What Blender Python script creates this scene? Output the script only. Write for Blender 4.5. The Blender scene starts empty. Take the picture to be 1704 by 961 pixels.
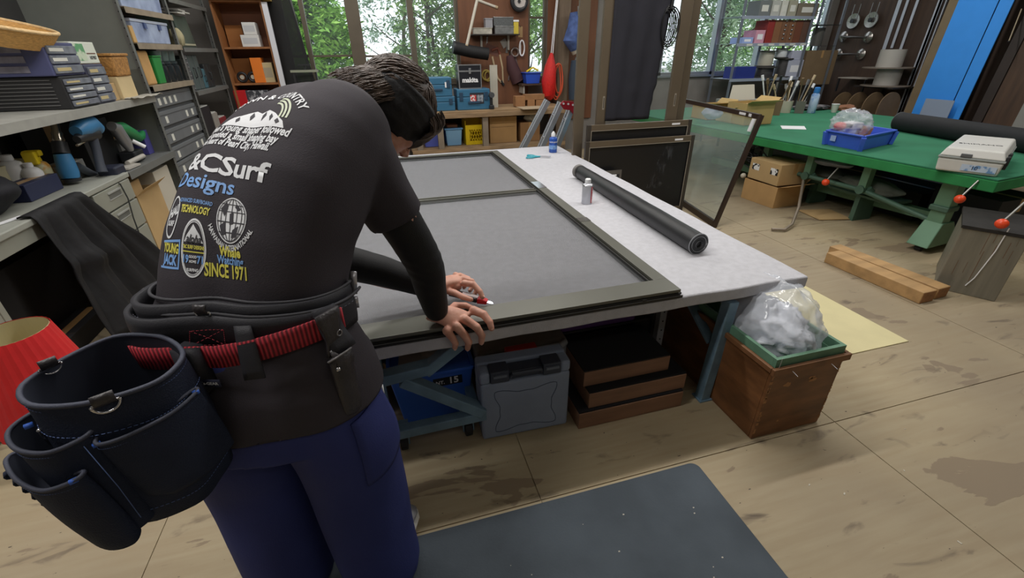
import bpy, bmesh, math, random
from math import sin, cos, pi, radians, tan, atan2, sqrt
from mathutils import Vector, Matrix, noise
from mathutils.bvhtree import BVHTree
random.seed(7)
C = bpy.context.scene.collection
SC = bpy.context.scene
V = Vector
# ------------------------------------------------------------------ camera
F_PX, PITCH, YAW, ROLL, EYE = 736.0, radians(28.2), radians(15.5), radians(0.8), 1.35
f0 = V((sin(YAW), cos(YAW), 0)); r0 = V((cos(YAW), -sin(YAW), 0)); u0 = V((0, 0, 1))
FW = f0*cos(PITCH) - u0*sin(PITCH); UPV = u0*cos(PITCH) + f0*sin(PITCH)
RT = r0*cos(ROLL) - UPV*sin(ROLL); UP = UPV*cos(ROLL) + r0*sin(ROLL)
EYEP = V((0, 0, EYE))
cam_d = bpy.data.cameras.new('camera'); cam = bpy.data.objects.new('camera', cam_d); C.objects.link(cam)
cam_d.sensor_width = 36.0; cam_d.lens = F_PX/1704*36.0; cam_d.clip_start = 0.02; cam_d.clip_end = 200
mw = Matrix((RT, UP, -FW)).transposed().to_4x4(); mw.translation = EYEP; cam.matrix_world = mw
SC.camera = cam
def ray(x, y): return FW + RT*((x-852.0)/F_PX) - UP*((y-480.5)/F_PX)
def P(x, y, z=None, X=None, Y=None, w=None):
    # measuring aid: where the sight line through a photograph point meets a world plane
    d = ray(x, y)
    if z is not None: t = (z-EYE)/d.z
    elif X is not None: t = X/d.x
    elif Y is not None: t = Y/d.y
    else: t = w
    return EYEP + d*t
# ------------------------------------------------------------------ view + world
SC.view_settings.view_transform = 'Standard'; SC.view_settings.look = 'None'
SC.view_settings.gamma = 1.0; SC.view_settings.use_curve_mapping = False
SC.view_settings.exposure = 0.0
wd = bpy.data.worlds.new('overcast_sky'); SC.world = wd; wd.use_nodes = True
bg = wd.node_tree.nodes['Background']; bg.inputs[0].default_value = (0.82, 0.91, 1.0, 1); bg.inputs[1].default_value = 2.1
def area(name, loc, sx, sy, power, col=(1, 1, 1), rot=(0, 0, 0)):
    l = bpy.data.lights.new(name, 'AREA'); l.shape = 'RECTANGLE'; l.size = sx; l.size_y = sy; l.energy = power; l.color = col
    o = bpy.data.objects.new(name, l); C.objects.link(o); o.location = loc; o.rotation_euler = rot
    return o
# fluorescent battens of the workshop and an added fill one, each run lies under its housing on the ceiling
CEIL = 3.3
TUBES = [(0.9, 2.3, 4.4, 84), (0.9, -1.4, 4.4, 10), (0.4, 5.0, 3.6, 62), (4.9, 1.2, 2.4, 34), (5.0, 4.4, 2.4, 46), (-1.45, 1.0, 1.5, 40)]  # last run is added fill for the worker's back and the desk
for i, (tx, ty, ln, pw) in enumerate(TUBES):
    area('fluorescent_light', (tx, ty, CEIL-0.14), ln, 0.12, pw, (1.0, 0.97, 0.93))

# ------------------------------------------------------------------ materials
def lin(c): return tuple(((v/255.0)/12.92 if v/255.0 <= 0.04045 else ((v/255.0+0.055)/1.055)**2.4) for v in c)
_mc = {}
def M(name, rgb, rough=0.6, metal=0.0, var=0.0, scale=8.0, bump=0.0, bscale=None, rgb2=None, stretch=None, spec=None, coat=0.0, trans=0.0, detail=6.0, lo=0.35, hi=0.65, alpha=None, ior=None):
    if name in _mc: return _mc[name]
    m = bpy.data.materials.new(name); m.use_nodes = True; nt = m.node_tree; b = nt.nodes['Principled BSDF']
    c = lin(rgb) + (1,)
    b.inputs['Base Color'].default_value = c; b.inputs['Roughness'].default_value = rough; b.inputs['Metallic'].default_value = metal
    if spec is not None: b.inputs['Specular IOR Level'].default_value = spec
    if coat: b.inputs['Coat Weight'].default_value = coat
    if trans: b.inputs['Transmission Weight'].default_value = trans
    if ior: b.inputs['IOR'].default_value = ior
    if alpha is not None: b.inputs['Alpha'].default_value = alpha
    if var or bump or rgb2:
        tc = nt.nodes.new('ShaderNodeTexCoord'); mp = nt.nodes.new('ShaderNodeMapping'); nt.links.new(tc.outputs['Object'], mp.inputs[0])
        if stretch: mp.inputs['Scale'].default_value = stretch
        n = nt.nodes.new('ShaderNodeTexNoise'); n.inputs['Scale'].default_value = scale; n.inputs['Detail'].default_value = detail
        nt.links.new(mp.outputs[0], n.inputs['Vector'])
        if var or rgb2:
            cr = nt.nodes.new('ShaderNodeValToRGB'); cr.color_ramp.elements[0].position = lo; cr.color_ramp.elements[1].position = hi
            c2 = (lin(rgb2)+(1,)) if rgb2 else tuple(min(1, v*(1+var)) for v in c[:3])+(1,)
            c1 = c if rgb2 else tuple(v*(1-var) for v in c[:3])+(1,)
            cr.color_ramp.elements[0].color = c1; cr.color_ramp.elements[1].color = c2
            nt.links.new(n.outputs['Fac'], cr.inputs[0]); nt.links.new(cr.outputs[0], b.inputs['Base Color'])
        if bump:
            n2 = n
            if bscale:
                n2 = nt.nodes.new('ShaderNodeTexNoise'); n2.inputs['Scale'].default_value = bscale; n2.inputs['Detail'].default_value = 4
                nt.links.new(mp.outputs[0], n2.inputs['Vector'])
            bp = nt.nodes.new('ShaderNodeBump'); bp.inputs['Strength'].default_value = bump; bp.inputs['Distance'].default_value = 0.01
            nt.links.new(n2.outputs['Fac'], bp.inputs['Height']); nt.links.new(bp.outputs[0], b.inputs['Normal'])
    _mc[name] = m
    return m
def net_material(name, rgb, density, rough=0.5):
    # fine woven insect net: threads cover `density` of the area
    if name in _mc: return _mc[name]
    m = bpy.data.materials.new(name); m.use_nodes = True; nt = m.node_tree; b = nt.nodes['Principled BSDF']
    b.inputs['Base Color'].default_value = lin(rgb)+(1,); b.inputs['Roughness'].default_value = rough
    t = nt.nodes.new('ShaderNodeBsdfTransparent'); mx = nt.nodes.new('ShaderNodeMixShader'); mx.inputs[0].default_value = density
    out = nt.nodes['Material Output']
    nt.links.new(t.outputs[0], mx.inputs[1]); nt.links.new(b.outputs[0], mx.inputs[2]); nt.links.new(mx.outputs[0], out.inputs[0])
    _mc[name] = m; return m
def clear_material(name, rgb, rough=0.1, mixv=0.25, spec=0.8, bump=0.0):
    # thin clear sheet: mostly see-through with a glossy surface
    if name in _mc: return _mc[name]
    m = bpy.data.materials.new(name); m.use_nodes = True; nt = m.node_tree; b = nt.nodes['Principled BSDF']
    b.inputs['Base Color'].default_value = lin(rgb)+(1,); b.inputs['Roughness'].default_value = rough; b.inputs['Specular IOR Level'].default_value = spec
    t = nt.nodes.new('ShaderNodeBsdfTransparent'); mx = nt.nodes.new('ShaderNodeMixShader'); mx.inputs[0].default_value = mixv
    if bump:
        n = nt.nodes.new('ShaderNodeTexNoise'); n.inputs['Scale'].default_value = 14; bp = nt.nodes.new('ShaderNodeBump'); bp.inputs['Strength'].default_value = bump; bp.inputs['Distance'].default_value = .02
        tc = nt.nodes.new('ShaderNodeTexCoord'); nt.links.new(tc.outputs['Object'], n.inputs['Vector'])
        nt.links.new(n.outputs['Fac'], bp.inputs['Height']); nt.links.new(bp.outputs[0], b.inputs['Normal'])
    out = nt.nodes['Material Output']
    nt.links.new(t.outputs[0], mx.inputs[1]); nt.links.new(b.outputs[0], mx.inputs[2]); nt.links.new(mx.outputs[0], out.inputs[0])
    _mc[name] = m; return m
# ------------------------------------------------------------------ mesh builder
class MB:
    def __init__(s): s.v = []; s.f = []
    def add(s, vs, fs, mat=None):
        o = len(s.v)
        for p in vs: s.v.append((mat @ V(p)) if mat else V(p))
        for f in fs: s.f.append(tuple(i+o for i in f))
        return s
    def box(s, x0, x1, y0, y1, z0, z1, mat=None):
        vs = [(x0,y0,z0),(x1,y0,z0),(x1,y1,z0),(x0,y1,z0),(x0,y0,z1),(x1,y0,z1),(x1,y1,z1),(x0,y1,z1)]
        return s.add(vs, [(0,3,2,1),(4,5,6,7),(0,1,5,4),(1,2,6,5),(2,3,7,6),(3,0,4,7)], mat)
    def hexa(s, b4, t4):
        return s.add(list(b4)+list(t4), [(0,3,2,1),(4,5,6,7),(0,1,5,4),(1,2,6,5),(2,3,7,6),(3,0,4,7)])
    def bar(s, a, b, w, h, up=(0, 0, 1)):
        a = V(a); b = V(b); d = (b-a).normalized(); u = V(up)
        r = d.cross(u)
        if r.length < 1e-4: r = d.cross(V((1, 0, 0)))
        r.normalize(); u = r.cross(d).normalized(); r *= w/2; u *= h/2
        return s.hexa([a-r-u, a+r-u, b+r-u, b-r-u], [a-r+u, a+r+u, b+r+u, b-r+u])
    def tube(s, pts, r, n=10, caps=True, closed=False):
        pts = [V(p) for p in pts]; N = len(pts); rs = r if isinstance(r, (list, tuple)) else [r]*N
        o = len(s.v); prev = None
        for i, p in enumerate(pts):
            if closed: t = pts[(i+1) % N]-pts[i-1]
            else: t = pts[min(i+1, N-1)]-pts[max(i-1, 0)]
            t.normalize()
            if prev is None:
                a = t.cross(V((0, 0, 1)))
                if a.length < 1e-3: a = t.cross(V((1, 0, 0)))
            else: a = prev - t*prev.dot(t)
            a.normalize(); prev = a; b = t.cross(a)
            for k in range(n):
                q = 2*pi*k/n; s.v.append(p + (a*cos(q)+b*sin(q))*rs[i])
        for i in range(N if closed else N-1):
            j = (i+1) % N
            for k in range(n):
                l = (k+1) % n; s.f.append((o+i*n+k, o+i*n+l, o+j*n+l, o+j*n+k))
        if caps and not closed:
            s.f.append(tuple(o+k for k in reversed(range(n)))); s.f.append(tuple(o+(N-1)*n+k for k in range(n)))
        return s
    def cyl(s, a, b, r, r2=None, n=20): return s.tube([a, b], [r, r if r2 is None else r2], n)
    def lathe(s, prof, c=(0, 0, 0), n=28, mat=None, caps=True):
        o = len(s.v); c = V(c)
        for (r, z) in prof:
            for k in range(n):
                q = 2*pi*k/n; p = V((r*cos(q), r*sin(q), z)) + c
                s.v.append(mat @ p if mat else p)
        for i in range(len(prof)-1):
            for k in range(n):
                l = (k+1) % n; s.f.append((o+i*n+k, o+i*n+l, o+(i+1)*n+l, o+(i+1)*n+k))
        if caps:
            s.f.append(tuple(o+k for k in reversed(range(n)))); s.f.append(tuple(o+(len(prof)-1)*n+k for k in range(n)))
        return s
    def prism(s, pts, z0, z1, mat=None):
        n = len(pts); vs = [(p[0], p[1], z0) for p in pts]+[(p[0], p[1], z1) for p in pts]
        fs = [tuple(reversed(range(n))), tuple(range(n, 2*n))]+[(i, (i+1) % n, n+(i+1) % n, n+i) for i in range(n)]
        return s.add(vs, fs, mat)
    def ell(s, c, rx, ry, rz, n=16, m=10, mat=None):
        vs = [(c[0], c[1], c[2]-rz)]
        for i in range(1, m):
            t = -pi/2+pi*i/m
            for k in range(n):
                q = 2*pi*k/n; vs.append((c[0]+rx*cos(t)*cos(q), c[1]+ry*cos(t)*sin(q), c[2]+rz*sin(t)))
        vs.append((c[0], c[1], c[2]+rz)); fs = []
        for k in range(n): fs.append((0, 1+(k+1) % n, 1+k))
        for i in range(m-2):
            for k in range(n):
                l = (k+1) % n; fs.append((1+i*n+k, 1+i*n+l, 1+(i+1)*n+l, 1+(i+1)*n+k))
        e = len(vs)-1; b = 1+(m-2)*n
        for k in range(n): fs.append((b+k, b+(k+1) % n, e))
        return s.add(vs, fs, mat)
    def loft(s, rings, caps=True, closed_ring=True):
        o = len(s.v); n = len(rings[0])
        for r in rings:
            for p in r: s.v.append(V(p))
        for i in range(len(rings)-1):
            for k in range(n if closed_ring else n-1):
                l = (k+1) % n; s.f.append((o+i*n+k, o+i*n+l, o+(i+1)*n+l, o+(i+1)*n+k))
        if caps and closed_ring:
            s.f.append(tuple(o+k for k in reversed(range(n)))); s.f.append(tuple(o+(len(rings)-1)*n+k for k in range(n)))
        return s
    def mesh(s, name, recalc=True):
        me = bpy.data.meshes.new(name); me.from_pydata([tuple(v) for v in s.v], [], s.f); me.validate(); me.update()
        if recalc:
            bm = bmesh.new(); bm.from_mesh(me); bmesh.ops.recalc_face_normals(bm, faces=bm.faces); bm.to_mesh(me); bm.free()
        return me
def obj(name, mb, mat, parent=None, bevel=0.0, smooth=False, segs=2, autosmooth=True):
    me = mb.mesh(name) if isinstance(mb, MB) else mb
    o = bpy.data.objects.new(name, me); C.objects.link(o)
    if mat: me.materials.clear(); me.materials.append(mat)
    if smooth:
        for p in me.polygons: p.use_smooth = True
        if autosmooth:
            bm = bmesh.new(); bm.from_mesh(me)
            for e in bm.edges:
                if len(e.link_faces) == 2 and e.calc_face_angle(0) > radians(38): e.smooth = False
            bm.to_mesh(me); bm.free()
    if bevel:
        b = o.modifiers.new('bevel', 'BEVEL'); b.width = bevel; b.segments = segs; b.limit_method = 'ANGLE'; b.angle_limit = radians(40)
    if parent: o.parent = parent
    return o
def thing(name, label, cat, loc=(0, 0, 0), rotz=0, group=None, rot=None):
    o = bpy.data.objects.new(name, None); C.objects.link(o); o.location = loc; o.rotation_euler = rot if rot else (0, 0, rotz)
    o.empty_display_size = 0.05; o['label'] = label; o['category'] = cat
    if group: o['group'] = group
    return o
def tag(o, label, cat, group=None, kind=None):
    o['label'] = label; o['category'] = cat
    if group: o['group'] = group
    if kind: o['kind'] = kind
    return o
def struct(name, mb, mat, **k):
    o = obj(name, mb, mat, **k); o['kind'] = 'structure'; return o
def place(o, loc, rotz=0): o.location = loc; o.rotation_euler = (0, 0, rotz); return o
def copy_tree(o, loc=None, rotz=None, label=None, parent=None):
    c = o.copy(); C.objects.link(c); c.parent = parent
    if loc is not None: c.location = loc
    if rotz is not None: c.rotation_euler = (0, 0, rotz)
    if label: c['label'] = label
    for ch in [x for x in C.objects if x.parent == o]: copy_tree(ch, parent=c)
    return c
def text_mesh(body, size=1.0, bold=0.0, align='CENTER', depth=0.0, res=3, shear=0.0, spacing=1.0):
    cu = bpy.data.curves.new('t', 'FONT'); cu.body = body; cu.size = size; cu.align_x = align; cu.align_y = 'CENTER'
    cu.offset = bold; cu.extrude = depth; cu.resolution_u = res; cu.shear = shear; cu.space_character = spacing
    o = bpy.data.objects.new('t', cu); C.objects.link(o); dg = bpy.context.evaluated_depsgraph_get(); dg.update()
    me = bpy.data.meshes.new_from_object(o.evaluated_get(dg)); bpy.data.objects.remove(o); bpy.data.curves.remove(cu)
    return me
def lettering(name, body, size, mat, parent, mtx, bold=0.0, depth=0.0006, **k):
    me = text_mesh(body, size, bold, depth=depth, **k); me.transform(mtx); me.materials.clear(); me.materials.append(mat)
    o = bpy.data.objects.new(name, me); C.objects.link(o); o.parent = parent; return o
def face_m(x, y, z, sx=1.0):   # lettering on a front face (looking towards +y)
    return Matrix.Translation((x, y, z)) @ Matrix.Rotation(pi/2, 4, 'X') @ Matrix.Diagonal((sx, 1, 1, 1))
def top_m(x, y, z, a=0, sx=1.0):
    return Matrix.Translation((x, y, z)) @ Matrix.Rotation(a, 4, 'Z') @ Matrix.Diagonal((sx, 1, 1, 1))
# ================================================================== THE ROOM
RX0, RX1, RY0, RY1 = -2.45, 7.3, -2.6, 6.6
def floor_material():
    m = bpy.data.materials.new('worn_plywood_floor'); m.use_nodes = True; nt = m.node_tree; L = nt.links; b = nt.nodes['Principled BSDF']
    tc = nt.nodes.new('ShaderNodeTexCoord')
    def N(t): return nt.nodes.new(t)
    def noise_(scale, st=(1, 1, 1), det=6, dist=0.0, off=(0, 0, 0)):
        mp = N('ShaderNodeMapping'); mp.inputs['Scale'].default_value = st; mp.inputs['Location'].default_value = off; L.new(tc.outputs['Object'], mp.inputs[0])
        n = N('ShaderNodeTexNoise'); n.inputs['Scale'].default_value = scale; n.inputs['Detail'].default_value = det; n.inputs['Distortion'].default_value = dist
        L.new(mp.outputs[0], n.inputs['Vector']); return n.outputs['Fac']
    def ramp(src, p0, p1, c0, c1):
        r = N('ShaderNodeValToRGB'); r.color_ramp.elements[0].position = p0; r.color_ramp.elements[1].position = p1
        r.color_ramp.elements[0].color = c0; r.color_ramp.elements[1].color = c1; L.new(src, r.inputs[0]); return r.outputs[0]
    def mix(fac, a, bcol):
        x = N('ShaderNodeMix'); x.data_type = 'RGBA'; L.new(fac, x.inputs[0])
        for i, v in ((6, a), (7, bcol)):
            if isinstance(v, tuple): x.inputs[i].default_value = v
            else: L.new(v, x.inputs[i])
        return x.outputs[2]
    base = ramp(noise_(1.1, (1, 1, 1), 5, 0.6), 0.3, 0.7, lin((164, 150, 122))+(1,), lin((186, 172, 142))+(1,))
    grain = ramp(noise_(9, (0.35, 4.0, 1), 8, 0.3), 0.35, 0.62, (0, 0, 0, 1), (1, 1, 1, 1))
    col = mix(grain, base, mix(noise_(3, (1, 1, 1)), lin((160, 142, 112))+(1,), base))
    # peeled veneer patches with hard ragged edges
    peel = ramp(noise_(1.7, (1.0, 2.6, 1), 9, 0.5, (3.1, 0.4, 0)), 0.625, 0.633, (0, 0, 0, 1), (1, 1, 1, 1))
    col = mix(peel, col, lin((142, 126, 103))+(1,))
    dirt = ramp(noise_(6.5, (0.7, 2.2, 1), 9, 0.8, (9.1, 2.4, 0)), 0.62, 0.75, (0, 0, 0, 1), (1, 1, 1, 1))
    col = mix(dirt, col, lin((96, 84, 70))+(1,))
    speck = ramp(noise_(38, (1, 1.6, 1), 2, 0, (5, 1, 0)), 0.735, 0.76, (0, 0, 0, 1), (1, 1, 1, 1))
    col = mix(speck, col, lin((70, 60, 52))+(1,))
    # farther away the boards are greyer with walked-in dirt
    grey = ramp(noise_(0.55, (1, 1, 1), 3, 0, (1.4, 7.7, 0)), 0.42, 0.62, (0, 0, 0, 1), (0.55, 0.55, 0.55, 1))
    col = mix(grey, col, lin((128, 116, 102))+(1,))
    L.new(col, b.inputs['Base Color']); b.inputs['Roughness'].default_value = 0.62; b.inputs['Specular IOR Level'].default_value = 0.3
    bp = N('ShaderNodeBump'); bp.inputs['Strength'].default_value = 0.25; bp.inputs['Distance'].default_value = 0.004; L.new(peel, bp.inputs['Height']); L.new(bp.outputs[0], b.inputs['Normal'])
    return m
# plywood sheets laid with fine dark joints
g = MB(); JX = [RX0, -0.86, 0.35, 1.62, 2.9, 4.2, 5.5, 6.8, RX1]; JY = [RY0, -0.9, 0.93, 2.80, 4.6, RY1]
g.box(RX0, RX1, RY0, RY1, -0.05, -0.004)
for i in range(len(JX)-1):
    for j in range(len(JY)-1):
        g.box(JX[i]+0.002, JX[i+1]-0.002, JY[j]+0.002, JY[j+1]-0.002, -0.004, 0.0)
struct('floor', g, floor_material())
wallm = M('painted_wall', (150, 146, 138), 0.8, var=0.08, scale=3)
struct('wall_left', MB().box(RX0-0.1, RX0, RY0, RY1, 0, CEIL), M('wall_left_grey', (120, 118, 112), 0.85, var=0.1, scale=2))
struct('wall_front', MB().box(RX0-0.1, RX1+0.1, RY0-0.1, RY0, 0, CEIL), wallm)
darkwood = M('dark_brown_plywood', (78, 54, 40), 0.6, var=0.18, scale=3, stretch=(6, 6, 0.6), bump=0.05)
struct('wall_right', MB().box(RX1, RX1+0.1, RY0, RY1, 0, CEIL), M('wall_right_brown', (66, 50, 40), 0.7, var=0.2, scale=3, stretch=(6, 6, 0.5)))
struct('ceiling', MB().box(RX0-0.1, RX1+0.1, RY0-0.1, RY1+0.1, CEIL, CEIL+0.1), M('ceiling_board', (196, 192, 184), 0.8, var=0.05))
for i, (tx, ty, ln, pw) in enumerate(TUBES):
    t = thing('fluorescent_batten', ['white ceiling batten light over the screen table', 'white ceiling batten light behind the worker near the front wall', 'white ceiling batten light nearest the rear windows on the left', 'white ceiling batten light over the near end of the green table', 'white ceiling batten light over the far end of the green table', 'short white batten added left of the worker as fill light'][i], 'light', (tx, ty, CEIL-0.001))
    obj('housing', MB().box(-ln/2, ln/2, -0.06, 0.06, -0.06, 0), M('lamp_white', (230, 230, 228), 0.4), t, bevel=0.004)
# back wall: low wall under the windows, plywood panels between them, header
low = M('low_wall_grey', (128, 124, 120), 0.8, var=0.08, scale=4)
SILL = 1.0; HEAD = 2.75; WT = 0.12
xA, xB, xC, xD = -0.95, 1.16, 2.10, 2.38     # window 1 | ply panel | window 2 | ply and post
xE, xF = 3.25, 7.16                              # window 3
g = MB(); g.box(RX0-0.1, RX1+0.1, RY1, RY1+WT, 0, SILL); g.box(RX0-0.1, RX1+0.1, RY1, RY1+WT, HEAD, CEIL)
g.box(RX0-0.1, xA, RY1, RY1+WT, SILL, HEAD); g.box(xB, xC, RY1, RY1+WT, SILL, HEAD); g.box(xD, xE, RY1, RY1+WT, SILL, HEAD); g.box(xF, RX1+0.1, RY1, RY1+WT, SILL, HEAD)
struct('wall_back', g, low)
redply = M('reddish_plywood', (112, 72, 48), 0.6, var=0.16, scale=2.5, stretch=(5, 5, 0.6))
struct('trim_1', MB().box(xB, xC+0.0, RY1-0.03, RY1-0.001, 0.55, HEAD), redply)
struct('trim_2', MB().box(xD, 3.1, RY1-0.03, RY1-0.001, 0.45, HEAD), redply)
struct('trim_3', MB().box(2.46, 2.62, 6.36, 6.50, 0, CEIL-0.001), M('weathered_post', (112, 96, 80), 0.75, var=0.15, scale=4, stretch=(8, 8, 1)), bevel=0.006)
alu = M('bronze_aluminium', (104, 96, 84), 0.45, 0.5, var=0.05)
alul = M('silver_aluminium', (176, 182, 190), 0.35, 0.7)
glassm = clear_material('window_glass', (200, 215, 220), 0.02, 0.06, 0.9)
def window(n, x0, x1, muls, rails, fm):
    g = MB(); y0, y1 = RY1+0.02, RY1+0.09
    g.box(x0, x0+0.04, y0, y1, SILL, HEAD); g.box(x1-0.04, x1, y0, y1, SILL, HEAD); g.box(x0, x1, y0-0.03, y1, SILL, SILL+0.04); g.box(x0, x1, y0, y1, HEAD-0.04, HEAD)
    for mx, wd_ in muls: g.box(mx-wd_/2, mx+wd_/2, y0-0.03, y1, SILL, HEAD)
    for rz, a, b in rails: g.box(a, b, y0+0.01, y1-0.01, rz-0.012, rz+0.012)
    w = struct('window_%d' % n, g, fm)
    p = obj('pane', MB().box(x0+0.02, x1-0.02, RY1+0.05, RY1+0.054, SILL+0.02, HEAD-0.02), glassm, w)
    s = obj('window_sill', MB().box(x0-0.02, x1+0.02, RY1-0.04, RY1+0.02, SILL-0.03, SILL), fm, w)
window(1, xA, xB, [(-0.70, 0.05), (-0.13, 0.16), (0.56, 0.07)], [(1.33, xA, -0.15), (1.32, -0.1, 0.54)], alu)
window(2, xC, xD, [], [(1.75, xC, xD)], alu)
window(3, xE, xF, [(4.2, 0.05), (5.12, 0.05), (5.95, 0.05)], [], alul)
# ---------------------------------------------------------------- outdoors
grd = struct('ground', MB().box(-30, 40, RY1+WT+0.02, 45, -0.4, -0.3), M('outdoor_gravel', (150, 150, 140), 0.9, var=0.15, scale=3))
barkm = M('tree_bark', (92, 80, 66), 0.9, var=0.2, scale=12, bump=0.3)
def leafm(name, a, b):
    m = M(name, a, 0.55, rgb2=b, scale=3.0, var=0.1)
    bs = m.node_tree.nodes['Principled BSDF']
    bs.inputs['Subsurface Weight'].default_value = 0.0
    return m
def tree(label, x, y, h, rad, z0, n, ls, mat, trunks, seed, cone=False, group=None, name='tree'):
    rn = random.Random(seed); t = thing(name, label, 'tree', (x, y, -0.3), 0, group)
    tb = MB()
    for (dx, dy, lean, r) in trunks:
        pts = [(dx+lean*k/6*1.0+0.05*rn.uniform(-1, 1), dy, h*0.9*k/6) for k in range(7)]
        tb.tube(pts, [r*(1-0.11*k) for k in range(7)], 8)
        for q in range(9):
            k = rn.uniform(0.25, 0.85); zz = h*0.9*k; a = rn.uniform(0, 2*pi); l = rad*rn.uniform(0.4, 0.9)
            tb.tube([(dx+lean*k, dy, zz), (dx+lean*k+cos(a)*l*0.5, dy+sin(a)*l*0.5, zz+0.25*l), (dx+lean*k+cos(a)*l, dy+sin(a)*l, zz+0.6*l)], [r*0.35, r*0.22, r*0.08], 6)
    obj('trunk', tb, barkm, t, smooth=True)
    fb = MB(); cl = []
    for k in range(max(8, n//60)):
        zz = rn.uniform(z0, h)
        rr = rad*((1-(zz-z0)/(h-z0)*0.75) if cone else (0.55+0.45*sin(pi*(zz-z0)/(h-z0))))
        a = rn.uniform(0, 2*pi); q = sqrt(rn.random())
        cl.append((cos(a)*rr*q, sin(a)*rr*q*0.8, zz, rad*rn.uniform(0.13, 0.28)))
    for k in range(n):
        cx, cy, cz, cr = cl[rn.randrange(len(cl))]
        p = V((cx+rn.gauss(0, cr*0.6), cy+rn.gauss(0, cr*0.6), cz+rn.gauss(0, cr*0.45)))
        a = rn.uniform(0, 2*pi); e = rn.uniform(-0.9, 0.5); d = V((cos(a)*cos(e), sin(a)*cos(e), sin(e))); s_ = d.cross(V((rn.uniform(-1, 1), rn.uniform(-1, 1), 1))).normalized()
        L = ls*rn.uniform(0.7, 1.4); wl = L*0.38
        fb.v += [p-d*L*0.5, p+s_*wl*0.5, p+d*L*0.5+V((0, 0, -L*0.08)), p-s_*wl*0.5]
        o = len(fb.v)-4; fb.f.append((o, o+1, o+2, o+3))
    me = bpy.data.meshes.new('foliage'); me.from_pydata([tuple(v) for v in fb.v], [], fb.f); me.update()
    f = obj('foliage', me, mat, t); return t
GT = 'trees outside the rear windows'
lf1 = leafm('conifer_green', (118, 176, 66), (176, 220, 100)); lf2 = leafm('bamboo_green', (96, 138, 74), (164, 194, 112))
lf3 = leafm('grey_green', (122, 148, 120), (180, 200, 172)); lf4 = leafm('bright_green', (128, 172, 90), (182, 214, 130)); lf5 = leafm('dark_green', (58, 84, 56), (100, 130, 84))
tree('bright green bushy conifer filling the left rear window', -0.95, 9.2, 3.7, 1.05, 0.1, 22000, 0.12, lf1, [(0, 0, 0, 0.1)], 1, True, GT)
tree('sparse grey-green tree with sky behind it, middle pane of the left window', 0.75, 12.0, 4.4, 1.35, 0.4, 5200, 0.11, lf3, [(0, 0, 0.2, 0.06), (0.4, 0.2, -0.1, 0.05)], 2, False, GT)
tree('multi-stemmed leafy tree outside the pane left of the tool panel', 1.35, 8.9, 3.8, 0.95, 0.1, 11000, 0.10, lf2, [(-0.4, 0, 0.1, 0.05), (-0.1, 0.1, -0.2, 0.045), (0.2, 0, 0.25, 0.05), (0.45, .1, 0, 0.04)], 3, False, GT)
tree('light green tree seen in the narrow window beside the red cable', 3.05, 9.6, 2.6, 0.8, 0.0, 6500, 0.10, lf4, [(0, 0, 0.1, 0.06)], 4, False, GT)
tree('grey-green tree outside behind the tall bronze door panels', 5.0, 10.6, 4.2, 1.0, 0.2, 7500, 0.10, lf3, [(0, 0, 0.1, 0.07)], 5, False, GT)
tree('pale fir with drooping branches outside the right rear window', 7.1, 9.0, 4.4, 1.35, 0.2, 15000, 0.11, leafm('fir_green', (120, 156, 112), (186, 208, 168)), [(0, 0, 0.1, 0.09)], 6, True, GT)
tree('bushy green tree outside behind the steel rack', 9.6, 10.4, 4.0, 1.2, 0.2, 8000, 0.11, lf4, [(0, 0, 0.1, 0.07)], 8, False, GT)
tree('tall dark leafy tree farthest right outside the window', 12.4, 12.5, 5.0, 1.4, 0.4, 5000, 0.13, lf5, [(0, 0, 0.1, 0.09)], 9, False, GT)
# neighbouring house and van far outside the left pane
h = thing('house', 'pale neighbouring house with siding outside the left window', 'house', (-3.4, 15.0, -0.3))
g = MB().box(-1.6, 1.6, 0, 3, 0, 4.2)
obj('wall', g, M('house_siding', (188, 196, 206), 0.7), h)
g = MB()
for k in range(14): g.box(-1.6, 1.6, -0.03, 0, 0.3*k+0.02, 0.3*k+0.06)
obj('siding', g, M('siding_shadow_gap', (150, 158, 170), 0.7), h)
obj('window', MB().box(0.5, 1.3, -0.05, 0.02, 1.4, 2.3), M('house_window_dark', (60, 70, 80), 0.2), h)
obj('roof', MB().hexa([(-1.9, -0.5, 4.1), (1.9, -0.5, 4.1), (1.9, 3.3, 4.1), (-1.9, 3.3, 4.1)], [(-1.7, 1.0, 5.4), (1.7, 1.0, 5.4), (1.7, 1.8, 5.4), (-1.7, 1.8, 5.4)]), M('house_roof', (90, 92, 98), 0.8), h)
# ================================================================== SCREEN TABLE AND WHAT LIES ON IT
TZ = 0.555
TX0, TX1, TY0, TY1 = -0.42, 1.545, 1.185, 4.10
felt = M('grey_felt', (188, 188, 194), 0.95, var=0.05, scale=34, bump=0.25, bscale=220)
felte = M('grey_felt_edge', (176, 176, 186), 0.95, var=0.14, scale=26, bump=0.4, bscale=120)
steelb = M('blue_grey_painted_steel', (112, 140, 160), 0.5, 0.2, var=0.18, scale=14, bump=0.1)
t = thing('work_table', 'long low screen-making table covered with light grey felt on blue-grey steel trestles', 'table', (0, 0, 0))
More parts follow.
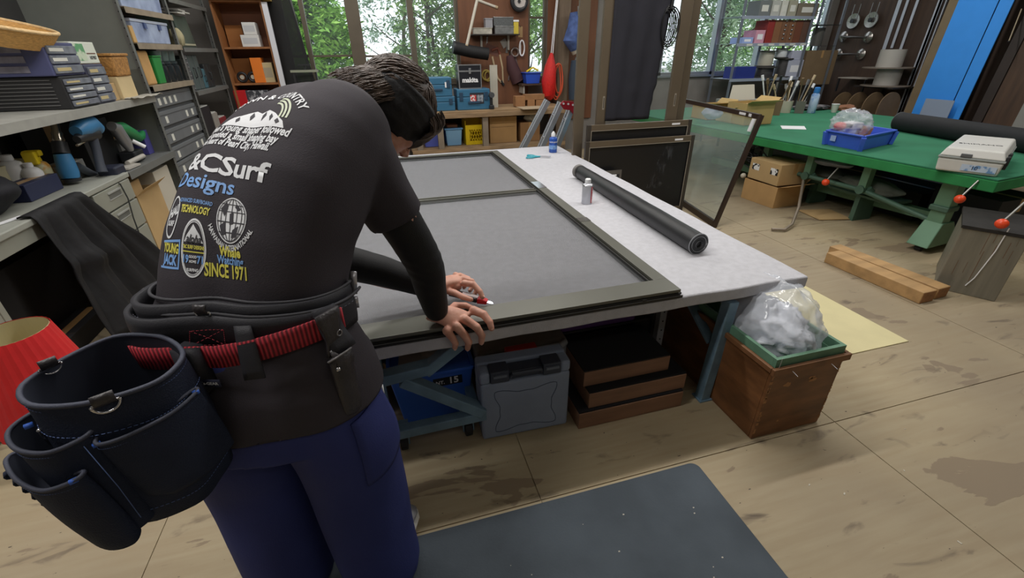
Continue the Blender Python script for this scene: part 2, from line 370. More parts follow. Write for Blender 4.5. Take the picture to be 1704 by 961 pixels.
# slightly wavy felt edge
g = MB(); n = 40; top = []; 
outline = [(TX0 + (TX1-TX0)*i/n, TY0 + 0.003*sin(i*0.9)) for i in range(n+1)] + [(TX1+0.06*(j/n) + 0.003*sin(j*0.7), TY0+(TY1-TY0)*j/n) for j in range(1, n+1)] + [(TX1+0.06-(TX1+0.06-TX0)*i/n, TY1) for i in range(1, n+1)] + [(TX0, TY1-(TY1-TY0)*j/n) for j in range(1, n)]
g.prism(outline, TZ-0.050, TZ); obj('tabletop', g, felt, t, bevel=0.008, segs=3)
obj('underboard', MB().box(TX0+0.04, TX1-0.04, TY0+0.04, TY1-0.04, TZ-0.066, TZ-0.0505), M('raw_plywood', (150, 120, 86), 0.7, var=0.1), t)
def trestle(y, parent):
    zt = TZ-0.067
    def leg(x, dx):
        o = obj('leg', MB().bar((x+dx, y, zt), (x, y, 0), 0.045, 0.045, (0, 1, 0)), steelb, parent, bevel=0.004)
        obj('brace', MB().bar((x+dx*0.5, y+0.03, 0.27), (x+dx*0.5, y+0.36, 0.46), 0.012, 0.045, (1, 0, 0)).bar((x+dx*.5, y+0.34, 0.44), (x+dx*.5, y+0.36, zt), .012, .05, (1, 0, 0)), steelb, o)
        obj('foot_plate', MB().box(x-0.03, x+0.03, y-0.03, y+0.03, 0, 0.006), steelb, o)
    leg(1.195, 0.025)
trestle(1.13+0.08, t); trestle(3.9, t)
# welded trolley frame under the left front of the table
zt = TZ-0.067; yf = 1.25
def rail(a, b, w=0.045, nm='frame_rail'): return obj(nm, MB().bar(a, b, 0.04, w, (0, 1, 0)), steelb, t, bevel=0.004)
for yy in (1.25, 1.72):
    rail((-0.13, yy, 0.385), (0.05, yy, 0.40), 0.05)
    rail((0.03, yy, 0.385), (0.16, yy, zt-0.01), 0.045)
    rail((-0.05, yy-0.002, 0.37), (0.225, yy-0.002, 0.15), 0.05)
    rail((-0.13, yy, 0.13), (0.235, yy, 0.135), 0.04)
    rail((-0.125, yy+0.0, 0.12), (-0.125, yy, zt), 0.045, 'leg')
for yy in (3.4,): rail((-0.125, yy, 0), (-0.125, yy, zt), 0.045, 'leg')
obj('frame_rail', MB().bar((0.2, 1.27, 0.135), (0.2, 1.70, 0.135), 0.035, 0.035), steelb, t)
rubber = M('black_rubber', (34, 34, 36), 0.75, var=0.1)
for (x, y) in ((0.17, 1.30), (-0.08, 1.30), (0.17, 1.68), (-0.08, 1.68)):
    o = obj('caster', MB().box(x-0.022, x-0.017, y-0.02, y+0.02, 0.03, 0.11).box(x+0.017, x+0.022, y-0.02, y+0.02, 0.03, 0.11).box(x-0.025, x+0.025, y-0.03, y+0.03, 0.105, 0.112), steelb, t)
    obj('wheel', MB().cyl((x-0.014, y, 0.0375), (x+0.014, y, 0.0375), 0.0375, n=24), rubber, o, bevel=0.004)
# -- the big insect screen being re-netted
ff = M('dark_bronze_frame', (106, 106, 98), 0.42, 0.35, var=0.06, scale=3, stretch=(1, 1, 1))
ffd = M('dark_bronze_groove', (48, 47, 45), 0.45, 0.5)
s = thing('screen_frame', 'large dark bronze insect screen frame with mid rail lying on the grey felt table', 'screen', (0, 0, TZ+0.001))
X0, X1, Y0, Y1 = -0.36, 0.965, 1.19, 3.90
def rail2(nm, x0, x1, y0, y1, inner, parts=True):
    # outer flat face with a sunken inner spline groove; inner says which side the net is on
    o = obj(nm, MB().box(x0, x1, y0, y1, 0.018, 0.030).box(x0+0.004, x1-0.004, y0+0.004, y1-0.004, 0.004, 0.018), ff, s, bevel=0.0015)
    return o
rail2('bottom_rail', X0, X1, Y0, Y0+0.095, 'N'); rail2('top_rail', X0, X1, Y1-0.045, Y1, 'S'); rail2('side_rail', X1-0.055, X1, Y0+0.0955, Y1-0.0455, 'W'); rail2('side_rail', X0, X0+0.055, Y0+0.0955, Y1-0.0455, 'E')
obj('mid_rail', MB().box(X0+0.056, X1-0.075, 2.60, 2.612, 0.006, 0.026).box(X0+0.056, X1-0.075, 2.612, 2.638, 0.006, 0.020).box(X0+0.056, X1-0.075, 2.638, 2.65, 0.006, 0.026), ff, s, bevel=0.001)
g = MB()
g.box(X1-0.066, X1-0.0555, Y0+0.096, Y1-0.046, 0.004, 0.016); g.box(X1-0.074, X1-0.067, Y0+0.096, Y1-0.046, 0.004, 0.026)
g.box(X0+0.0555, X0+0.064, Y0+0.096, Y1-0.046, 0.004, 0.016); g.box(X0+0.064, X0+0.074, Y0+0.096, Y1-0.046, 0.004, 0.026)
g.box(X0+0.075, X1-0.075, Y1-0.062, Y1-0.0455, 0.004, 0.022)
obj('spline_channel', g, ffd, s)
g = MB().box(X0+0.006, X1-0.004, Y0-0.006, Y0+0.003, -0.0, 0.014).box(X0+0.006, X1+0.004, Y0-0.01, Y0-0.006, 0.0, 0.010)
obj('bottom_flange', g, ffd, s)
obj('roller_bracket', MB().box(X1-0.16, X1-0.145, Y0-0.008, Y0-0.0105, 0.0, 0.017), ffd, s)
obj('guide_tab', MB().box(X1-0.004, X1+0.012, Y0+0.01, Y0+0.05, 0.003, 0.01), ffd, s)
net = net_material('grey_insect_net', (84, 86, 88), 0.27)
obj('net', MB().box(X0+0.06, X1-0.06, Y0+0.08, Y1-0.05, 0.0160, 0.0163), net, s)
# joint plate on the right hand rail, then a bright plate painting its highlight
obj('rail_plate', MB().box(X1-0.056, X1+0.002, 1.96, 2.02, 0.0304, 0.0312), M('joint_bright', (150, 150, 146), 0.25, 0.8), s)
obj('rail_plate', MB().box(X1-0.056, X1+0.002, 2.62, 2.78, 0.0304, 0.0312), M('rail_highlight', (190, 192, 196), 0.15, 0.8), s)
# -- roll of black net
r = thing('net_roll', 'long roll of black insect netting lying on the grey felt right of the frame', 'net roll', (0, 0, TZ))
a = V((1.262, 1.505, 0.047)); b = V((1.305, 2.86, 0.047)); R_ = 0.046
blknet = M('black_net_roll', (26, 27, 30), 0.42, var=0.2, scale=60, stretch=(40, 1, 40), spec=0.6, bump=0.12, bscale=200)
g = MB(); N = 26; rings = []
for k in range(N+1):
    q = k/N; c = a.lerp(b, q); rr = R_*(1+0.025*sin(q*31)*0.4+0.03*sin(q*5))
    rings.append([(c.x+rr*cos(2*pi*j/32)*(1+0.02*sin(3*j+q*2)), c.y, c.z+rr*sin(2*pi*j/32)) for j in range(32)])
g.loft(rings); obj('roll_body', g, blknet, r, smooth=True)
# spiral edge of the wound net at the near end
sp = []
for k in range(150):
    q = k/150; an = q*2*pi*5.5; rr = 0.017+(R_-0.018)*q; sp.append((a.x+rr*cos(an), a.y-0.006-0.001*q, a.z+rr*sin(an)))
obj('wound_layers', MB().tube(sp, 0.0016, 5), M('net_roll_layers', (70, 72, 76), 0.5), r)
rim = [(a.x+(R_+0.001)*cos(2*pi*j/40), a.y-0.004, a.z+(R_+0.001)*sin(2*pi*j/40)) for j in range(40)]
rim2 = [(a.x+(R_-0.011)*cos(2*pi*j/40), a.y-0.007, a.z+(R_-0.011)*sin(2*pi*j/40)) for j in range(40)]
obj('selvedge', MB().tube(rim, 0.0018, 6, closed=True).tube(rim2, 0.0013, 6, closed=True), M('selvedge_grey', (160, 163, 168), 0.5), r)
g = MB(); g.lathe([(0.017, 0), (0.017, 0.02), (0.0145, 0.02), (0.0145, 0.002)], n=24, mat=Matrix.Translation(a+V((0, -0.012, 0))) @ Matrix.Rotation(-pi/2, 4, 'X'), caps=False)
obj('core_tube', g, M('core_grey', (110, 112, 116), 0.6), r, smooth=True)
obj('far_end_cap', MB().cyl(b+V((-0.008, 0.0, 0.003)), b+V((-0.008, 0.03, 0.003)), R_*1.02, n=28), M('roll_end_grey', (120, 118, 116), 0.7, var=0.2, scale=20), r, bevel=0.003)
# -- thinner can, blue can
p = P(976, 338, z=TZ)
c = thing('aerosol_can', 'white and red metal can with white cap on the felt beside the black roll', 'can', (p.x, p.y, TZ))
hs = 0.122
obj('can_body', MB().lathe([(0.029, 0), (0.031, 0.003), (0.031, hs-0.014), (0.029, hs-0.010), (0.014, hs), (0.012, hs)], n=32), M('can_white', (196, 198, 206), 0.3, 0.3), c, smooth=True)
obj('rim', MB().lathe([(0.0318, hs-0.016), (0.0325, hs-0.012), (0.0305, hs-0.009)], n=32), M('can_tin', (200, 202, 206), 0.25, 0.9), c, smooth=True)
obj('cap', MB().lathe([(0.016, hs-0.004), (0.017, hs+0.002), (0.0165, hs+0.020), (0.013, hs+0.024), (0.004, hs+0.025)], n=28), M('cap_white', (236, 238, 240), 0.4), c, smooth=True)
g = MB(); rr = 0.0314
for k in range(12):
    a0 = radians(-100+k*13); a1 = radians(-100+(k+1)*13)
    if a0 > radians(10): break
    g.add([(rr*cos(a0+.5), rr*sin(a0+.5), 0.008), (rr*cos(a1+.5), rr*sin(a1+.5), 0.008), (rr*cos(a1+.5), rr*sin(a1+.5), hs-0.02), (rr*cos(a0+.5), rr*sin(a0+.5), hs-0.02)], [(0, 1, 2, 3)])
obj('red_label', g, M('label_red', (196, 34, 44), 0.4), c)
def wrap_text(body, size, rr, ang, z, mat, parent, rot=0, nm='lettering'):
    me = text_mesh(body, size, 0.0005*size/0.02, depth=0.0)
    bm = bmesh.new(); bm.from_mesh(me); bmesh.ops.subdivide_edges(bm, edges=bm.edges[:], cuts=1); bm.to_mesh(me); bm.free()
    for v in me.vertices:
        u, w_ = v.co.x, v.co.y
        if rot: u, w_ = -w_, u
        q = ang+u/rr; v.co = (rr*cos(q), rr*sin(q), z+w_)
    me.materials.clear(); me.materials.append(mat); o = bpy.data.objects.new(nm, me); C.objects.link(o); o.parent = parent; return o
whitem = M('print_white', (235, 236, 240), 0.5)
wrap_text('PENETRANT', 0.016, 0.0318, radians(-48), 0.055, whitem, c, 1)
p = P(920, 253, z=TZ)
c = thing('spray_can', 'blue spray can with white nozzle cap at the far corner of the felt table', 'can', (p.x, p.y, TZ))
obj('can_body', MB().lathe([(0.034, 0), (0.036, 0.004), (0.036, 0.115), (0.033, 0.124), (0.018, 0.134)], n=30), M('can_blue', (52, 92, 178), 0.3, 0.2, var=0.25, scale=30), c, smooth=True)
obj('label_band', MB().lathe([(0.0363, 0.03), (0.0365, 0.032), (0.0365, 0.062), (0.0363, 0.064)], n=30, caps=False), M('can_label_blue', (120, 160, 214), 0.4, var=0.3, scale=60), c, smooth=True)
obj('cap', MB().lathe([(0.019, 0.134), (0.02, 0.138), (0.018, 0.160), (0.010, 0.170), (0.006, 0.178)], n=24), M('cap_white', (236, 238, 240), 0.4), c, smooth=True)
wrap_text('PARTS CLEANER', 0.014, 0.0368, radians(-98), 0.09, whitem, c)
# -- teal scissors
p = P(893, 262, z=TZ)
s2 = thing('scissors', 'teal-handled scissors lying open on the far end of the felt table', 'scissors', (p.x, p.y, TZ+0.001), radians(-22))
tealm = M('teal_plastic', (56, 160, 176), 0.35)
def loop_(cx, cy, rx, ry, a):
    return [(cx+rx*cos(2*pi*k/20)*cos(a)-ry*sin(2*pi*k/20)*sin(a), cy+rx*cos(2*pi*k/20)*sin(a)+ry*sin(2*pi*k/20)*cos(a), 0.008) for k in range(20)]
obj('handle', MB().tube(loop_(-0.05, 0.032, 0.036, 0.020, -0.5), 0.006, 8, closed=True).tube([(-0.02, 0.015, 0.008), (0.03, -0.004, 0.008)], [0.008, 0.006], 8), tealm, s2, smooth=True)
obj('handle', MB().tube(loop_(-0.05, -0.034, 0.036, 0.020, 0.5), 0.006, 8, closed=True).tube([(-0.02, -0.015, 0.008), (0.03, 0.006, 0.008)], [0.008, 0.006], 8), tealm, s2, smooth=True)
blade = M('blade_steel', (170, 176, 182), 0.25, 0.9)
obj('blade', MB().prism([(0.02, -0.006), (0.02, 0.006), (0.115, 0.012), (0.12, 0.014), (0.115, 0.001)], 0.007, 0.010), blade, s2)
obj('blade', MB().prism([(0.02, 0.006), (0.02, -0.006), (0.115, -0.014), (0.12, -0.016), (0.115, -0.003)], 0.0101, 0.012), blade, s2)

# ================================================================== ON THE FLOOR
m_ = thing('floor_mat', 'dark blue-grey rubber mat on the floor in front of the felt table', 'mat', (0, 0, 0.0))
xa, xb, ya, yb, rc = -0.42, 0.947, 0.02, 0.914, 0.03
pts = [(xa, ya), (xb, ya)]+[(xb-rc+rc*cos(k*pi/12), yb-rc+rc*sin(k*pi/12)) for k in range(7)]+[(xa, yb)]
matm = M('slate_rubber_mat', (76, 84, 92), 0.78, var=0.16, scale=4, bump=0.15, bscale=140, spec=0.25)
obj('mat_sheet', MB().prism(pts, 0.001, 0.011), matm, m_, bevel=0.003)
rn = random.Random(4); g = MB()
for k in range(26):
    x = rn.uniform(xa+.3, xb-.05); y = rn.uniform(ya+.2, yb-.05); q = rn.uniform(0.001, 0.0028)
    g.box(x-q, x+q, y-q*0.7, y+q*0.7, 0.0111, 0.0118)
tag(obj('debris', g, M('pale_chip', (196, 190, 176), 0.8), None), 'tiny pale chips scattered on the dark rubber mat', 'debris', kind='stuff')
g = MB()
for k in range(60):
    x = rn.uniform(1.1, 4.2); y = rn.uniform(0.3, 2.8)
    if (x < 2.5 and y > 0.9): continue
    q = rn.uniform(0.0015, 0.006); a_ = rn.uniform(0, pi)
    g.box(-q, q, -q*0.4, q*0.4, 0.0, 0.0012, Matrix.Translation((x, y, 0.0003)) @ Matrix.Rotation(a_, 4, 'Z'))
tag(obj('wood_chips', g, M('pale_chip', (196, 190, 176), 0.8), None), 'tiny white chips scattered over the worn plywood floor', 'debris', kind='stuff')
g = MB(); g.box(1.62, 2.48, 1.262, 2.06, 0.0005, 0.005)
tag(obj('cream_board', g, M('cream_board', (214, 204, 158), 0.7, var=0.04, scale=6), None, bevel=0.0015), 'thin cream coloured board lying flat on the floor behind the wooden crate', 'board')
# wooden crate with plastic bag
cr = thing('wooden_crate', 'old brown wooden crate with green lined rim standing right of the felt table', 'crate', (1.225, 0.950, 0))
wx, wy, wz = 0.325, 0.78, 0.345
oldw = M('old_brown_wood', (112, 74, 44), 0.5, var=0.3, scale=5, stretch=(1, 1, 3.5), bump=0.15, spec=0.4)
oldd = M('old_brown_wood_edge', (116, 78, 48), 0.6, var=0.25, scale=9)
g = MB(); th = 0.014
obj('front_panel', MB().box(0, wx, 0, th, 0.002, wz), oldw, cr, bevel=0.002); obj('back_panel', MB().box(0, wx, wy-th, wy, 0.002, wz), oldw, cr)
obj('side_panel', MB().box(0, th, th, wy-th, 0.002, wz), oldw, cr); obj('side_panel', MB().box(wx-th, wx, th, wy-th, 0.002, wz), oldw, cr)
obj('base_panel', MB().box(th, wx-th, th, wy-th, 0.004, 0.02), oldw, cr)
obj('lip_batten', MB().box(-0.012, wx+0.014, -0.014, -0.0005, wz-0.022, wz+0.006).box(-0.014, -0.0005, 0, wy, wz-0.015, wz+0.006).box(wx+0.0005, wx+0.014, 0, wy, wz-0.015, wz+0.006), oldd, cr, bevel=0.002)
greenr = M('green_lining', (96, 136, 112), 0.6, var=0.15, scale=8)
zi = wz+0.001
obj('lining', MB().box(0.006, wx-0.006, 0.004, 0.018, zi, zi+0.035).box(0.006, wx-0.006, wy-0.018, wy-0.004, zi, zi+0.035).box(0.006, 0.02, 0.0185, wy-0.0185, zi, zi+0.035).box(wx-0.02, wx-0.006, 0.0185, wy-0.0185, zi, zi+0.035)
    .box(0.02, 0.024, 0.02, wy-0.02, 0.1, zi).box(wx-0.024, wx-0.02, 0.02, wy-0.02, 0.1, zi).box(0.024, wx-0.024, 0.018, 0.022, 0.1, zi), greenr, cr)
g = MB()
for (x, z) in ((0.07, wz-0.012), (0.25, wz-0.02)): g.cyl((x, -0.04, z-0.006), (x, -0.012, z), 0.0012, n=6)
g.cyl((0.012, -0.006, zi+0.0), (0.012, -0.008, zi+0.05), 0.0011, n=6); obj('nail', g, M('nail_steel', (190, 190, 190), 0.3, 0.8), cr)
g = MB()
rn = random.Random(3)
for (x, z, sx, sz) in ((0.09, 0.255, 0.018, 0.012), (0.20, 0.262, 0.016, 0.008), (0.105, 0.07, 0.004, 0.005), (0.205, 0.25, 0.02, 0.012)):
    g.prism([(x+sx*cos(k*pi/5)*rn.uniform(.6, 1.2), z+sz*sin(k*pi/5)*rn.uniform(.6, 1.2)) for k in range(10)], 0, 0.0006, Matrix.Rotation(pi/2, 4, 'X'))
for k in range(26):
    z = rn.uniform(0.02, 0.33); g.box(rn.uniform(0, 0.006), rn.uniform(0.006, 0.016), -0.0007, -0.0001, z, z+rn.uniform(0.003, 0.014))
    z = rn.uniform(0.02, 0.33); g.box(wx-rn.uniform(0.004, 0.012), wx, -0.0007, -0.0001, z, z+rn.uniform(0.002, 0.01))
obj('chipped_wood', g, M('bare_chipped_wood', (160, 116, 76), 0.8), cr)['kind'] = 'stuff'
def blob(c, rx, ry, rz, amp, fr, seed, n=64, m=40, sharp=True):
    g = MB(); g.ell((0, 0, 0), 1, 1, 1, n, m)
    off = V((seed*3.1, seed*1.7, seed*0.9))
    for i, v in enumerate(g.v):
        d = noise.ridged_multi_fractal(v*fr+off, 1.0, 2.0, 3, 1.0, 2.0) if sharp else noise.noise(v*fr+off)
        k = 1+amp*(d-1.0 if sharp else d)
        g.v[i] = V((c[0]+v.x*rx*k, c[1]+v.y*ry*k, c[2]+v.z*rz*k))
    return g
bagm = clear_material('clear_poly_bag', (232, 238, 248), 0.12, 0.38, 0.9, bump=0.5)
b_ = thing('plastic_bag', 'bulging clear plastic bag of packing film in the wooden crate', 'bag', (1.40, 1.18, 0.36))
obj('outer_film', blob((0, 0, 0.03), 0.150, 0.205, 0.165, 0.16, 1.6, 2), bagm, b_, smooth=True, autosmooth=False)
inner = M('white_packing_film', (236, 240, 250), 0.4, var=0.05, scale=12, bump=0.5, bscale=18, spec=0.5)
obj('packing_film', blob((0.0, 0.0, -0.01), 0.118, 0.165, 0.115, 0.26, 2.4, 5), inner, b_, smooth=True, autosmooth=False)
# -- things under the table
def wood_tray(x0, x1, y0, y1, z0, h, lab):
    q = thing('wood_block', lab, 'block', ((x0+x1)/2, (y0+y1)/2, z0), 0, 'foam topped wooden blocks under the table'); a, b2 = (x1-x0)/2, (y1-y0)/2
    obj('timber', MB().box(-a, a, -b2, b2, 0, h), M('block_timber', (134, 100, 78), 0.65, var=0.16, scale=4, stretch=(1, 6, 6)), q, bevel=0.002)
    obj('foam_pad', MB().box(-a+0.001, a-0.001, -b2+0.004, b2-0.001, h+0.0002, h+0.006), M('black_foam', (22, 22, 26), 0.95), q)
    return q
wood_tray(0.60, 1.075, 1.19, 1.46, 0.001, 0.078, 'long brown wooden block with black foam top, bottom of the stack')
wood_tray(0.645, 1.085, 1.205, 1.46, 0.087, 0.072, 'brown wooden block with black foam top, middle of the stack')
wood_tray(0.635, 1.02, 1.245, 1.49, 0.167, 0.070, 'brown wooden block with black foam top, topmost of the stack')
# grey blow-moulded tool case
gc = thing('tool_case', 'grey blow-moulded tool case standing upright under the table edge', 'case', (0.395, 1.30, 0.001), radians(-2), None)
gcm = M('case_grey_blue', (136, 148, 170), 0.55, var=0.06, bump=0.1, bscale=160)
gcd = M('case_dark_grey', (58, 64, 78), 0.5)
W_, H_, D_ = 0.175, 0.325, 0.065
obj('front_shell', MB().box(-W_, W_, -D_, -0.002, 0.0, H_-0.05).box(-W_, -W_+0.04, -D_, -0.002, H_-.05, H_).box(W_-0.04, W_, -D_, -0.002, H_-.05, H_), gcm, gc, bevel=0.012, segs=3)
obj('back_shell', MB().box(-W_, W_, 0.0, D_-0.01, 0.0, H_), gcm, gc, bevel=0.010, segs=3)
obj('recess', MB().box(-W_+0.042, W_-0.042, -D_+0.012, -0.004, H_-0.048, H_-0.012), gcd, gc)
for sx in (-0.10, 0.10):
    l_ = obj('latch', MB().box(sx-0.035, sx+0.035, -D_-0.006, -0.01, H_-0.045, H_+0.006), gcd, gc, bevel=0.004)
    obj('latch_tab', MB().box(sx-0.025, sx+0.025, -D_-0.012, -D_-0.006, H_-0.018, H_-0.008), M('case_light_grey', (104, 112, 126), 0.5), l_)
obj('carry_handle', MB().tube([(-0.06, -D_+0.004, H_-0.03), (-0.055, -D_-0.012, H_-0.006), (0.055, -D_-0.012, H_-0.006), (0.06, -D_+0.004, H_-0.03)], 0.008, 10), gcd, gc, smooth=True)
g = MB(); pts = []
for k in range(90):
    q = 2*pi*k/90; rr = 1+0.16*cos(4*q)*-1+0.05*cos(8*q)
    pts.append((0.118*rr*cos(q)*1.15/max(abs(cos(q)), abs(sin(q)))**0.55*0.86, -D_-0.0004, 0.135+0.098*rr*sin(q)*1.1/max(abs(cos(q)), abs(sin(q)))**0.55*0.9))
g.tube(pts, 0.0016, 5, closed=True); obj('moulded_groove', g, M('case_groove', (84, 94, 114), 0.6), gc)
# grey case with red handle lying on top behind it
gr = thing('power_tool_case', 'grey case with red handle lying behind the upright grey case under the table', 'case', (0.44, 1.565, 0.13))
obj('case_body', MB().box(-0.2, 0.2, -0.14, 0.14, 0, 0.152), M('case_grey2', (140, 140, 144), 0.5, var=0.1), gr, bevel=0.02, segs=3)
obj('red_grip', MB().box(-0.085, 0.045, -0.200, -0.150, 0.130, 0.176), M('grip_red', (186, 50, 54), 0.5), gr, bevel=0.006)
obj('handle_rim', MB().tube([(-0.19, -0.14, 0.135), (-0.17, -0.168, 0.137), (0.15, -0.168, 0.14), (0.18, -0.14, 0.14)], 0.018, 10), M('case_grey3', (128, 128, 130), 0.5), gr, smooth=True)
q = thing('carton', 'brown cardboard carton deep under the table behind the grey cases', 'box', (0.46, 2.13, 0.0))
obj('carton_body', MB().box(-0.05, 0.18, -0.40, -0.1, 0, 0.24), M('cardboard_dark', (168, 118, 82), 0.8, var=0.06), q, bevel=0.002); obj('tape', MB().box(0.04, 0.08, -0.401, -0.4005, 0.0, 0.24), M('box_tape', (176, 140, 92), 0.3), q)
# base tray carrying the grey case
q = thing('low_crate', 'low dark wooden crate holding up the grey case with red handle', 'crate', (0.44, 1.565, 0.0))
obj('crate_side', MB().box(-0.2, 0.2, -0.14, -0.125, 0, 0.128).box(-0.2, 0.2, 0.125, 0.14, 0, 0.128), M('dark_crate', (74, 60, 50), 0.8, var=0.1), q); obj('crate_top', MB().box(-0.2, 0.2, -0.1245, 0.1245, 0.11, 0.128), M('dark_crate', (74, 60, 50)), q)
# black trunk with purple lid and wire handle
q = thing('storage_chest', 'black chest with purple lid and wire handle under the felt table', 'chest', (0.86, 1.68, 0.0))
obj('chest_body', MB().box(-0.24, 0.24, -0.16, 0.2, 0, 0.245), M('trunk_black', (28, 27, 32), 0.5), q, bevel=0.01); obj('lid', MB().box(-0.245, 0.15, -0.165, 0.2, 0.247, 0.30), M('trunk_purple', (104, 72, 136), 0.5), q, bevel=0.012)
obj('wire_handle', MB().tube([(-0.09, -0.165, 0.19), (-0.09, -0.185, 0.225), (-0.08, -0.187, 0.235), (0.14, -0.187, 0.235), (0.15, -0.185, 0.225), (0.15, -0.165, 0.19)], 0.0035, 8), M('chrome', (200, 200, 205), 0.2, 0.95), q, smooth=True)
obj('grip', MB().tube([(-0.07, -0.187, 0.233), (0.05, -0.187, 0.229), (0.13, -0.187, 0.235)], 0.010, 10), M('trunk_black', (28, 27, 32)), q, smooth=True)
# perforated white angle iron and grey panel
q = thing('angle_iron', 'white perforated angle iron upright beneath the right part of the table', 'bracket', (1.13, 1.50, 0.0))
obj('flange', MB().box(0, 0.032, -0.002, 0.0, 0, 0.50).box(-0.002, 0.0, -0.002, 0.03, 0, 0.50), M('angle_white', (188, 192, 200), 0.4, 0.3), q)
g = MB()
for k in range(10): g.cyl((0.016, -0.0035, 0.03+0.05*k), (0.016, -0.0021, 0.03+0.05*k), 0.004, n=10)
obj('bolt_hole', g, M('hole_dark', (40, 40, 44), 0.8), q)
tag(obj('grey_board', MB().box(1.135, 1.15, 1.56, 2.3, 0.0, 0.48), M('panel_grey', (120, 122, 130), 0.5), None), 'plain grey board standing under the table between trunk and crate', 'board')
# blue bin with number label
q = thing('blue_bin', 'blue plastic bin with 15 label and papers, under the table behind the steel frame', 'bin', (0.06, 1.52, 0.0))
bl = M('bin_blue', (56, 108, 214), 0.4)
obj('bin_wall', MB().hexa([(-0.13, -0.1, 0), (0.13, -0.1, 0), (0.13, 0.13, 0), (-0.13, 0.13, 0)], [(-0.16, -0.13, 0.25), (0.16, -0.13, 0.25), (0.16, 0.15, 0.25), (-0.16, 0.15, 0.25)]), bl, q, bevel=0.006)
obj('rim', MB().box(-0.17, 0.17, -0.14, -0.125, 0.25, 0.265).box(-0.17, 0.17, 0.145, 0.16, 0.25, 0.265).box(-0.17, -0.155, -0.14, 0.16, 0.25, 0.265).box(0.155, 0.17, -0.14, 0.16, 0.25, 0.265), bl, q, bevel=0.003)
obj('back_flap', MB().box(-0.16, 0.06, 0.148, 0.155, 0.265, 0.38), bl, q)
g = MB()
for k in range(5): g.box(-0.12+0.03*k, 0.02+0.03*k, -0.1+0.02*k, 0.1, 0.252+0.008*k, 0.256+0.008*k, Matrix.Rotation(0.05*k-.1, 4, 'Z'))
obj('papers', g, M('paper_grey', (150, 150, 150), 0.8), q)
obj('label_plate', MB().box(0.0, 0.115, -0.127, -0.1265, 0.185, 0.225), M('label_black', (22, 24, 34), 0.5), q).rotation_euler = (0, 0, 0)
lettering('lettering', '15', 0.042, whitem, q, face_m(0.08, -0.129, 0.206), bold=0.001)
lettering('lettering', 'NT.', 0.022, whitem, q, face_m(0.027, -0.129, 0.203), bold=0.0004)
tag(obj('newspaper_bundle', MB().box(-0.35, -0.15, 1.5, 1.85, 0.0, 0.32).box(-0.34, -0.12, 1.52, 1.8, 0.322, 0.37), M('bundle_brown', (110, 92, 74), 0.8, var=0.15, scale=6), None), 'brown bundle under the left end of the table', 'bundle')
# -- two timber beams
bm_ = M('beam_timber', (178, 142, 96), 0.6, var=0.14, scale=3.5, stretch=(5, 1, 5), bump=0.05)
def beam(p0, p1, w, h, lab, zoff=0.001):
    p0 = V(p0); p1 = V(p1); d = p1-p0; L = d.length; a = atan2(d.y, d.x)
    q = thing('timber_beam', lab, 'timber', (p0.x, p0.y, zoff), a, 'squared timber offcuts on the floor')
    obj('beam_body', MB().box(0, L, -w/2, w/2, 0, h), bm_, q, bevel=0.004)
    obj('end_grain', MB().box(-0.0006, 0.0, -w/2+.004, w/2-.004, 0.004, h-.004).box(L, L+0.0006, -w/2+.004, w/2-.004, 0.004, h-.004), M('end_grain', (150, 106, 68), 0.8, var=0.2, scale=30), q)
beam((2.985, 1.53), (2.965, 2.16), 0.115, 0.075, 'yellowish squared timber on the floor, the one nearer the felt table')
beam((3.125, 1.545), (3.085, 2.25), 0.105, 0.072, 'yellowish squared timber on the floor, the one nearer the green table')
# ================================================================== THE WORKER
def fdir(az): a = radians(az); return V((sin(a), cos(a), 0)), V((cos(a), -sin(a), 0))     # forward, right
# spine stations: centre, facing azimuth, half width, half depth, forward lean of the section plane
SPINE = [  # t, centre, az, a, b
    (-0.10, (-0.335, 0.905, 0.60), 14, 0.195, 0.150),
    (0.00, (-0.330, 0.915, 0.70), 14, 0.192, 0.148),
    (0.15, (-0.322, 0.930, 0.80), 14, 0.185, 0.138),
    (0.27, (-0.312, 0.945, 0.88), 15, 0.176, 0.126),
    (0.40, (-0.290, 0.965, 0.95), 19, 0.170, 0.120),
    (0.55, (-0.255, 1.015, 1.035), 28, 0.176, 0.124),
    (0.68, (-0.208, 1.070, 1.11), 38, 0.176, 0.124),
    (0.80, (-0.160, 1.135, 1.165), 46, 0.178, 0.116),
    (0.90, (-0.122, 1.190, 1.205), 50, 0.162, 0.094),
    (0.96, (-0.100, 1.224, 1.222), 52, 0.122, 0.074),
    (1.00, (-0.080, 1.245, 1.235), 52, 0.070, 0.060)]
def spine(t):
    S = SPINE
    t = max(S[0][0], min(S[-1][0], t))
    for i in range(len(S)-1):
        if t <= S[i+1][0]: break
    q = (t-S[i][0])/(S[i+1][0]-S[i][0])
    def cr(p0, p1, p2, p3): return 0.5*((2*p1)+(p2-p0)*q+(2*p0-5*p1+4*p2-p3)*q*q+(3*p1-p0-3*p2+p3)*q**3)
    g = [S[max(0, i-1)], S[i], S[i+1], S[min(len(S)-1, i+2)]]
    c = V([cr(*[x[1][k] for x in g]) for k in range(3)])
    az, a, b = [cr(*[x[k] for x in g]) for k in (2, 3, 4)]
    return c, az, a, b
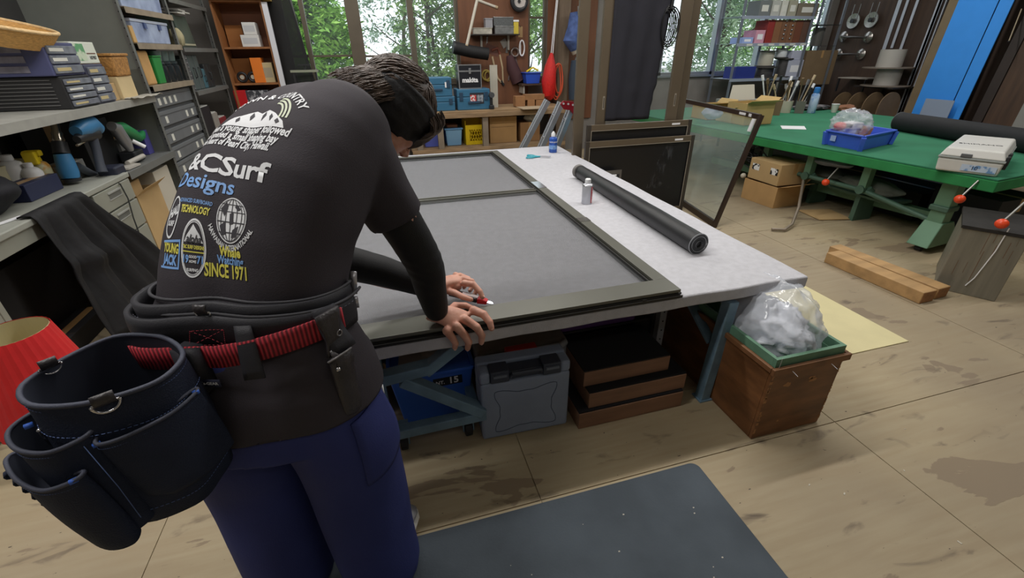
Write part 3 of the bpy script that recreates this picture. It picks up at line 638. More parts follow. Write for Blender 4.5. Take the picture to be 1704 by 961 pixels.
def section(t, off=0.0, n=48, e=2.35, off2=None):
    c, az, a, b = spine(t); c2 = spine(min(1, t+0.04))[0]; c1 = spine(max(-0.1, t-0.04))[0]; T = (c2-c1).normalized()
    bl = max(0.0, min(1.0, (t-0.30)/0.22)); T = (V((0, 0, 1))*(1-bl) + T*bl).normalized()
    f, r = fdir(az); r = (r - T*r.dot(T)).normalized(); d = T.cross(r)*-1.0
    if d.dot(f) < 0: d = -d
    out = []
    for k in range(n):
        q = 2*pi*k/n; cx, sx = cos(q), sin(q)
        x = (abs(cx)**(2/e))*(1 if cx > 0 else -1); y = (abs(sx)**(2/e))*(1 if sx > 0 else -1)
        # shallow groove along the spine, rounder shoulder blades
        groove = 0.012*math.exp(-(cx/0.16)**2) if (sx < 0 and t > 0.2) else 0
        out.append(c + r*(x*(a+off)) + d*(y*(b+off)+groove))
    return out, c, r, d, T
# limbs (joint positions)
R_SH = V((-0.052, 1.082, 1.150)); R_EL = V((0.062, 1.128, 0.850)); R_WR = P(727, 519, w=1.385)
L_SH = V((-0.212, 1.312, 1.140)); L_EL = V((-0.200, 1.375, 0.800)); L_WR = P(728, 481, z=0.628)
def limb(mb, pts, rs, n=20, sub=6, squash=None):
    P_, R2 = [], []
    pts = [V(p) for p in pts]
    for i in range(len(pts)-1):
        g = [pts[max(0, i-1)], pts[i], pts[i+1], pts[min(len(pts)-1, i+2)]]
        for k in range(sub):
            q = k/sub
            P_.append(0.5*((2*g[1])+(g[2]-g[0])*q+(2*g[0]-5*g[1]+4*g[2]-g[3])*q*q+(3*g[1]-g[0]-3*g[2]+g[3])*q**3)); R2.append(rs[i]*(1-q)+rs[i+1]*q)
    P_.append(pts[-1]); R2.append(rs[-1]); mb.tube(P_, R2, n); mb.ell(P_[0], R2[0], R2[0], R2[0]); mb.ell(P_[-1], R2[-1], R2[-1], R2[-1]); return P_, R2
def remeshed(name, mb, voxel, smooth_it=4, fac=0.6, extra=None):
    me = mb.mesh(name+'_src'); o = bpy.data.objects.new(name+'_src', me); C.objects.link(o)
    r = o.modifiers.new('r', 'REMESH'); r.mode = 'VOXEL'; r.voxel_size = voxel
    s = o.modifiers.new('s', 'SMOOTH'); s.iterations = smooth_it; s.factor = fac
    dg = bpy.context.evaluated_depsgraph_get(); dg.update()
    out = bpy.data.meshes.new_from_object(o.evaluated_get(dg)); out.name = name
    bpy.data.objects.remove(o)
    for p in out.polygons: p.use_smooth = True
    return out
person = thing('person', 'worker in black printed t-shirt, black arm sleeves and navy trousers bending over the table', 'person', (-0.3, 0.93, 0.0))
PO = V((-0.3, 0.93, 0.0))
def pchild(name, me, mat, parent=None):
    if isinstance(me, MB): me = me.mesh(name)
    par = parent or person
    me.transform(Matrix.Translation(-PO)); me.materials.clear(); me.materials.append(mat)
    for p in me.polygons: p.use_smooth = True
    o = bpy.data.objects.new(name, me); C.objects.link(o); o.parent = par
    return o
# ---- skin
def skin_material():
    m = bpy.data.materials.new('skin'); m.use_nodes = True; nt = m.node_tree; b = nt.nodes['Principled BSDF']; L = nt.links
    tc = nt.nodes.new('ShaderNodeTexCoord'); n = nt.nodes.new('ShaderNodeTexNoise'); n.inputs['Scale'].default_value = 28; n.inputs['Detail'].default_value = 5
    L.new(tc.outputs['Object'], n.inputs['Vector']); cr = nt.nodes.new('ShaderNodeValToRGB'); cr.color_ramp.elements[0].position = .35; cr.color_ramp.elements[1].position = .65
    cr.color_ramp.elements[0].color = lin((196, 138, 118))+(1,); cr.color_ramp.elements[1].color = lin((218, 166, 146))+(1,)
    L.new(n.outputs['Fac'], cr.inputs[0]); L.new(cr.outputs[0], b.inputs['Base Color']); b.inputs['Roughness'].default_value = 0.5
    b.inputs['Subsurface Weight'].default_value = 0.12; b.inputs['Subsurface Radius'].default_value = (0.01, 0.004, 0.002); b.inputs['Subsurface Scale'].default_value = 0.3
    n2 = nt.nodes.new('ShaderNodeTexNoise'); n2.inputs['Scale'].default_value = 260; L.new(tc.outputs['Object'], n2.inputs['Vector'])
    bp = nt.nodes.new('ShaderNodeBump'); bp.inputs['Strength'].default_value = .15; bp.inputs['Distance'].default_value = .002; L.new(n2.outputs['Fac'], bp.inputs['Height']); L.new(bp.outputs[0], b.inputs['Normal'])
    return m
skin = skin_material()
# ---- head: local frame, crown along hz, face along hy (forward), hx = his right
HC = V((0.035, 1.262, 1.216))
hz = V((0.62, 0.33, 0.34)).normalized()          # neck-to-crown
fy = V((0.42, 0.12, -0.86)); hy = (fy - hz*fy.dot(hz)).normalized(); hx = hy.cross(hz).normalized()
HM = Matrix((hx, hy, hz)).transposed().to_4x4(); HM.translation = HC
body = MB()
rings = [section(t, -0.012)[0] for t in [-0.1, 0, .1, .2, .3, .4, .5, .6, .7, .8, .86, .9, .94, .97, 1.0]]
body.loft(rings)
neck0 = V((-0.085, 1.24, 1.215)); neck1 = HC - hz*0.05 - hy*0.02
limb(body, [neck0, neck0.lerp(neck1, .5), neck1], [0.062, 0.057, 0.058])
hd = MB()
hd.ell((0, -0.008, 0.022), 0.073, 0.094, 0.088, 28, 18)            # skull
hd.ell((0, 0.030, -0.030), 0.060, 0.060, 0.075, 24, 16)            # face mass
hd.ell((0, 0.050, -0.088), 0.034, 0.030, 0.026, 18, 12)            # chin
hd.ell((0.036, 0.012, -0.066), 0.024, 0.045, 0.026, 16, 10); hd.ell((-0.036, 0.012, -0.066), 0.024, 0.045, 0.026, 16, 10)   # jaw
hd.ell((0, 0.076, 0.012), 0.048, 0.016, 0.012, 18, 10)             # brow
hd.ell((0.034, 0.068, -0.022), 0.019, 0.018, 0.015, 14, 10); hd.ell((-0.034, 0.068, -0.022), 0.019, 0.018, 0.015, 14, 10)  # cheekbones
hd.tube([(0, 0.080, 0.005), (0, 0.094, -0.015), (0, 0.104, -0.032), (0, 0.096, -0.040)], [0.007, 0.009, 0.012, 0.009], 12)  # nose
hd.ell((0.011, 0.093, -0.035), 0.008, 0.008, 0.007, 10, 8); hd.ell((-0.011, 0.093, -0.035), 0.008, 0.008, 0.007, 10, 8)
hd.ell((0, 0.082, -0.057), 0.022, 0.010, 0.005, 14, 8); hd.ell((0, 0.080, -0.066), 0.019, 0.010, 0.0055, 14, 8)       # lips
for s_ in (1, -1):                                                  # ears, flattened under the band
    hd.ell((s_*0.068, -0.012, -0.018), 0.006, 0.016, 0.026, 14, 12)
for v in hd.v: v[:] = HM @ v
body.v, body.f = body.v, body.f
o_ = len(body.v); body.v += hd.v; body.f += [tuple(i+o_ for i in f) for f in hd.f]
# ---- arms
limb(body, [R_SH, R_EL, R_WR], [0.062, 0.043, 0.030]); limb(body, [L_SH, L_EL, L_WR], [0.062, 0.043, 0.030])
# ---- legs
R_HIP = V((-0.215, 0.875, 0.72)); R_KN = V((-0.185, 0.875, 0.40)); R_AN = V((-0.180, 0.850, 0.07))
L_HIP = V((-0.425, 0.930, 0.72)); L_KN = V((-0.455, 0.975, 0.40)); L_AN = V((-0.465, 0.93, 0.07))
for h_, k_, a_ in ((R_HIP, R_KN, R_AN), (L_HIP, L_KN, L_AN)): limb(body, [h_, k_, a_], [0.085, 0.055, 0.038])
# ---- right hand gripping the table edge: knuckles up, fingers draped over the front edge
def finger(mb, pts, r): mb.tube([V(p) for p in pts], r, 12); mb.ell(V(pts[-1]), r[-1], r[-1], r[-1], 12, 8); [mb.ell(V(p), q*1.03, q*1.03, q*1.03, 12, 8) for p, q in zip(pts[:-1], r[:-1])]
hand = MB()
# palm block as loft from the wrist to the knuckle row
def palm(mb, wr, kn, half_w0, half_w1, th0, th1, side, nrm, n=20):
    rings = []
    for k in range(8):
        q = k/7; c = wr.lerp(kn, q) + nrm*(0.010*sin(pi*q)); a = half_w0*(1-q)+half_w1*q; b = th0*(1-q)+th1*q
        rings.append([c + side*(a*cos(2*pi*j/n)) + nrm*(b*sin(2*pi*j/n)) for j in range(n)])
    mb.loft(rings)
R_PALM = P(727, 521, w=1.405); W = R_PALM
KN = [P(788, 516, z=0.616), P(774, 531, z=0.610), P(760, 543, z=0.602), P(743, 550, z=0.594)]   # index .. little
kc = (KN[0]+KN[3])/2; side = (KN[0]-KN[3]).normalized(); ax = (kc-W).normalized(); nrm = ax.cross(side); nrm = nrm if nrm.z > 0 else -nrm; nrm.normalize()
palm(hand, W - ax*0.01, kc + ax*0.006 - nrm*0.006, 0.036, 0.047, 0.024, 0.016, side, nrm)
palm(hand, W - nrm*0.008, kc - ax*0.002 - nrm*0.018, 0.032, 0.040, 0.020, 0.014, side, nrm)
limb(hand, [R_WR + V((-0.002, 0, 0.02)), R_WR, W], [0.029, 0.030, 0.029])
for k_ in KN: hand.ell(k_ - nrm*0.003, 0.0135, 0.0135, 0.012, 12, 8)
FR = [  # knuckle, middle joint, last joint, tip: folded over the felt edge
    [KN[0], P(805, 523, z=0.610), P(815, 536, z=0.592), P(818, 546, z=0.576)],
    [KN[1], P(793, 544, Y=1.160), P(802, 558, Y=1.157), P(801, 569, Y=1.163)],
    [KN[2], P(773, 557, Y=1.157), P(780, 569, Y=1.155), P(778, 579, Y=1.162)],
    [KN[3], P(753, 562, Y=1.158), P(758, 571, Y=1.157), P(757, 578, Y=1.163)]]
for i, fp in enumerate(FR):
    r = [0.0150, 0.0138, 0.0122, 0.0100] if i < 3 else [0.0136, 0.0122, 0.0108, 0.0090]
    finger(hand, fp, r)
finger(hand, [W+ax*0.02+side*0.016-nrm*0.006, P(757, 508, z=0.606), P(775, 508, z=0.600), P(789, 514, z=0.594)], [0.014, 0.0125, 0.011, 0.009])
HSPLIT = len(hand.v)
# ---- left hand holding the knife over the net
WL = L_WR
KL = [P(773, 471, z=0.642), P(770, 464, z=0.640), P(765, 459, z=0.634), P(758, 457, z=0.626)]
kcl = (KL[0]+KL[3])/2; sl = (KL[0]-KL[3]).normalized(); al = (kcl-WL).normalized(); nl = al.cross(sl); nl = nl if nl.z > 0 else -nl; nl.normalize()
palm(hand, WL - al*0.012, kcl - al*0.002, 0.032, 0.036, 0.024, 0.016, sl, nl)
hand.ell(WL.lerp(kcl, .5) - nl*0.008, 0.026, 0.026, 0.022)
hand.ell(P(759, 476, z=0.624), 0.022, 0.020, 0.018)
for k_ in KL: hand.ell(k_ - nl*0.002, 0.011, 0.011, 0.010, 12, 8)
FL = [
    [KL[0], P(788, 473, z=0.645), P(799, 485, z=0.628), P(803, 494, z=0.613)],
    [KL[1], P(785, 468, z=0.634), P(794, 481, z=0.612), P(790, 489, z=0.598)],
    [KL[2], P(779, 464, z=0.624), P(787, 476, z=0.602), P(782, 483, z=0.592)],
    [KL[3], P(771, 461, z=0.616), P(777, 471, z=0.598), P(772, 478, z=0.590)]]
for i, fp in enumerate(FL):
    r = [0.0128, 0.0115, 0.0104, 0.0086] if i < 3 else [0.0112, 0.0102, 0.0092, 0.0078]
    finger(hand, fp, r)
finger(hand, [WL+al*0.02+sl*0.010-nl*0.006, P(757, 487, z=0.622), P(771, 494, z=0.616), P(784, 498, z=0.611)], [0.0135, 0.012, 0.0105, 0.0085])
for i_, v_ in enumerate(hand.v):
    w_ = R_WR if i_ < HSPLIT else L_WR
    k_ = 1.0
    hand.v[i_] = w_ + (v_-w_)*k_
def hs(fp, w_, k_): return [w_ + (V(q_)-w_)*k_ for q_ in fp]
FR = [hs(x, R_WR, 1.0) for x in FR]; FL = [hs(x, L_WR, 1.0) for x in FL]
o_ = len(body.v); body.v += hand.v; body.f += [tuple(i+o_ for i in f) for f in hand.f]
bme = remeshed('body', body, 0.0034, 3, 0.5)
bodyo = pchild('body', bme, skin)
FR_R, FL_R = 0.0092, 0.0086
nailm = M('fingernail', (226, 184, 168), 0.3)
for fp, nn in [(x, 0) for x in FR] + [(x, 1) for x in FL]:
    d = (V(fp[-1])-V(fp[-2])).normalized(); up = (V((0, -1, 0.25)) if nn == 0 else V((0.3, 0.2, 1))); up = (up-d*up.dot(d)).normalized(); s_ = d.cross(up)
    mt = Matrix((s_, d, up)).transposed().to_4x4(); mt.translation = V(fp[-1]) + d*0.001 + up*0.0068
    g = MB(); g.ell((0, 0, 0), 0.0046, 0.006, 0.0020, 12, 8, mt); pchild('fingernail', g, nailm)
# eyes
for s_ in (1, -1):
    g = MB(); g.ell((s_*0.029, 0.071, -0.004), 0.011, 0.009, 0.006, 14, 10, HM); e = pchild('eye', g, M('eye_dark', (40, 30, 28), 0.3))
    g = MB(); g.tube([HM @ V((s_*(0.015+0.007*k), 0.083-0.004*k*k*0.4, 0.014+0.003*sin(k))) for k in range(5)], [0.002, 0.003, 0.003, 0.0025, 0.001], 6); pchild('eyebrow', g, M('hair_dark', (34, 28, 26), 0.5))
# ---- hair: combed strands over a scalp cap, sticking out at the front under the band
hairm = M('hair_strands', (84, 70, 62), 0.42, var=0.35, scale=40, spec=0.6)
g = MB(); g.ell((0, -0.014, 0.030), 0.082, 0.104, 0.096, 32, 22)
cap = MB()
src = g
keep = set(i for i, v in enumerate(src.v) if (v.z > 0.045 - 0.0*v.y or (v.y < 0.02 and v.z > -0.06)))
cap.v = [HM @ v for v in src.v]; cap.f = [f for f in src.f if all(i in keep for i in f)]
hair = pchild('hair', cap, hairm)
rn = random.Random(11); g = MB()
def scalp(th, ph, k=1.0):   # th around, ph from crown
    return V((0.082*k*sin(ph)*cos(th), -0.014+0.104*k*sin(ph)*sin(th), 0.030+0.096*k*cos(ph)))
for k in range(1500):
    th = rn.uniform(0, 2*pi); ph = rn.uniform(0, 1.75)
    if sin(th) > 0.25 and ph > 1.1: continue
    L_ = rn.uniform(0.6, 1.3)
    pts = []
    for j in range(6):
        # strands run from the parting back and down round the head
        q = j/5; t2 = th + (0.5 if cos(th) > 0 else -0.5)*q*L_*(-1 if sin(th) < 0 else 1)*0.6; p2 = min(1.95, ph + 0.38*q*L_)
        pts.append(HM @ scalp(t2, p2, 1.0 + 0.045*sin(pi*q) + rn.uniform(0.0, 0.015) + 0.01*q))
    g.tube(pts, [0.0011, 0.0016, 0.0016, 0.0014, 0.001, 0.0004], 4, caps=False)
for k in range(260):        # loose fringe falling past the band at the forehead
    x = rn.uniform(-0.075, 0.08); st = V((x, 0.075-abs(x)*0.35, 0.055+rn.uniform(-0.01, 0.035))); pts = []
    for j in range(6):
        q = j/5; pts.append(HM @ (st + V((0.02*sin(x*40)*q + rn.uniform(-0.003, 0.003), 0.030*sin(pi*min(1, q*0.9)) + 0.012*q, -0.085*q*q - 0.01*q + 0.02*q))))
    g.tube(pts, [0.0013, 0.0016, 0.0015, 0.0012, 0.0009, 0.0004], 4, caps=False)
for k in range(330):        # nape
    th = rn.uniform(-pi*0.95, -pi*0.05); st = scalp(th, 1.75, 1.0); pts = []
    for j in range(5):
        q = j/4; pts.append(HM @ (st + V((0.004*rn.uniform(-1, 1), -0.030*q, -0.085*q*rn.uniform(.8, 1.2)))))
    g.tube(pts, [0.0012, 0.0014, 0.0012, 0.0009, 0.0004], 4, caps=False)
pchild('strands', g.mesh('strands', False), hairm, hair)['kind'] = 'stuff'
# ---- black headband: wide pleated cloth from the forehead round the ears to the nape
bandm = M('headband_black', (20, 20, 24), 0.7, var=0.2, scale=30, bump=0.3, bscale=60)
rings = []; NB = 72
for j in range(15):
    q = j/14; ring = []
    for k in range(NB):
        th = 2*pi*k/NB; s_, c_ = sin(th), cos(th)      # s_ = forward
        zc = -0.008 + 0.034*s_; hw = 0.057 + 0.004*abs(c_); z = zc + (q-0.5)*2*hw
        pl = 0.0022*sin(q*26 + 2.2*s_ + 1.5*c_)
        kk = sqrt(max(0.25, 1-((z-0.022)/0.105)**2)); ring.append(HM @ V((0.088*kk*c_*1.02 + pl*c_, -0.010+0.103*kk*s_ + pl*s_, z)))
    rings.append(ring)
g = MB(); g.loft(rings, caps=False)
hb = pchild('headband', g, bandm)
sd = hb.modifiers.new('thickness', 'SOLIDIFY'); sd.thickness = 0.003; sd.offset = 1
R_HIP_ = V((-0.232, 0.886, 0.745)); L_HIP_ = V((-0.400, 0.930, 0.745))
# ---- t-shirt: torso + sleeves grown into one surface
sh = MB()
ts = [-0.085, -0.05, 0.0, 0.08, .16, .24, .32, .4, .48, .56, .64, .72, .8, .86, .9, .94, .965, .985]
rings = []
for t in ts:
    flare = 0.012 + (0.014 if t < 0.1 else 0.0)
    rg, c, r, d, T = section(t, flare); rings.append(rg)
rg_ = [p_ + V((0, 0, -0.03)) for p_ in rings[0]]; rings.insert(0, rg_)
sh.loft(rings)
def sleeve(a, b, rs, shift=V((0, 0, 0))):
    P_ = [a.lerp(b, k/5)+shift*sin(pi*k/5) for k in range(6)]; sh.tube(P_, rs, 26); sh.ell(a, rs[0], rs[0], rs[0]*0.95)
R_HEM = R_SH.lerp(R_EL, 0.55) + V((-0.004, 0, 0)); L_HEM = L_SH.lerp(L_EL, 0.6)
sleeve(R_SH+V((-0.012, 0.010, 0.004)), R_HEM, [0.088, 0.085, 0.080, 0.076, 0.074, 0.073])
sleeve(L_SH+V((0.01, -0.01, 0.0)), L_HEM, [0.080, 0.08, 0.08, 0.078, 0.076, 0.074])
sh.ell(V((-0.105, 1.205, 1.195)), 0.085, 0.085, 0.055)
limb(sh, [V((-0.09, 1.17, 1.185)), V((-0.06, 1.12, 1.18))], [0.075, 0.07]); limb(sh, [V((-0.15, 1.24, 1.185)), V((-0.20, 1.285, 1.165))], [0.075, 0.062])
sh.tube([R_HIP_+V((0, 0, 0.17)), R_HIP_+V((0, 0, 0.10)), R_HIP_+V((0.004, 0, 0.0)), R_HIP_+V((0.012, -0.004, -0.14))], [0.05, 0.110, 0.144, 0.156], 30)
sh.tube([L_HIP_+V((0, 0, 0.17)), L_HIP_+V((0, 0, 0.10)), L_HIP_+V((0, 0, 0.0)), L_HIP_+V((0, 0, -0.14))], [0.09, 0.11, 0.130, 0.134], 30)
sme = remeshed('shirt', sh, 0.006, 12, 0.6)
hA = P(385, 764, w=0.80) - V((0, 0, 0.030)); hB = P(652, 694, w=0.86) - V((0, 0, 0.048)); hn = (hB-hA).cross(fdir(14)[0]).normalized()
if hn.z < 0: hn = -hn
bm = bmesh.new(); bm.from_mesh(sme); gm_ = bm.verts[:]+bm.edges[:]+bm.faces[:]
cut = bmesh.ops.bisect_plane(bm, geom=gm_, plane_co=hA, plane_no=hn, clear_inner=True)['geom_cut']
ed = [e for e in cut if isinstance(e, bmesh.types.BMEdge)]
ex_ = bmesh.ops.extrude_edge_only(bm, edges=ed)['geom']
cc_ = (hA+hB)/2; cc_ = V((-0.31, 0.92, 0)); vs_ = [v for v in ex_ if isinstance(v, bmesh.types.BMVert)]
for v in vs_: d_ = V((v.co.x-cc_.x, v.co.y-cc_.y, 0)); v.co -= d_*0.05; v.co.z += 0.012
bm.normal_update(); bm.to_mesh(sme); bm.free()
for p in sme.polygons: p.use_smooth = True
def cloth_noise(me, amp, fn):
    cos_ = [v.co.copy() for v in me.vertices]; nrs = [v.normal.copy() for v in me.vertices]; flat = []
    for c_, n_ in zip(cos_, nrs): flat.extend(c_ + n_*(amp*fn(c_)))
    me.vertices.foreach_set('co', flat); me.update()
def foldf(p):
    d = (p - R_SH).length; d2 = (p - V((-0.16, 1.0, 0.93))).length
    a = noise.noise(V((p.x*7+p.y*5, p.y*7-p.x*3, p.z*9)))*0.5
    w = math.exp(-(d2/0.22)**2)
    a += w*0.9*sin(38*(p.z*0.8 + p.x*0.7 - p.y*0.3) + 3*noise.noise(p*6))
    w2 = math.exp(-((p-V((0.0, 1.10, 1.02))).length/0.10)**2)
    a += w2*0.8*sin(60*(p.z*0.5+p.x*0.9)+2*noise.noise(p*8))
    if p.z < 0.82: a += 0.7*sin(24*(p.x*0.8+p.y*0.2)+10*p.z+4*noise.noise(p*5))*min(1, (0.82-p.z)/0.08)
    return a
cloth_noise(sme, 0.0035, foldf)
shirtm = M('black_tshirt', (58, 54, 60), 0.78, var=0.06, scale=6, bump=0.18, bscale=420, spec=0.3)
shirt = pchild('shirt', sme, shirtm)
# ---- hem stitching on the sleeve
def ringpts(c, ax_, r, n=40, ecc=1.0):
    a = ax_.cross(V((0, 0, 1))); a = a.normalized(); b = ax_.cross(a); return [c + a*(r*cos(2*pi*k/n)) + b*(r*ecc*sin(2*pi*k/n)) for k in range(n)]
axR = (R_HEM-R_SH).normalized()
# ---- compression sleeves
slm = M('arm_sleeve_black', (15, 15, 19), 0.72, var=0.1, bump=0.1, bscale=300)
g = MB(); limb(g, [R_SH.lerp(R_EL, .45), R_EL, R_EL.lerp(R_WR, .5), R_WR-(R_WR-R_EL)*0.06], [0.056, 0.052, 0.0465, 0.0375], n=28, sub=8)
me = remeshed('arm_sleeve', g, 0.005, 6)
cloth_noise(me, 0.0016, lambda p: sin(190*(p.z*0.9+p.x*0.25)+3*noise.noise(p*9))*math.exp(-((p-R_EL).length/0.06)**2)+0.4*noise.noise(p*16)); pchild('arm_sleeve', me, slm)
g = MB(); limb(g, [L_SH.lerp(L_EL, .5), L_EL, L_EL.lerp(L_WR, .5), L_WR-(L_WR-L_EL)*0.04], [0.062, 0.058, 0.050, 0.037], n=28, sub=8)
me = remeshed('arm_sleeve', g, 0.005, 6); cloth_noise(me, 0.0018, lambda p: sin(110*(p.x))*math.exp(-((p-L_EL).length/0.08)**2)+0.4*noise.noise(p*16)); pchild('arm_sleeve', me, slm)
# ---- trousers
tr = MB()
rings = [section(t, 0.010)[0] for t in (-0.1, -0.03, 0.05, 0.12, 0.2)]; tr.loft(rings)
limb(tr, [R_HIP+V((-0.012, 0, -0.02)), V((-0.190, 0.865, 0.55)), R_KN, V((-0.178, 0.850, 0.2)), V((-0.172, 0.845, 0.055))], [0.120, 0.126, 0.118, 0.112, 0.112], n=30)
limb(tr, [L_HIP+V((0.0, 0, -0.02)), V((-0.425, 0.94, 0.55)), V((-0.435, 0.96, 0.4)), V((-0.425, 0.93, 0.2)), V((-0.42, 0.915, 0.055))], [0.130, 0.136, 0.130, 0.122, 0.12], n=30)
tme = remeshed('trousers', tr, 0.007, 8)
def tf(p):
    a = noise.noise(V((p.x*9, p.y*9, p.z*3)))*0.8+0.5*sin(34*p.x+9*p.y+6*noise.noise(p*2.5))*max(0, min(1, (0.6-p.z)/0.3))
    return a
cloth_noise(tme, 0.006, tf)
navy = M('navy_trousers', (50, 58, 112), 0.8, var=0.1, scale=5, bump=0.12, bscale=300, spec=0.25)
trou = pchild('trousers', tme, navy)
# cargo pocket with a small white tag on the right thigh
def on_leg(u, z, off=0.0):   # u = angle round the right thigh
    c = V((-0.195, 0.870, 0)); c = c.copy(); c.z = z; r = 0.134+off
    return c + V((cos(u)*r, sin(u)*r, 0))
tbv = BVHTree.FromPolygons([v.co + PO for v in tme.vertices], [tuple(p.vertices) for p in tme.polygons])
def snap(p, bv, off):
    l, n, i, d = bv.find_nearest(p)
    return l + n*off if l is not None else p
g = MB(); rows = []
for j in range(13):
    q = j/12; z = 0.66-0.19*q; row = []
    for k in range(9):
        s_ = k/8; u = radians(-66+62*s_ - 0*q); zz = z + 0.03*s_ + (0.022 if j == 0 else 0)*0; row.append(snap(on_leg(u, zz), tbv, 0.006))
    rows.append(row)
g.loft(rows, caps=False, closed_ring=False); pk = pchild('cargo_pocket', g, navy, trou); so = pk.modifiers.new('s', 'SOLIDIFY'); so.thickness = 0.006; so.offset = -1
p_ = snap(on_leg(radians(2), 0.655), tbv, 0.006)
g = MB(); g.box(p_.x-0.002, p_.x+0.002, p_.y-0.008, p_.y+0.004, p_.z-0.018, p_.z+0.006); pchild('tag', g, whitem, trou)
# ---- shoes
shm = M('shoe_grey', (128, 128, 132), 0.7, var=0.1); solem = M('shoe_sole', (214, 212, 206), 0.6)
for A, az in ((R_AN, 34), (L_AN, -4)):
    f, r = fdir(az); c = V((A.x, A.y, 0)); rings = []; sr = []
    for k in range(13):
        q = k/12; y = -0.075+0.265*q; w = 0.030+0.022*sin(pi*min(1, q*0.9+0.1)); w = w*(0.55 if k in (0, 12) else 1); h = 0.085*(1-q)**0.8+0.042
        if k == 12: h = 0.03
        cc = c + f*y
        rings.append([cc + r*(w*cos(2*pi*j/20)) + V((0, 0, 0.018+ (h-0.018)*0.5*(1+sin(2*pi*j/20)))) for j in range(20)])
        sr.append([cc + r*((w+0.004)*cos(2*pi*j/20)) + V((0, 0, 0.012 + 0.011*(sin(2*pi*j/20)))) for j in range(20)])
    if A is R_AN:
        for rg in (rings, sr):
            for q_ in rg:
                for p in q_: p.z += 0.011
    g = MB(); g.loft(rings); s1 = pchild('shoe', g, shm); g = MB(); g.loft(sr); pchild('sole', g, solem, s1)

# ================================================================== PRINT ON THE BACK
sbv = BVHTree.FromPolygons([v.co + PO for v in sme.vertices], [tuple(p.vertices) for p in sme.polygons])
# flat design plane behind the back: origin, right and up directions
pc, pr_, pd, pT = section(0.60)[1:5]
_, az60, a60, b60 = spine(0.60)
DO = pc - pd*(b60+0.10)
_fc = {}
def to_back(u, v, off=0.0012):
    # lateral coordinate follows the section frame so the print wraps the back as cloth does
    t = 0.622 + v*1.28
    kt = round(t*500)
    if kt not in _fc: _fc[kt] = (spine(kt/500)[3], section(kt/500, 0, 8)[1:])
    if kt+1 not in _fc: _fc[kt+1] = (spine((kt+1)/500)[3], section((kt+1)/500, 0, 8)[1:])
    q_ = t*500-kt; b, (c_, r, d, T) = _fc[kt]; b2, (c2_, r2, d2, T2) = _fc[kt+1]
    b = b+(b2-b)*q_; c_ = c_+(c2_-c_)*q_; r = r+(r2-r)*q_; d = d+(d2-d)*q_
    org = c_ + r*u - d*(b+0.12)
    hit, nrm_, i, dist = sbv.ray_cast(org, d, 0.4)
    if hit is None: return org + d*0.12
    return hit + nrm_*off
printo = None
def back_print(name, me, mat, off=0.0012, sub=0.012):
    bm = bmesh.new(); bm.from_mesh(me)
    bmesh.ops.triangulate(bm, faces=bm.faces)
    for it in range(4):
        es = [e for e in bm.edges if e.calc_length() > sub]
        if not es: break
        bmesh.ops.subdivide_edges(bm, edges=es, cuts=1); bmesh.ops.triangulate(bm, faces=bm.faces)
    for v in bm.verts: v.co = to_back(v.co.x, v.co.y, off) - PO
    bmesh.ops.recalc_face_normals(bm, faces=bm.faces)
    bm.to_mesh(me); bm.free(); me.materials.clear(); me.materials.append(mat)
    o = bpy.data.objects.new(name, me); C.objects.link(o); o.parent = shirt; return o
def btext(body, size, u, v, mat, bold=0.0, off=0.0012, shear=0.0, spacing=1.0, sx=1.0, rot=0.0, arc=None):
    me = text_mesh(body, size, bold*size, res=2, shear=shear, spacing=spacing)
    for q in me.vertices:
        x, y = q.co.x*sx, q.co.y
        if arc:   # bend along a circle of radius arc (negative = smile)
            a = x/arc; x, y = (arc+y)*sin(a) if arc > 0 else (arc+y)*sin(a), ((arc+y)*cos(a) - arc)
        if rot: x, y = x*cos(rot)-y*sin(rot), x*sin(rot)+y*cos(rot)
        q.co = V((x+u, y+v, 0))
    return back_print('lettering', me, mat, off)
def bshape(name, polys, mat, off=0.001):
    me = bpy.data.meshes.new(name); vs = []; fs = []
    for pl in polys:
        o = len(vs); vs += [(p[0], p[1], 0) for p in pl]; fs.append(tuple(range(o, o+len(pl))))
    me.from_pydata(vs, [], fs); me.update(); return back_print(name, me, mat, off, 0.010)
def ring2(u, v, rx, ry, w, n=40, a0=0, a1=2*pi):
    out = []
    for k in range(n):
        q0 = a0+(a1-a0)*k/n; q1 = a0+(a1-a0)*(k+1)/n
        out.append([(u+rx*cos(q0), v+ry*sin(q0)), (u+rx*cos(q1), v+ry*sin(q1)), (u+(rx-w)*cos(q1), v+(ry-w)*sin(q1)), (u+(rx-w)*cos(q0), v+(ry-w)*sin(q0))])
    return out
pw = M('print_shirt_white', (226, 228, 232), 0.6); pb = M('print_light_blue', (122, 168, 228), 0.6); py = M('print_yellow', (222, 214, 92), 0.6); pn = M('print_dark', (50, 48, 56), 0.7); pgy = M('print_pale_green', (206, 214, 190), 0.6)
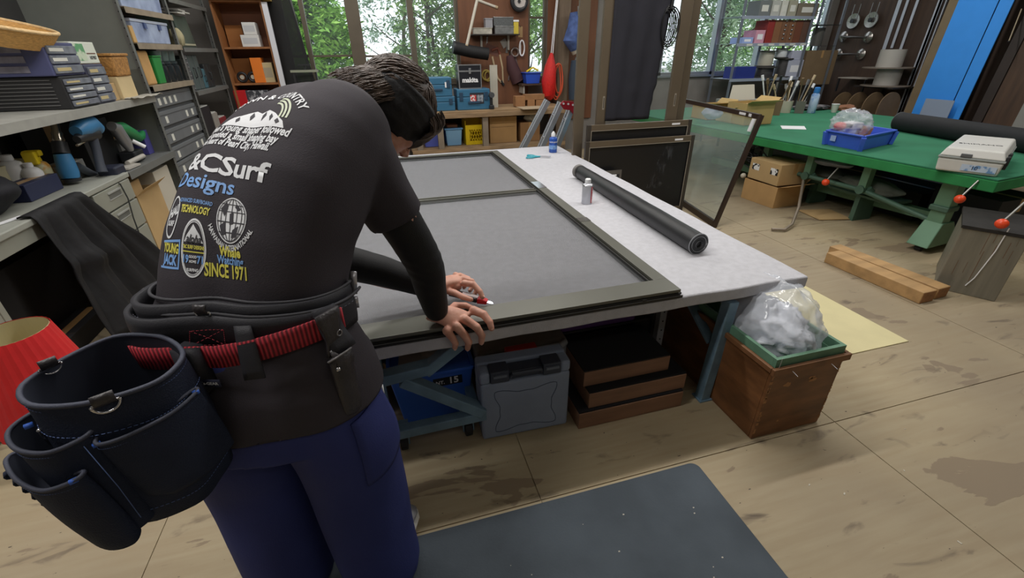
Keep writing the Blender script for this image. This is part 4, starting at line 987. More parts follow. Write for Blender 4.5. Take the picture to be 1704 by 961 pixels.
# rows of the print, from the neck down (metres from the middle of the back)
btext('TOWN & COUNTRY', 0.026, 0.00, 0.158, pw, 0.02, arc=0.13, sx=0.95)
polys = []
for i, rr in enumerate((0.062, 0.054, 0.046)): polys += ring2(0.018, 0.085, rr, rr*0.95, 0.0045, 30, radians(0), radians(80))
bshape('rainbow_stripes', polys, pgy)
mt = [(-0.085, 0.070), (-0.060, 0.084), (-0.045, 0.089), (-0.030, 0.097), (-0.016, 0.104), (0.0, 0.099), (0.016, 0.107), (0.030, 0.101), (0.046, 0.094), (0.060, 0.086), (0.076, 0.078), (0.084, 0.068)]
bshape('mountain', [[mt[i], mt[i+1], (mt[i+1][0], 0.067), (mt[i][0], 0.067)] for i in range(11)], pw)
bshape('mountain_shade', [[(-0.02, 0.099), (-0.012, 0.090), (-0.016, 0.080), (-0.022, 0.088)], [(0.012, 0.102), (0.02, 0.092), (0.016, 0.079), (0.009, 0.092)], [(0.036, 0.094), (0.046, 0.086), (0.044, 0.077), (0.035, 0.087)], [(-0.045, 0.085), (-0.04, 0.078), (-0.047, 0.073), (-0.05, 0.079)], [(0.062, 0.082), (0.070, 0.076), (0.064, 0.072), (0.058, 0.077)]], pn, 0.0018)
btext('When a young shaper followed', 0.0190, -0.015, 0.062, pw, 0.028, shear=0.2, sx=0.95)
btext('and opened a small shaping bay', 0.0180, -0.022, 0.0480, pw, 0.028, shear=0.2, sx=0.92)
btext('in the heart of Pearl City, Hawaii.', 0.0180, -0.030, 0.0345, pw, 0.028, shear=0.2, sx=0.86)
def slab(body, size, u0, v, mat, sx, bold, serif, adv):
    # heavy slab-serif display face: thick letters with little feet
    return btext(body, size, u0, v, mat, bold, sx=sx, spacing=adv)
slab('T&CSurf', 0.043, -0.040, -0.006, pw, 1.72, 0.024, True, 0.96)
slab('Designs', 0.035, -0.056, -0.038, pb, 1.45, 0.016, True, 0.97)
btext('ADVANCED SURFBOARD', 0.0098, -0.060, -0.072, pb, 0.02, sx=0.72)
btext('TECHNOLOGY', 0.0125, -0.056, -0.0845, py, 0.035, sx=0.76)
gu, gv, gr_ = 0.024, -0.086, 0.033
bshape('globe_disc', [[(gu+gr_*cos(2*pi*k/36), gv+gr_*sin(2*pi*k/36)) for k in range(36)]], pw, 0.001)
polys = []
for la in (-0.6, -0.2, 0.2, 0.6):
    w = sqrt(1-la*la)*gr_*0.94; polys.append([(gu-w, gv+la*gr_-0.0007), (gu+w, gv+la*gr_-0.0007), (gu+w, gv+la*gr_+0.0007), (gu-w, gv+la*gr_+0.0007)])
for lo in (-0.75, -0.4, 0.0, 0.4, 0.75):
    for k in range(16):
        a0 = -pi/2+pi*k/16; a1 = a0+pi/16; x0 = gu+lo*gr_*cos(a0)*.94; x1 = gu+lo*gr_*cos(a1)*.94; y0 = gv+gr_*.94*sin(a0); y1 = gv+gr_*.94*sin(a1)
        polys.append([(x0-0.0007, y0), (x0+0.0007, y0), (x1+0.0007, y1), (x1-0.0007, y1)])
polys += ring2(gu, gv, gr_*0.93, gr_*0.93, 0.0012)
bshape('globe_grid', polys, pn, 0.0018)
bshape('globe_sea', [[(gu-0.026, gv+0.010), (gu-0.014, gv+0.024), (gu-0.010, gv+0.012), (gu-0.016, gv)], [(gu-0.024, gv-0.012), (gu-0.012, gv-0.006), (gu-0.010, gv-0.022), (gu-0.018, gv-0.024)], [(gu-0.004, gv+0.004), (gu+0.004, gv+0.006), (gu+0.006, gv-0.008), (gu-0.002, gv-0.010)], [(gu+0.006, gv-0.016), (gu+0.018, gv-0.010), (gu+0.014, gv-0.024), (gu+0.004, gv-0.026)], [(gu+0.010, gv+0.022), (gu+0.020, gv+0.014), (gu+0.014, gv+0.010), (gu+0.006, gv+0.016)]], pn, 0.0018)
btext('HAWAIIAN INTERNATIONAL', 0.0100, gu, gv-0.039, pw, 0.03, arc=-0.050, sx=0.82)
btext('Whale', 0.0175, gu, -0.1300, py, 0.035, sx=0.98)
btext('Watching', 0.0150, gu, -0.1410, pb, 0.03, sx=0.95)
au, av = -0.049, -0.1315
bshape('oval_badge', ring2(au, av, 0.025, 0.037, 0.0026) + ring2(au, av, 0.0218, 0.0335, 0.0011), pw)
bshape('oval_badge_mountain', [[(au-0.019, av+0.008), (au-0.014, av+0.016), (au-0.008, av+0.022), (au-0.002, av+0.030), (au+0.005, av+0.024), (au+0.012, av+0.018), (au+0.019, av+0.008)]], pw)
btext('aloha', 0.0140, au, av+0.012, pn, 0.02, 0.0019, shear=0.4)
btext('T&C SURF DESIGNS', 0.0062, au, av+0.002, py, 0.04, sx=0.80)
bshape('badge_bar', [[(au-0.023, av-0.0030), (au+0.023, av-0.0030), (au+0.023, av-0.0045), (au-0.023, av-0.0045)]], py)
btext('19', 0.0135, au-0.0145, av-0.0135, pb, 0.04); btext('71', 0.0135, au+0.0145, av-0.0135, pb, 0.04)
btext('GOOD', 0.0048, au, av-0.010, pw, 0.04); btext('HOME', 0.0048, au, av-0.016, pw, 0.04); btext('SURFING', 0.0054, au, av-0.027, pw, 0.04)
btext('SINCE 1971', 0.0250, 0.016, -0.1565, py, 0.030, sx=0.70)
bu, bv_ = -0.112, -0.094
bshape('round_badge', ring2(bu, bv_, 0.018, 0.029, 0.003), pw)
btext('HAL', 0.016, bu, bv_+0.004, pw, 0.04, shear=0.3, rot=0.3); btext('SURF', 0.009, bu, bv_-0.010, pw, 0.04)
bshape('corner_badge', [[(-0.128, -0.126), (-0.078, -0.122), (-0.077, -0.125), (-0.128, -0.129)], [(-0.080, -0.122), (-0.077, -0.122), (-0.077, -0.160), (-0.080, -0.160)], [(-0.128, -0.160), (-0.077, -0.157), (-0.077, -0.160), (-0.128, -0.163)]], pb)
btext('YOUNG', 0.0165, -0.102, -0.135, py, 0.04, sx=0.72); btext('JACK', 0.0180, -0.102, -0.150, pb, 0.045, sx=0.85)
# ================================================================== TOOL BELT, POUCH, HOLSTER, KNIFE
bw = BVHTree.FromPolygons([v.co + PO for v in sme.vertices], [tuple(p.vertices) for p in sme.polygons])
BC = V((-0.305, 0.935, 0)); BF, BR = fdir(14)
def around(q, z, off):
    # q measured from the wearer's right hip, going round by the back (q=90 deg is the back)
    d = BR*cos(q) - BF*sin(q); org = V((BC.x, BC.y, z)) + d*0.5
    hit, n, i, ds = bw.ray_cast(org, -d, 0.6)
    if hit is None: hit = V((BC.x, BC.y, z)) + d*0.17
    return V((hit.x, hit.y, z)) + d*off, d
def band(name, zfn0, zfn1, off, thick, q0, q1, mat, parent, n=72, rows=5, bulge=0.0):
    g = MB(); ringsO, ringsI = [], []
    for j in range(rows):
        s_ = j/(rows-1); ro = []
        for k in range(n+1):
            q = q0+(q1-q0)*k/n; p, d = around(q, 0.5*(zfn0(q)+zfn1(q)), off); z = zfn0(q)*(1-s_)+zfn1(q)*s_
            ro.append(V((p.x, p.y, z)) + d*(bulge*sin(pi*s_)))
        ringsO.append(ro)
    g.loft(ringsO, caps=False, closed_ring=False)
    o = pchild(name, g, mat, parent); m = o.modifiers.new('thickness', 'SOLIDIFY'); m.thickness = thick; m.offset = 0
    return o
belt = thing('tool_belt', 'black padded tool belt with red webbing strap round the worker waist', 'tool belt', PO)
leather = M('black_nylon_pad', (44, 44, 50), 0.6, bump=0.2, bscale=500, spec=0.35); leather2 = M('black_leather', (52, 49, 52), 0.42, var=0.15, scale=20, bump=0.25, bscale=160)
def tilt(z, k=0.17):
    def f(q): return z + k*(sin(q))*0.15 + 0.006*cos(q)*-1
    return f
Q0, Q1 = radians(-8), radians(212)
band('back_pad', tilt(0.852), tilt(0.929), 0.010, 0.010, Q0, Q1, leather, belt)
band('lumbar_pad', tilt(0.846), tilt(0.910), 0.022, 0.010, radians(2), radians(196), leather, belt, bulge=0.003)
for z, off in ((0.930, 0.012), (0.911, 0.029)):
    pts = [around(Q0+(Q1-Q0)*k/60, tilt(z)(Q0+(Q1-Q0)*k/60), off)[0] for k in range(61)]
    g = MB(); g.tube(pts, 0.0032, 8); pchild('edge_binding', g, M('binding_grey', (58, 58, 64), 0.7), belt)
stm = M('stitch_grey', (120, 124, 140), 0.7); str_ = M('stitch_red', (150, 40, 54), 0.7)
pts = [around(radians(6)+(radians(188))*k/60, tilt(0.900)(radians(6)+radians(188)*k/60), 0.0325)[0] for k in range(61)]
for k in range(0, 60, 1):
    pass
g = MB()
for k in range(60): g.tube([pts[k], pts[k].lerp(pts[k+1], 0.6)], 0.0006, 4)
o = pchild('stitching', g, stm, belt); o['kind'] = 'stuff'
# red ribbed webbing
redm = bpy.data.materials.new('red_ribbed_webbing'); redm.use_nodes = True
nt = redm.node_tree; b = nt.nodes['Principled BSDF']; b.inputs['Roughness'].default_value = 0.6
tc = nt.nodes.new('ShaderNodeTexCoord'); wv = nt.nodes.new('ShaderNodeTexWave'); wv.inputs['Scale'].default_value = 42; wv.bands_direction = 'X'; wv.wave_profile = 'SIN'
nt.links.new(tc.outputs['Object'], wv.inputs['Vector']); cr = nt.nodes.new('ShaderNodeValToRGB'); cr.color_ramp.elements[0].color = lin((84, 8, 22))+(1,); cr.color_ramp.elements[1].color = lin((196, 52, 66))+(1,)
nt.links.new(wv.outputs['Color'], cr.inputs[0]); nt.links.new(cr.outputs[0], b.inputs['Base Color'])
bp = nt.nodes.new('ShaderNodeBump'); bp.inputs['Strength'].default_value = .6; bp.inputs['Distance'].default_value = .003; nt.links.new(wv.outputs['Color'], bp.inputs['Height']); nt.links.new(bp.outputs[0], b.inputs['Normal'])
band('red_webbing', lambda q: 0.832+0.010*sin(q)+0.028*max(0, cos(q)), lambda q: 0.877+0.012*sin(q)+0.028*max(0, cos(q)), 0.036, 0.004, radians(18), radians(150), redm, belt, rows=3)
# vertical loops over the webbing
def patch(name, q, w, z0, z1, off, mat, parent, thick=0.004):
    g = MB(); rows = []
    for j in range(7):
        z = z0+(z1-z0)*j/6; bo = off + 0.004*sin(pi*j/6); rows.append([around(q + (k/4-0.5)*w/0.19, z, bo)[0] for k in range(5)])
    g.loft(rows, caps=False, closed_ring=False); o = pchild(name, g, mat, parent); m = o.modifiers.new('t', 'SOLIDIFY'); m.thickness = thick; m.offset = 0; return o
patch('belt_loop', radians(70), 0.034, 0.828, 0.922, 0.040, leather, belt)
patch('belt_loop', radians(28), 0.040, 0.838, 0.925, 0.042, leather, belt)
# stitched square with cross on the pad
g = MB()
def pq(qd, z): return around(radians(qd), z, 0.0335)[0]
cs = [(84, 0.912), (108, 0.910), (108, 0.884), (84, 0.886)]
for a_, b_ in ((0, 1), (1, 2), (2, 3), (3, 0), (0, 2), (1, 3)):
    for k in range(8):
        s0, s1 = k/8, (k+0.6)/8; A_, B_ = cs[a_], cs[b_]
        g.tube([pq(A_[0]+(B_[0]-A_[0])*s0, A_[1]+(B_[1]-A_[1])*s0), pq(A_[0]+(B_[0]-A_[0])*s1, A_[1]+(B_[1]-A_[1])*s1)], 0.0006, 4)
o = pchild('red_stitching', g, str_, belt); o['kind'] = 'stuff'
chrome = M('chrome', (200, 200, 205), 0.2, 0.95)
def dring(c, right, up, out, r, parent, mat=chrome, tab=leather2):
    c = V(c); pts = [c + right*(-r) + up*(r*0.25), c + right*r + up*(r*0.25)]
    arc = [c + right*(r*cos(a_)) + up*(r*0.25 + r*sin(a_)*1.0) for a_ in [0 - pi*k/14 for k in range(15)]]
    g = MB(); g.tube(arc, r*0.13, 8); g.tube([arc[0], arc[-1]], r*0.13, 8); pchild('d_ring', g, mat, parent)
    g = MB(); w_ = r*0.8
    rows = []
    for j in range(5):
        s_ = j/4; rows.append([c + right*(w_*(k/2-1)) + up*(r*(1.25-1.1*s_)) + out*(0.004*sin(pi*s_)) for k in range(5)])
    g.loft(rows, caps=False, closed_ring=False); o = pchild('ring_tab', g, tab, parent); m = o.modifiers.new('t', 'SOLIDIFY'); m.thickness = 0.004; m.offset = 0
p, d = around(radians(98), 0.940, 0.036); dring(p, V((0, 0, 1)).cross(d)*1.0, V((0, 0, 1)), d, 0.015, belt)
p, d = around(radians(172), 0.922, 0.022); dring(p, V((0, 0, 1)).cross(d), V((0, 0, 1)), d, 0.012, belt)
# white woven label
p, d = around(radians(94), 0.826, 0.041); s_ = V((0, 0, 1)).cross(d)
mt_ = Matrix((s_, V((0, 0, 1)), d)).transposed().to_4x4(); mt_.translation = p
g = MB(); g.box(-0.020, 0.020, -0.008, 0.008, -0.001, 0.001, mt_); lb = pchild('woven_label', g, M('label_dark_blue', (36, 40, 66), 0.7), belt)
me = text_mesh('Ks-GEAR', 0.0085, 0.0003); me.transform(Matrix.Translation((0, 0, 0.0014))); me.transform(mt_); pchild('lettering', me, whitem, lb)
# buckle plates at the right end of the pad
for z0, z1 in ((0.885, 0.938), (0.850, 0.878)):
    p, d = around(radians(-9), z0, 0.016); p2, _ = around(radians(-9), z1, 0.016)
    g = MB(); g.bar(p, p2, 0.004, 0.012, d); pchild('buckle_plate', g, M('buckle_white', (196, 196, 204), 0.25, 0.6), belt)
# ---- leather holster on the right hip
pA, dA = around(radians(30), 0.875, 0.048)
hol = thing('holster', 'black leather plier holster with snap straps hanging at the right hip of the worker', 'holster', PO)
sA = V((0, 0, 1)).cross(dA)
HMx = Matrix((sA, V((0, 0, 1)), dA)).transposed().to_4x4(); HMx.translation = V((pA.x, pA.y, 0))
def H(x, z, o=0): return HMx @ V((x, z, o))
g = MB(); rows = []
for j in range(9):
    q = j/8; z = 0.925-0.095*q; w = 0.021+0.006*math.exp(-((q-0.1)/.25)**2)-0.004*sin(pi*q); rows.append([H(w*(k/3-1), z, 0.004*sin(pi*q)+0.003) for k in range(7)])
g.loft(rows, caps=False, closed_ring=False); o = pchild('hanging_strap', g, leather2, hol); m = o.modifiers.new('t', 'SOLIDIFY'); m.thickness = 0.006; m.offset = 0
rows = []
for j in range(13):
    q = j/12; z = 0.828-0.150*q; a_ = 0.026*(1-0.10*q)*(1 if j < 12 else 0.8); b2 = 0.017*(1-0.12*q)*(1 if j < 12 else .6)
    rows.append([H(a_*cos(2*pi*k/24), z + (0.012*sin(2*pi*k/24) if j == 0 else 0.0), 0.012+b2*sin(2*pi*k/24)) for k in range(24)])
g = MB(); g.loft(rows, caps=False); g.f.append(tuple(len(g.v)-24+k for k in range(24))); o = pchild('sheath', g, leather2, hol); m = o.modifiers.new('t', 'SOLIDIFY'); m.thickness = 0.003; m.offset = -1
g = MB(); g.tube([p_ for p_ in rows[0]], 0.0022, 6, closed=True); pchild('sheath_rim', g, M('rim_worn', (120, 118, 120), 0.4), hol)
for x, z in ((-0.014, 0.838), (0.010, 0.840)):
    g = MB(); g.ell(H(x, z, 0.012), 0.005, 0.005, 0.004, 12, 8); pchild('snap_button', g, chrome, hol)
g = MB(); g.ell(H(-0.021, 0.812, 0.026), 0.005, 0.005, 0.005, 12, 8); pchild('snap_button', g, chrome, hol)
ey = [H(0.012+0.0055*cos(2*pi*k/20), 0.872+0.006*sin(2*pi*k/20), 0.010) for k in range(20)]
g = MB(); g.tube(ey, 0.0016, 6, closed=True); pchild('eyelet', g, M('eyelet_grey', (150, 150, 156), 0.3, 0.8), hol)
rows = [[H(0.020*(k/3-1), 0.848-0.012*j, 0.010+0.014*sin(pi*j/5)) for k in range(7)] for j in range(6)]
g = MB(); g.loft(rows, caps=False, closed_ring=False); o = pchild('snap_strap', g, leather2, hol); m = o.modifiers.new('t', 'SOLIDIFY'); m.thickness = 0.004
# ---- big nail pouch at the left rear hip
pou = thing('tool_pouch', 'large dark navy tool pouch with outer pockets hanging at the left rear of the worker', 'pouch', PO)
canvas = M('navy_canvas', (30, 38, 58), 0.7, var=0.12, scale=9, bump=0.35, bscale=420, spec=0.3); canvi = M('navy_canvas_inside', (26, 32, 48), 0.8)
bind = M('pouch_binding', (58, 62, 78), 0.65, bump=0.2, bscale=500); bst = M('stitch_blue', (96, 120, 176), 0.6)
def smooth_loop(pts, n=48):
    N = len(pts); out = []
    for k in range(n):
        x = k/n*N; i = int(x); q = x-i; p0, p1, p2, p3 = [V(pts[(i+j) % N]) for j in (-1, 0, 1, 2)]
        out.append(0.5*((2*p1)+(p2-p0)*q+(2*p0-5*p1+4*p2-p3)*q*q+(3*p1-p0-3*p2+p3)*q**3))
    return out
def morph(A, B, q): return [a_.lerp(b_, q) for a_, b_ in zip(A, B)]
def bag(name, top, bot, mat, parent, depth_in=0.7, rows=9, bulge=0.008, bindr=0.0042, closed_bottom=True):
    T_ = smooth_loop(top); B_ = smooth_loop(bot); c = sum(T_, V())/len(T_)
    rings = []
    for j in range(rows):
        q = j/(rows-1); r = morph(T_, B_, q); cc = sum(r, V())/len(r)
        rings.append([p + (p-cc).normalized()*bulge*sin(pi*q)*(1 if True else 0) + V((0, 0, 0.003*noise.noise(p*20))) for p in r])
    g = MB(); g.loft(rings, caps=False); n = len(T_)
    last = rings[-1]; cc = sum(last, V())/len(last)
    o2 = len(g.v); g.v += [cc + (p-cc)*0.75 + V((0, 0, -0.012)) for p in last]; o1 = o2-n
    for k in range(n): g.f.append((o1+k, o1+(k+1) % n, o2+(k+1) % n, o2+k))
    g.f.append(tuple(o2+k for k in range(n)))
    o = pchild(name, g, mat, parent)
    inn = []
    for j in range(5):
        q = depth_in*j/4; r = morph(T_, B_, q); cc = sum(r, V())/len(r); inn.append([cc+(p-cc)*0.965 for p in r])
    g = MB(); g.loft(inn, caps=False); oo = len(g.v)-n; g.f.append(tuple(oo+k for k in range(n))); pchild('inner_wall', g, canvi, o)
    g = MB(); g.tube([p.copy() for p in T_], bindr, 8, closed=True); pchild('rim_binding', g, bind, o)
    return o, rings
def stitch(parent, rings, j, k0, k1, mat=bst, off=0.0012, dz=0.0):
    g = MB(); n = len(rings[0])
    ks = list(range(k0, k1))
    for k in ks:
        a_ = rings[j][k % n]; b_ = rings[j][(k+1) % n]; c = sum(rings[j], V())/n
        oa = (a_-c).normalized()*off + V((0, 0, dz))
        for h_ in (0, 0.5): g.tube([a_.lerp(b_, h_)+oa, a_.lerp(b_, h_+0.32)+oa], 0.0006, 4)
    o = pchild('stitching', g, mat, parent); o['kind'] = 'stuff'
z = 0.9
top = [(-0.594, 0.728, z), (-0.566, 0.788, z+.003), (-0.520, 0.836, z+.004), (-0.468, 0.830, z+.004), (-0.418, 0.800, z+.004), (-0.378, 0.745, z+.002), (-0.384, 0.692, z), (-0.418, 0.667, z-.002), (-0.488, 0.657, z-.004), (-0.560, 0.678, z-.004)]
z = 0.655
bot = [(-0.545, 0.700, z), (-0.525, 0.770, z), (-0.49, 0.800, z), (-0.45, 0.800, z), (-0.41, 0.785, z), (-0.370, 0.745, z), (-0.378, 0.690, z), (-0.405, 0.650, z-.008), (-0.470, 0.635, z-.01), (-0.520, 0.650, z-.004)]
mainb, mr = bag('main_bag', top, bot, canvas, pou, 0.75)
# index range of the camera-facing part: points 6..9 of 10
n_ = 48; kf0, kf1 = int(5.0/10*n_), int(9.9/10*n_)
stitch(mainb, mr, 0, kf0, kf1, dz=-0.012); stitch(mainb, mr, 2, kf0, kf1, dz=0.01); stitch(mainb, mr, 7, kf0, kf1-6)
# left-front deep pocket
z = 0.838
top2 = [(-0.600, 0.735, z+.006), (-0.560, 0.700, z+.010), (-0.500, 0.668, z+.012), (-0.486, 0.655, z+.012), (-0.500, 0.640, z+.006), (-0.540, 0.632, z), (-0.590, 0.655, z), (-0.622, 0.700, z+.002)]
z = 0.665
bot2 = [(-0.555, 0.705, z), (-0.52, 0.680, z), (-0.478, 0.655, z), (-0.462, 0.640, z), (-0.470, 0.622, z-.006), (-0.500, 0.610, z-.01), (-0.540, 0.630, z), (-0.565, 0.665, z)]
p2, r2 = bag('outer_pocket', top2, bot2, canvas, pou, 0.5, bulge=0.004, bindr=0.0036)
stitch(p2, r2, 0, 18, 46, dz=-0.010)
g = MB(); g.tube([(-0.497, 0.636, 0.834), (-0.478, 0.624, 0.75), (-0.470, 0.618, 0.68)], 0.0007, 4); pchild('seam', g, bst, p2)
z = 0.782
top3 = [(-0.640, 0.715, z), (-0.590, 0.670, z+.004), (-0.545, 0.635, z+.004), (-0.505, 0.622, z+.016), (-0.512, 0.608, z+.014), (-0.560, 0.616, z), (-0.610, 0.650, z), (-0.652, 0.700, z)]
z = 0.655
bot3 = [(-0.575, 0.700, z+.02), (-0.545, 0.660, z+.01), (-0.51, 0.635, z), (-0.480, 0.620, z), (-0.484, 0.600, z-.01), (-0.52, 0.598, z-.012), (-0.56, 0.625, z), (-0.588, 0.670, z+.01)]
p3, r3 = bag('outer_pocket', top3, bot3, canvas, pou, 0.5, bulge=0.004, bindr=0.0034)
stitch(p3, r3, 0, 20, 46, dz=-0.010)
g = MB()
for k in range(7):
    q = k/6; c = V((-0.655+0.06*q, 0.69-0.035*q, 0.765-0.075*q)); rows = []
    for j in range(5): a_ = pi*j/4; rows.append([c + V((0.004-0.006*sin(a_), -0.002*sin(a_), 0.006*cos(a_))) + V((0.006*h_, -0.009*h_, 0)) for h_ in (0, 1)])
    gg = MB(); gg.loft(rows, caps=False, closed_ring=False); o = pchild('tool_loop', gg, canvas, p3); m = o.modifiers.new('t', 'SOLIDIFY'); m.thickness = 0.003
# flat pocket on the main face with blue bar tacks
z = 0.842
top4 = [(-0.482, 0.652, z-.004), (-0.440, 0.655, z+.004), (-0.392, 0.678, z+.008), (-0.366, 0.708, z+.010), (-0.362, 0.700, z+.008), (-0.388, 0.660, z+.004), (-0.440, 0.633, z-.002), (-0.478, 0.634, z-.008)]
z = 0.715
bot4 = [(-0.455, 0.640, z), (-0.425, 0.645, z), (-0.385, 0.675, z), (-0.352, 0.716, z), (-0.346, 0.706, z), (-0.376, 0.652, z), (-0.418, 0.624, z), (-0.450, 0.628, z)]
p4, r4 = bag('face_pocket', top4, bot4, canvas, pou, 0.5, bulge=0.003, bindr=0.0032)
stitch(p4, r4, 0, 24, 44, dz=-0.009)
tack = M('bar_tack_blue', (56, 100, 196), 0.5)
for p_ in ((-0.484, 0.640, 0.830), (-0.362, 0.702, 0.850), (-0.512, 0.608, 0.796), (-0.566, 0.665, 0.868)):
    g = MB(); g.box(-0.005, 0.005, -0.003, 0.003, -0.003, 0.003, Matrix.Translation(p_) @ Matrix.Rotation(0.5, 4, 'Z')); pchild('bar_tack', g, tack, pou)
# two D rings on the rim, with leather tabs
rt = (V((-0.40, 0.69, 0))-V((-0.47, 0.655, 0))).normalized()
dring((-0.452, 0.650, 0.892), rt, V((0, 0, 1)), V((rt.y, -rt.x, 0)), 0.017, pou)
rt = (V((-0.52, 0.80, 0))-V((-0.57, 0.76, 0))).normalized()
dring((-0.574, 0.764, 0.903), rt, V((0, 0, 1)), V((rt.y, -rt.x, 0)), 0.014, pou)
# strap that joins pouch and belt
g = MB(); g.hexa([(-0.42, 0.79, 0.80), (-0.375, 0.76, 0.80), (-0.365, 0.79, 0.80), (-0.40, 0.81, 0.80)], [(-0.42, 0.79, 0.885), (-0.375, 0.76, 0.885), (-0.365, 0.79, 0.89), (-0.40, 0.81, 0.89)]); pchild('hanger', g, leather, pou)
# pens / tools in the pocket
def standalone(nm, g, mat, label, cat, origin):
    me = g.mesh(nm); me.transform(Matrix.Translation(-V(origin))); me.materials.append(mat); o = bpy.data.objects.new(nm, me); C.objects.link(o); o.location = origin; tag(o, label, cat)
    for p in me.polygons: p.use_smooth = True
    return o
a_ = P(72, 680, z=0.872); b_ = P(103, 722, z=0.815)
g = MB(); g.tube([a_, a_.lerp(b_, .3), b_], [0.004, 0.0045, 0.0045], 10); g.ell(a_, 0.006, 0.006, 0.005, 10, 8)
standalone('marker_pen', g, M('pen_clear_blue', (96, 130, 180), 0.25, 0.3), 'small blue pen standing in the outer pocket of the navy pouch', 'pen', b_)
a_ = P(66, 716, z=0.845); b_ = P(84, 738, z=0.80)
g = MB(); g.tube([a_, b_], [0.003, 0.0022], 8); g.ell(a_, 0.004, 0.004, 0.004, 8, 6)
standalone('steel_scriber', g, chrome, 'thin shiny steel scriber in the outer pocket of the navy pouch', 'tool', b_)
# ---- cutter knife in the left hand
kn = P(778, 493, z=0.604); kt = P(817, 503, z=0.590)
kd = (kt-kn).normalized(); ks = kd.cross(V((0, 0, 1))).normalized(); ku = ks.cross(kd)
KM = Matrix((ks, kd, ku)).transposed().to_4x4(); KM.translation = kn
kf = thing('cutter_knife', 'red and silver utility knife in the left hand of the worker', 'knife', kn)
def kch(nm, g, mat, bev=0.0):
    for v in g.v: v[:] = (KM @ v) - kn
    return obj(nm, g, mat, kf, bevel=bev)
L_ = (kt-kn).length
kch('grip', MB().box(-0.015, 0.015, -0.065, L_*0.45, -0.009, 0.008), M('knife_dark', (46, 46, 50), 0.4), 0.004)
kch('red_nose', MB().hexa([(-0.016, L_*0.45, -0.010), (0.016, L_*0.45, -0.010), (0.010, L_*0.85, -0.008), (-0.010, L_*0.85, -0.008)], [(-0.016, L_*0.45, 0.010), (0.016, L_*0.45, 0.010), (0.010, L_*0.85, 0.006), (-0.010, L_*0.85, 0.006)]), M('knife_red', (212, 36, 46), 0.35), 0.003)
kch('white_label', MB().box(-0.008, 0.008, -0.02, L_*0.44, 0.0081, 0.0092), M('knife_white', (226, 214, 216), 0.4), 0.0005)
kch('blade', MB().prism([(-0.007, L_*0.85), (0.007, L_*0.85), (0.009, L_*1.0), (0.004, L_*1.12), (-0.006, L_*1.02)], -0.0012, 0.0002), M('blade_bright', (214, 220, 228), 0.12, 0.9))
# ================================================================== LEFT SIDE: DESK, SHELVES, BOOKCASE
grey = M('office_grey_steel', (146, 148, 138), 0.45, 0.1, var=0.05, scale=4); greyd = M('shelf_grey_steel', (112, 114, 112), 0.5, 0.15, var=0.07, scale=5); greyl = M('desk_top_grey', (150, 152, 144), 0.5, var=0.05)
holem = M('hole_dark', (36, 36, 38), 0.8); chm = chrome
DX = -1.60; DZ = 0.70
dk = thing('office_desk', 'grey steel office desk with drawer pedestal along the left wall', 'desk', (DX, 1.6, 0))
YN, YF = 0.45, 1.83      # local extents: world Y 2.05 .. 3.43
obj('desktop', MB().box(-0.70, 0.0, YN, YF, DZ-0.03, DZ), greyl, dk, bevel=0.005)
obj('apron', MB().box(-0.03, -0.012, YN+0.02, YF-0.48, DZ-0.10, DZ-0.031), grey, dk, bevel=0.002)
obj('side_panel', MB().box(-0.68, -0.01, YN, YN+0.02, 0.0, DZ-0.031), grey, dk); obj('corner_post', MB().box(-0.03, -0.004, YN+0.02, YN+0.05, 0.0, DZ-0.101), grey, dk, bevel=0.002)
obj('back_panel', MB().box(-0.69, -0.68, YN+0.02, YF, 0.0, DZ-0.031), M('desk_back_dark', (74, 76, 74), 0.7), dk)
dy0, dy1 = YF-0.47, YF-0.01
obj('pedestal', MB().box(-0.66, -0.02, dy0, dy1, 0.03, DZ-0.031), grey, dk)
for i, (z0, z1) in enumerate(((0.545, 0.665), (0.375, 0.535), (0.045, 0.365))):
    d_ = obj('drawer', MB().box(-0.019, 0.0, dy0+0.015, dy1-0.015, z0, z1), grey, dk, bevel=0.003)
    yc = (dy0+dy1)/2; zc = z1-0.045
    obj('handle', MB().box(0.0005, 0.006, yc-0.075, yc+0.075, zc+0.015, zc+0.024).box(0.0005, 0.004, yc-0.075, yc+0.075, zc-0.02, zc-0.016), M('handle_light', (176, 178, 176), 0.4, 0.3), d_)
    obj('grip_recess', MB().box(0.0003, 0.001, yc-0.07, yc+0.07, zc-0.016, zc+0.015), M('recess_grey', (100, 102, 98), 0.6), d_)
    if i == 2:
        obj('sticker', MB().box(0.0005, 0.0012, yc-0.05, yc+0.045, zc-0.15, zc-0.05), M('sticker_white', (196, 206, 220), 0.5, rgb2=(110, 140, 180), scale=26, lo=.45, hi=.6), d_)
obj('lock', MB().cyl((0.0, dy1-0.05, 0.20), (0.008, dy1-0.05, 0.20), 0.008), chm, d_)
# white cabinet door left of the knee hole
cb = thing('steel_cabinet', 'pale grey steel cabinet door beside the desk knee hole at the far left', 'cabinet', (DX-0.02, 1.25, 0))
obj('cabinet_body', MB().box(-0.6, 0.0, 0, 0.82, 0.02, DZ-0.10), M('pale_steel', (184, 192, 186), 0.45, var=0.03), cb, bevel=0.004); obj('plinth', MB().box(-0.58, -0.02, 0.02, 0.80, 0, 0.0195), greyd, cb)
obj('key_hole', MB().cyl((0.0, 0.72, 0.40), (0.003, 0.72, 0.40), 0.005), holem, cb); obj('edge_strip', MB().box(0.0005, 0.012, 0.79, 0.82, 0.02, DZ-0.10), grey, cb)
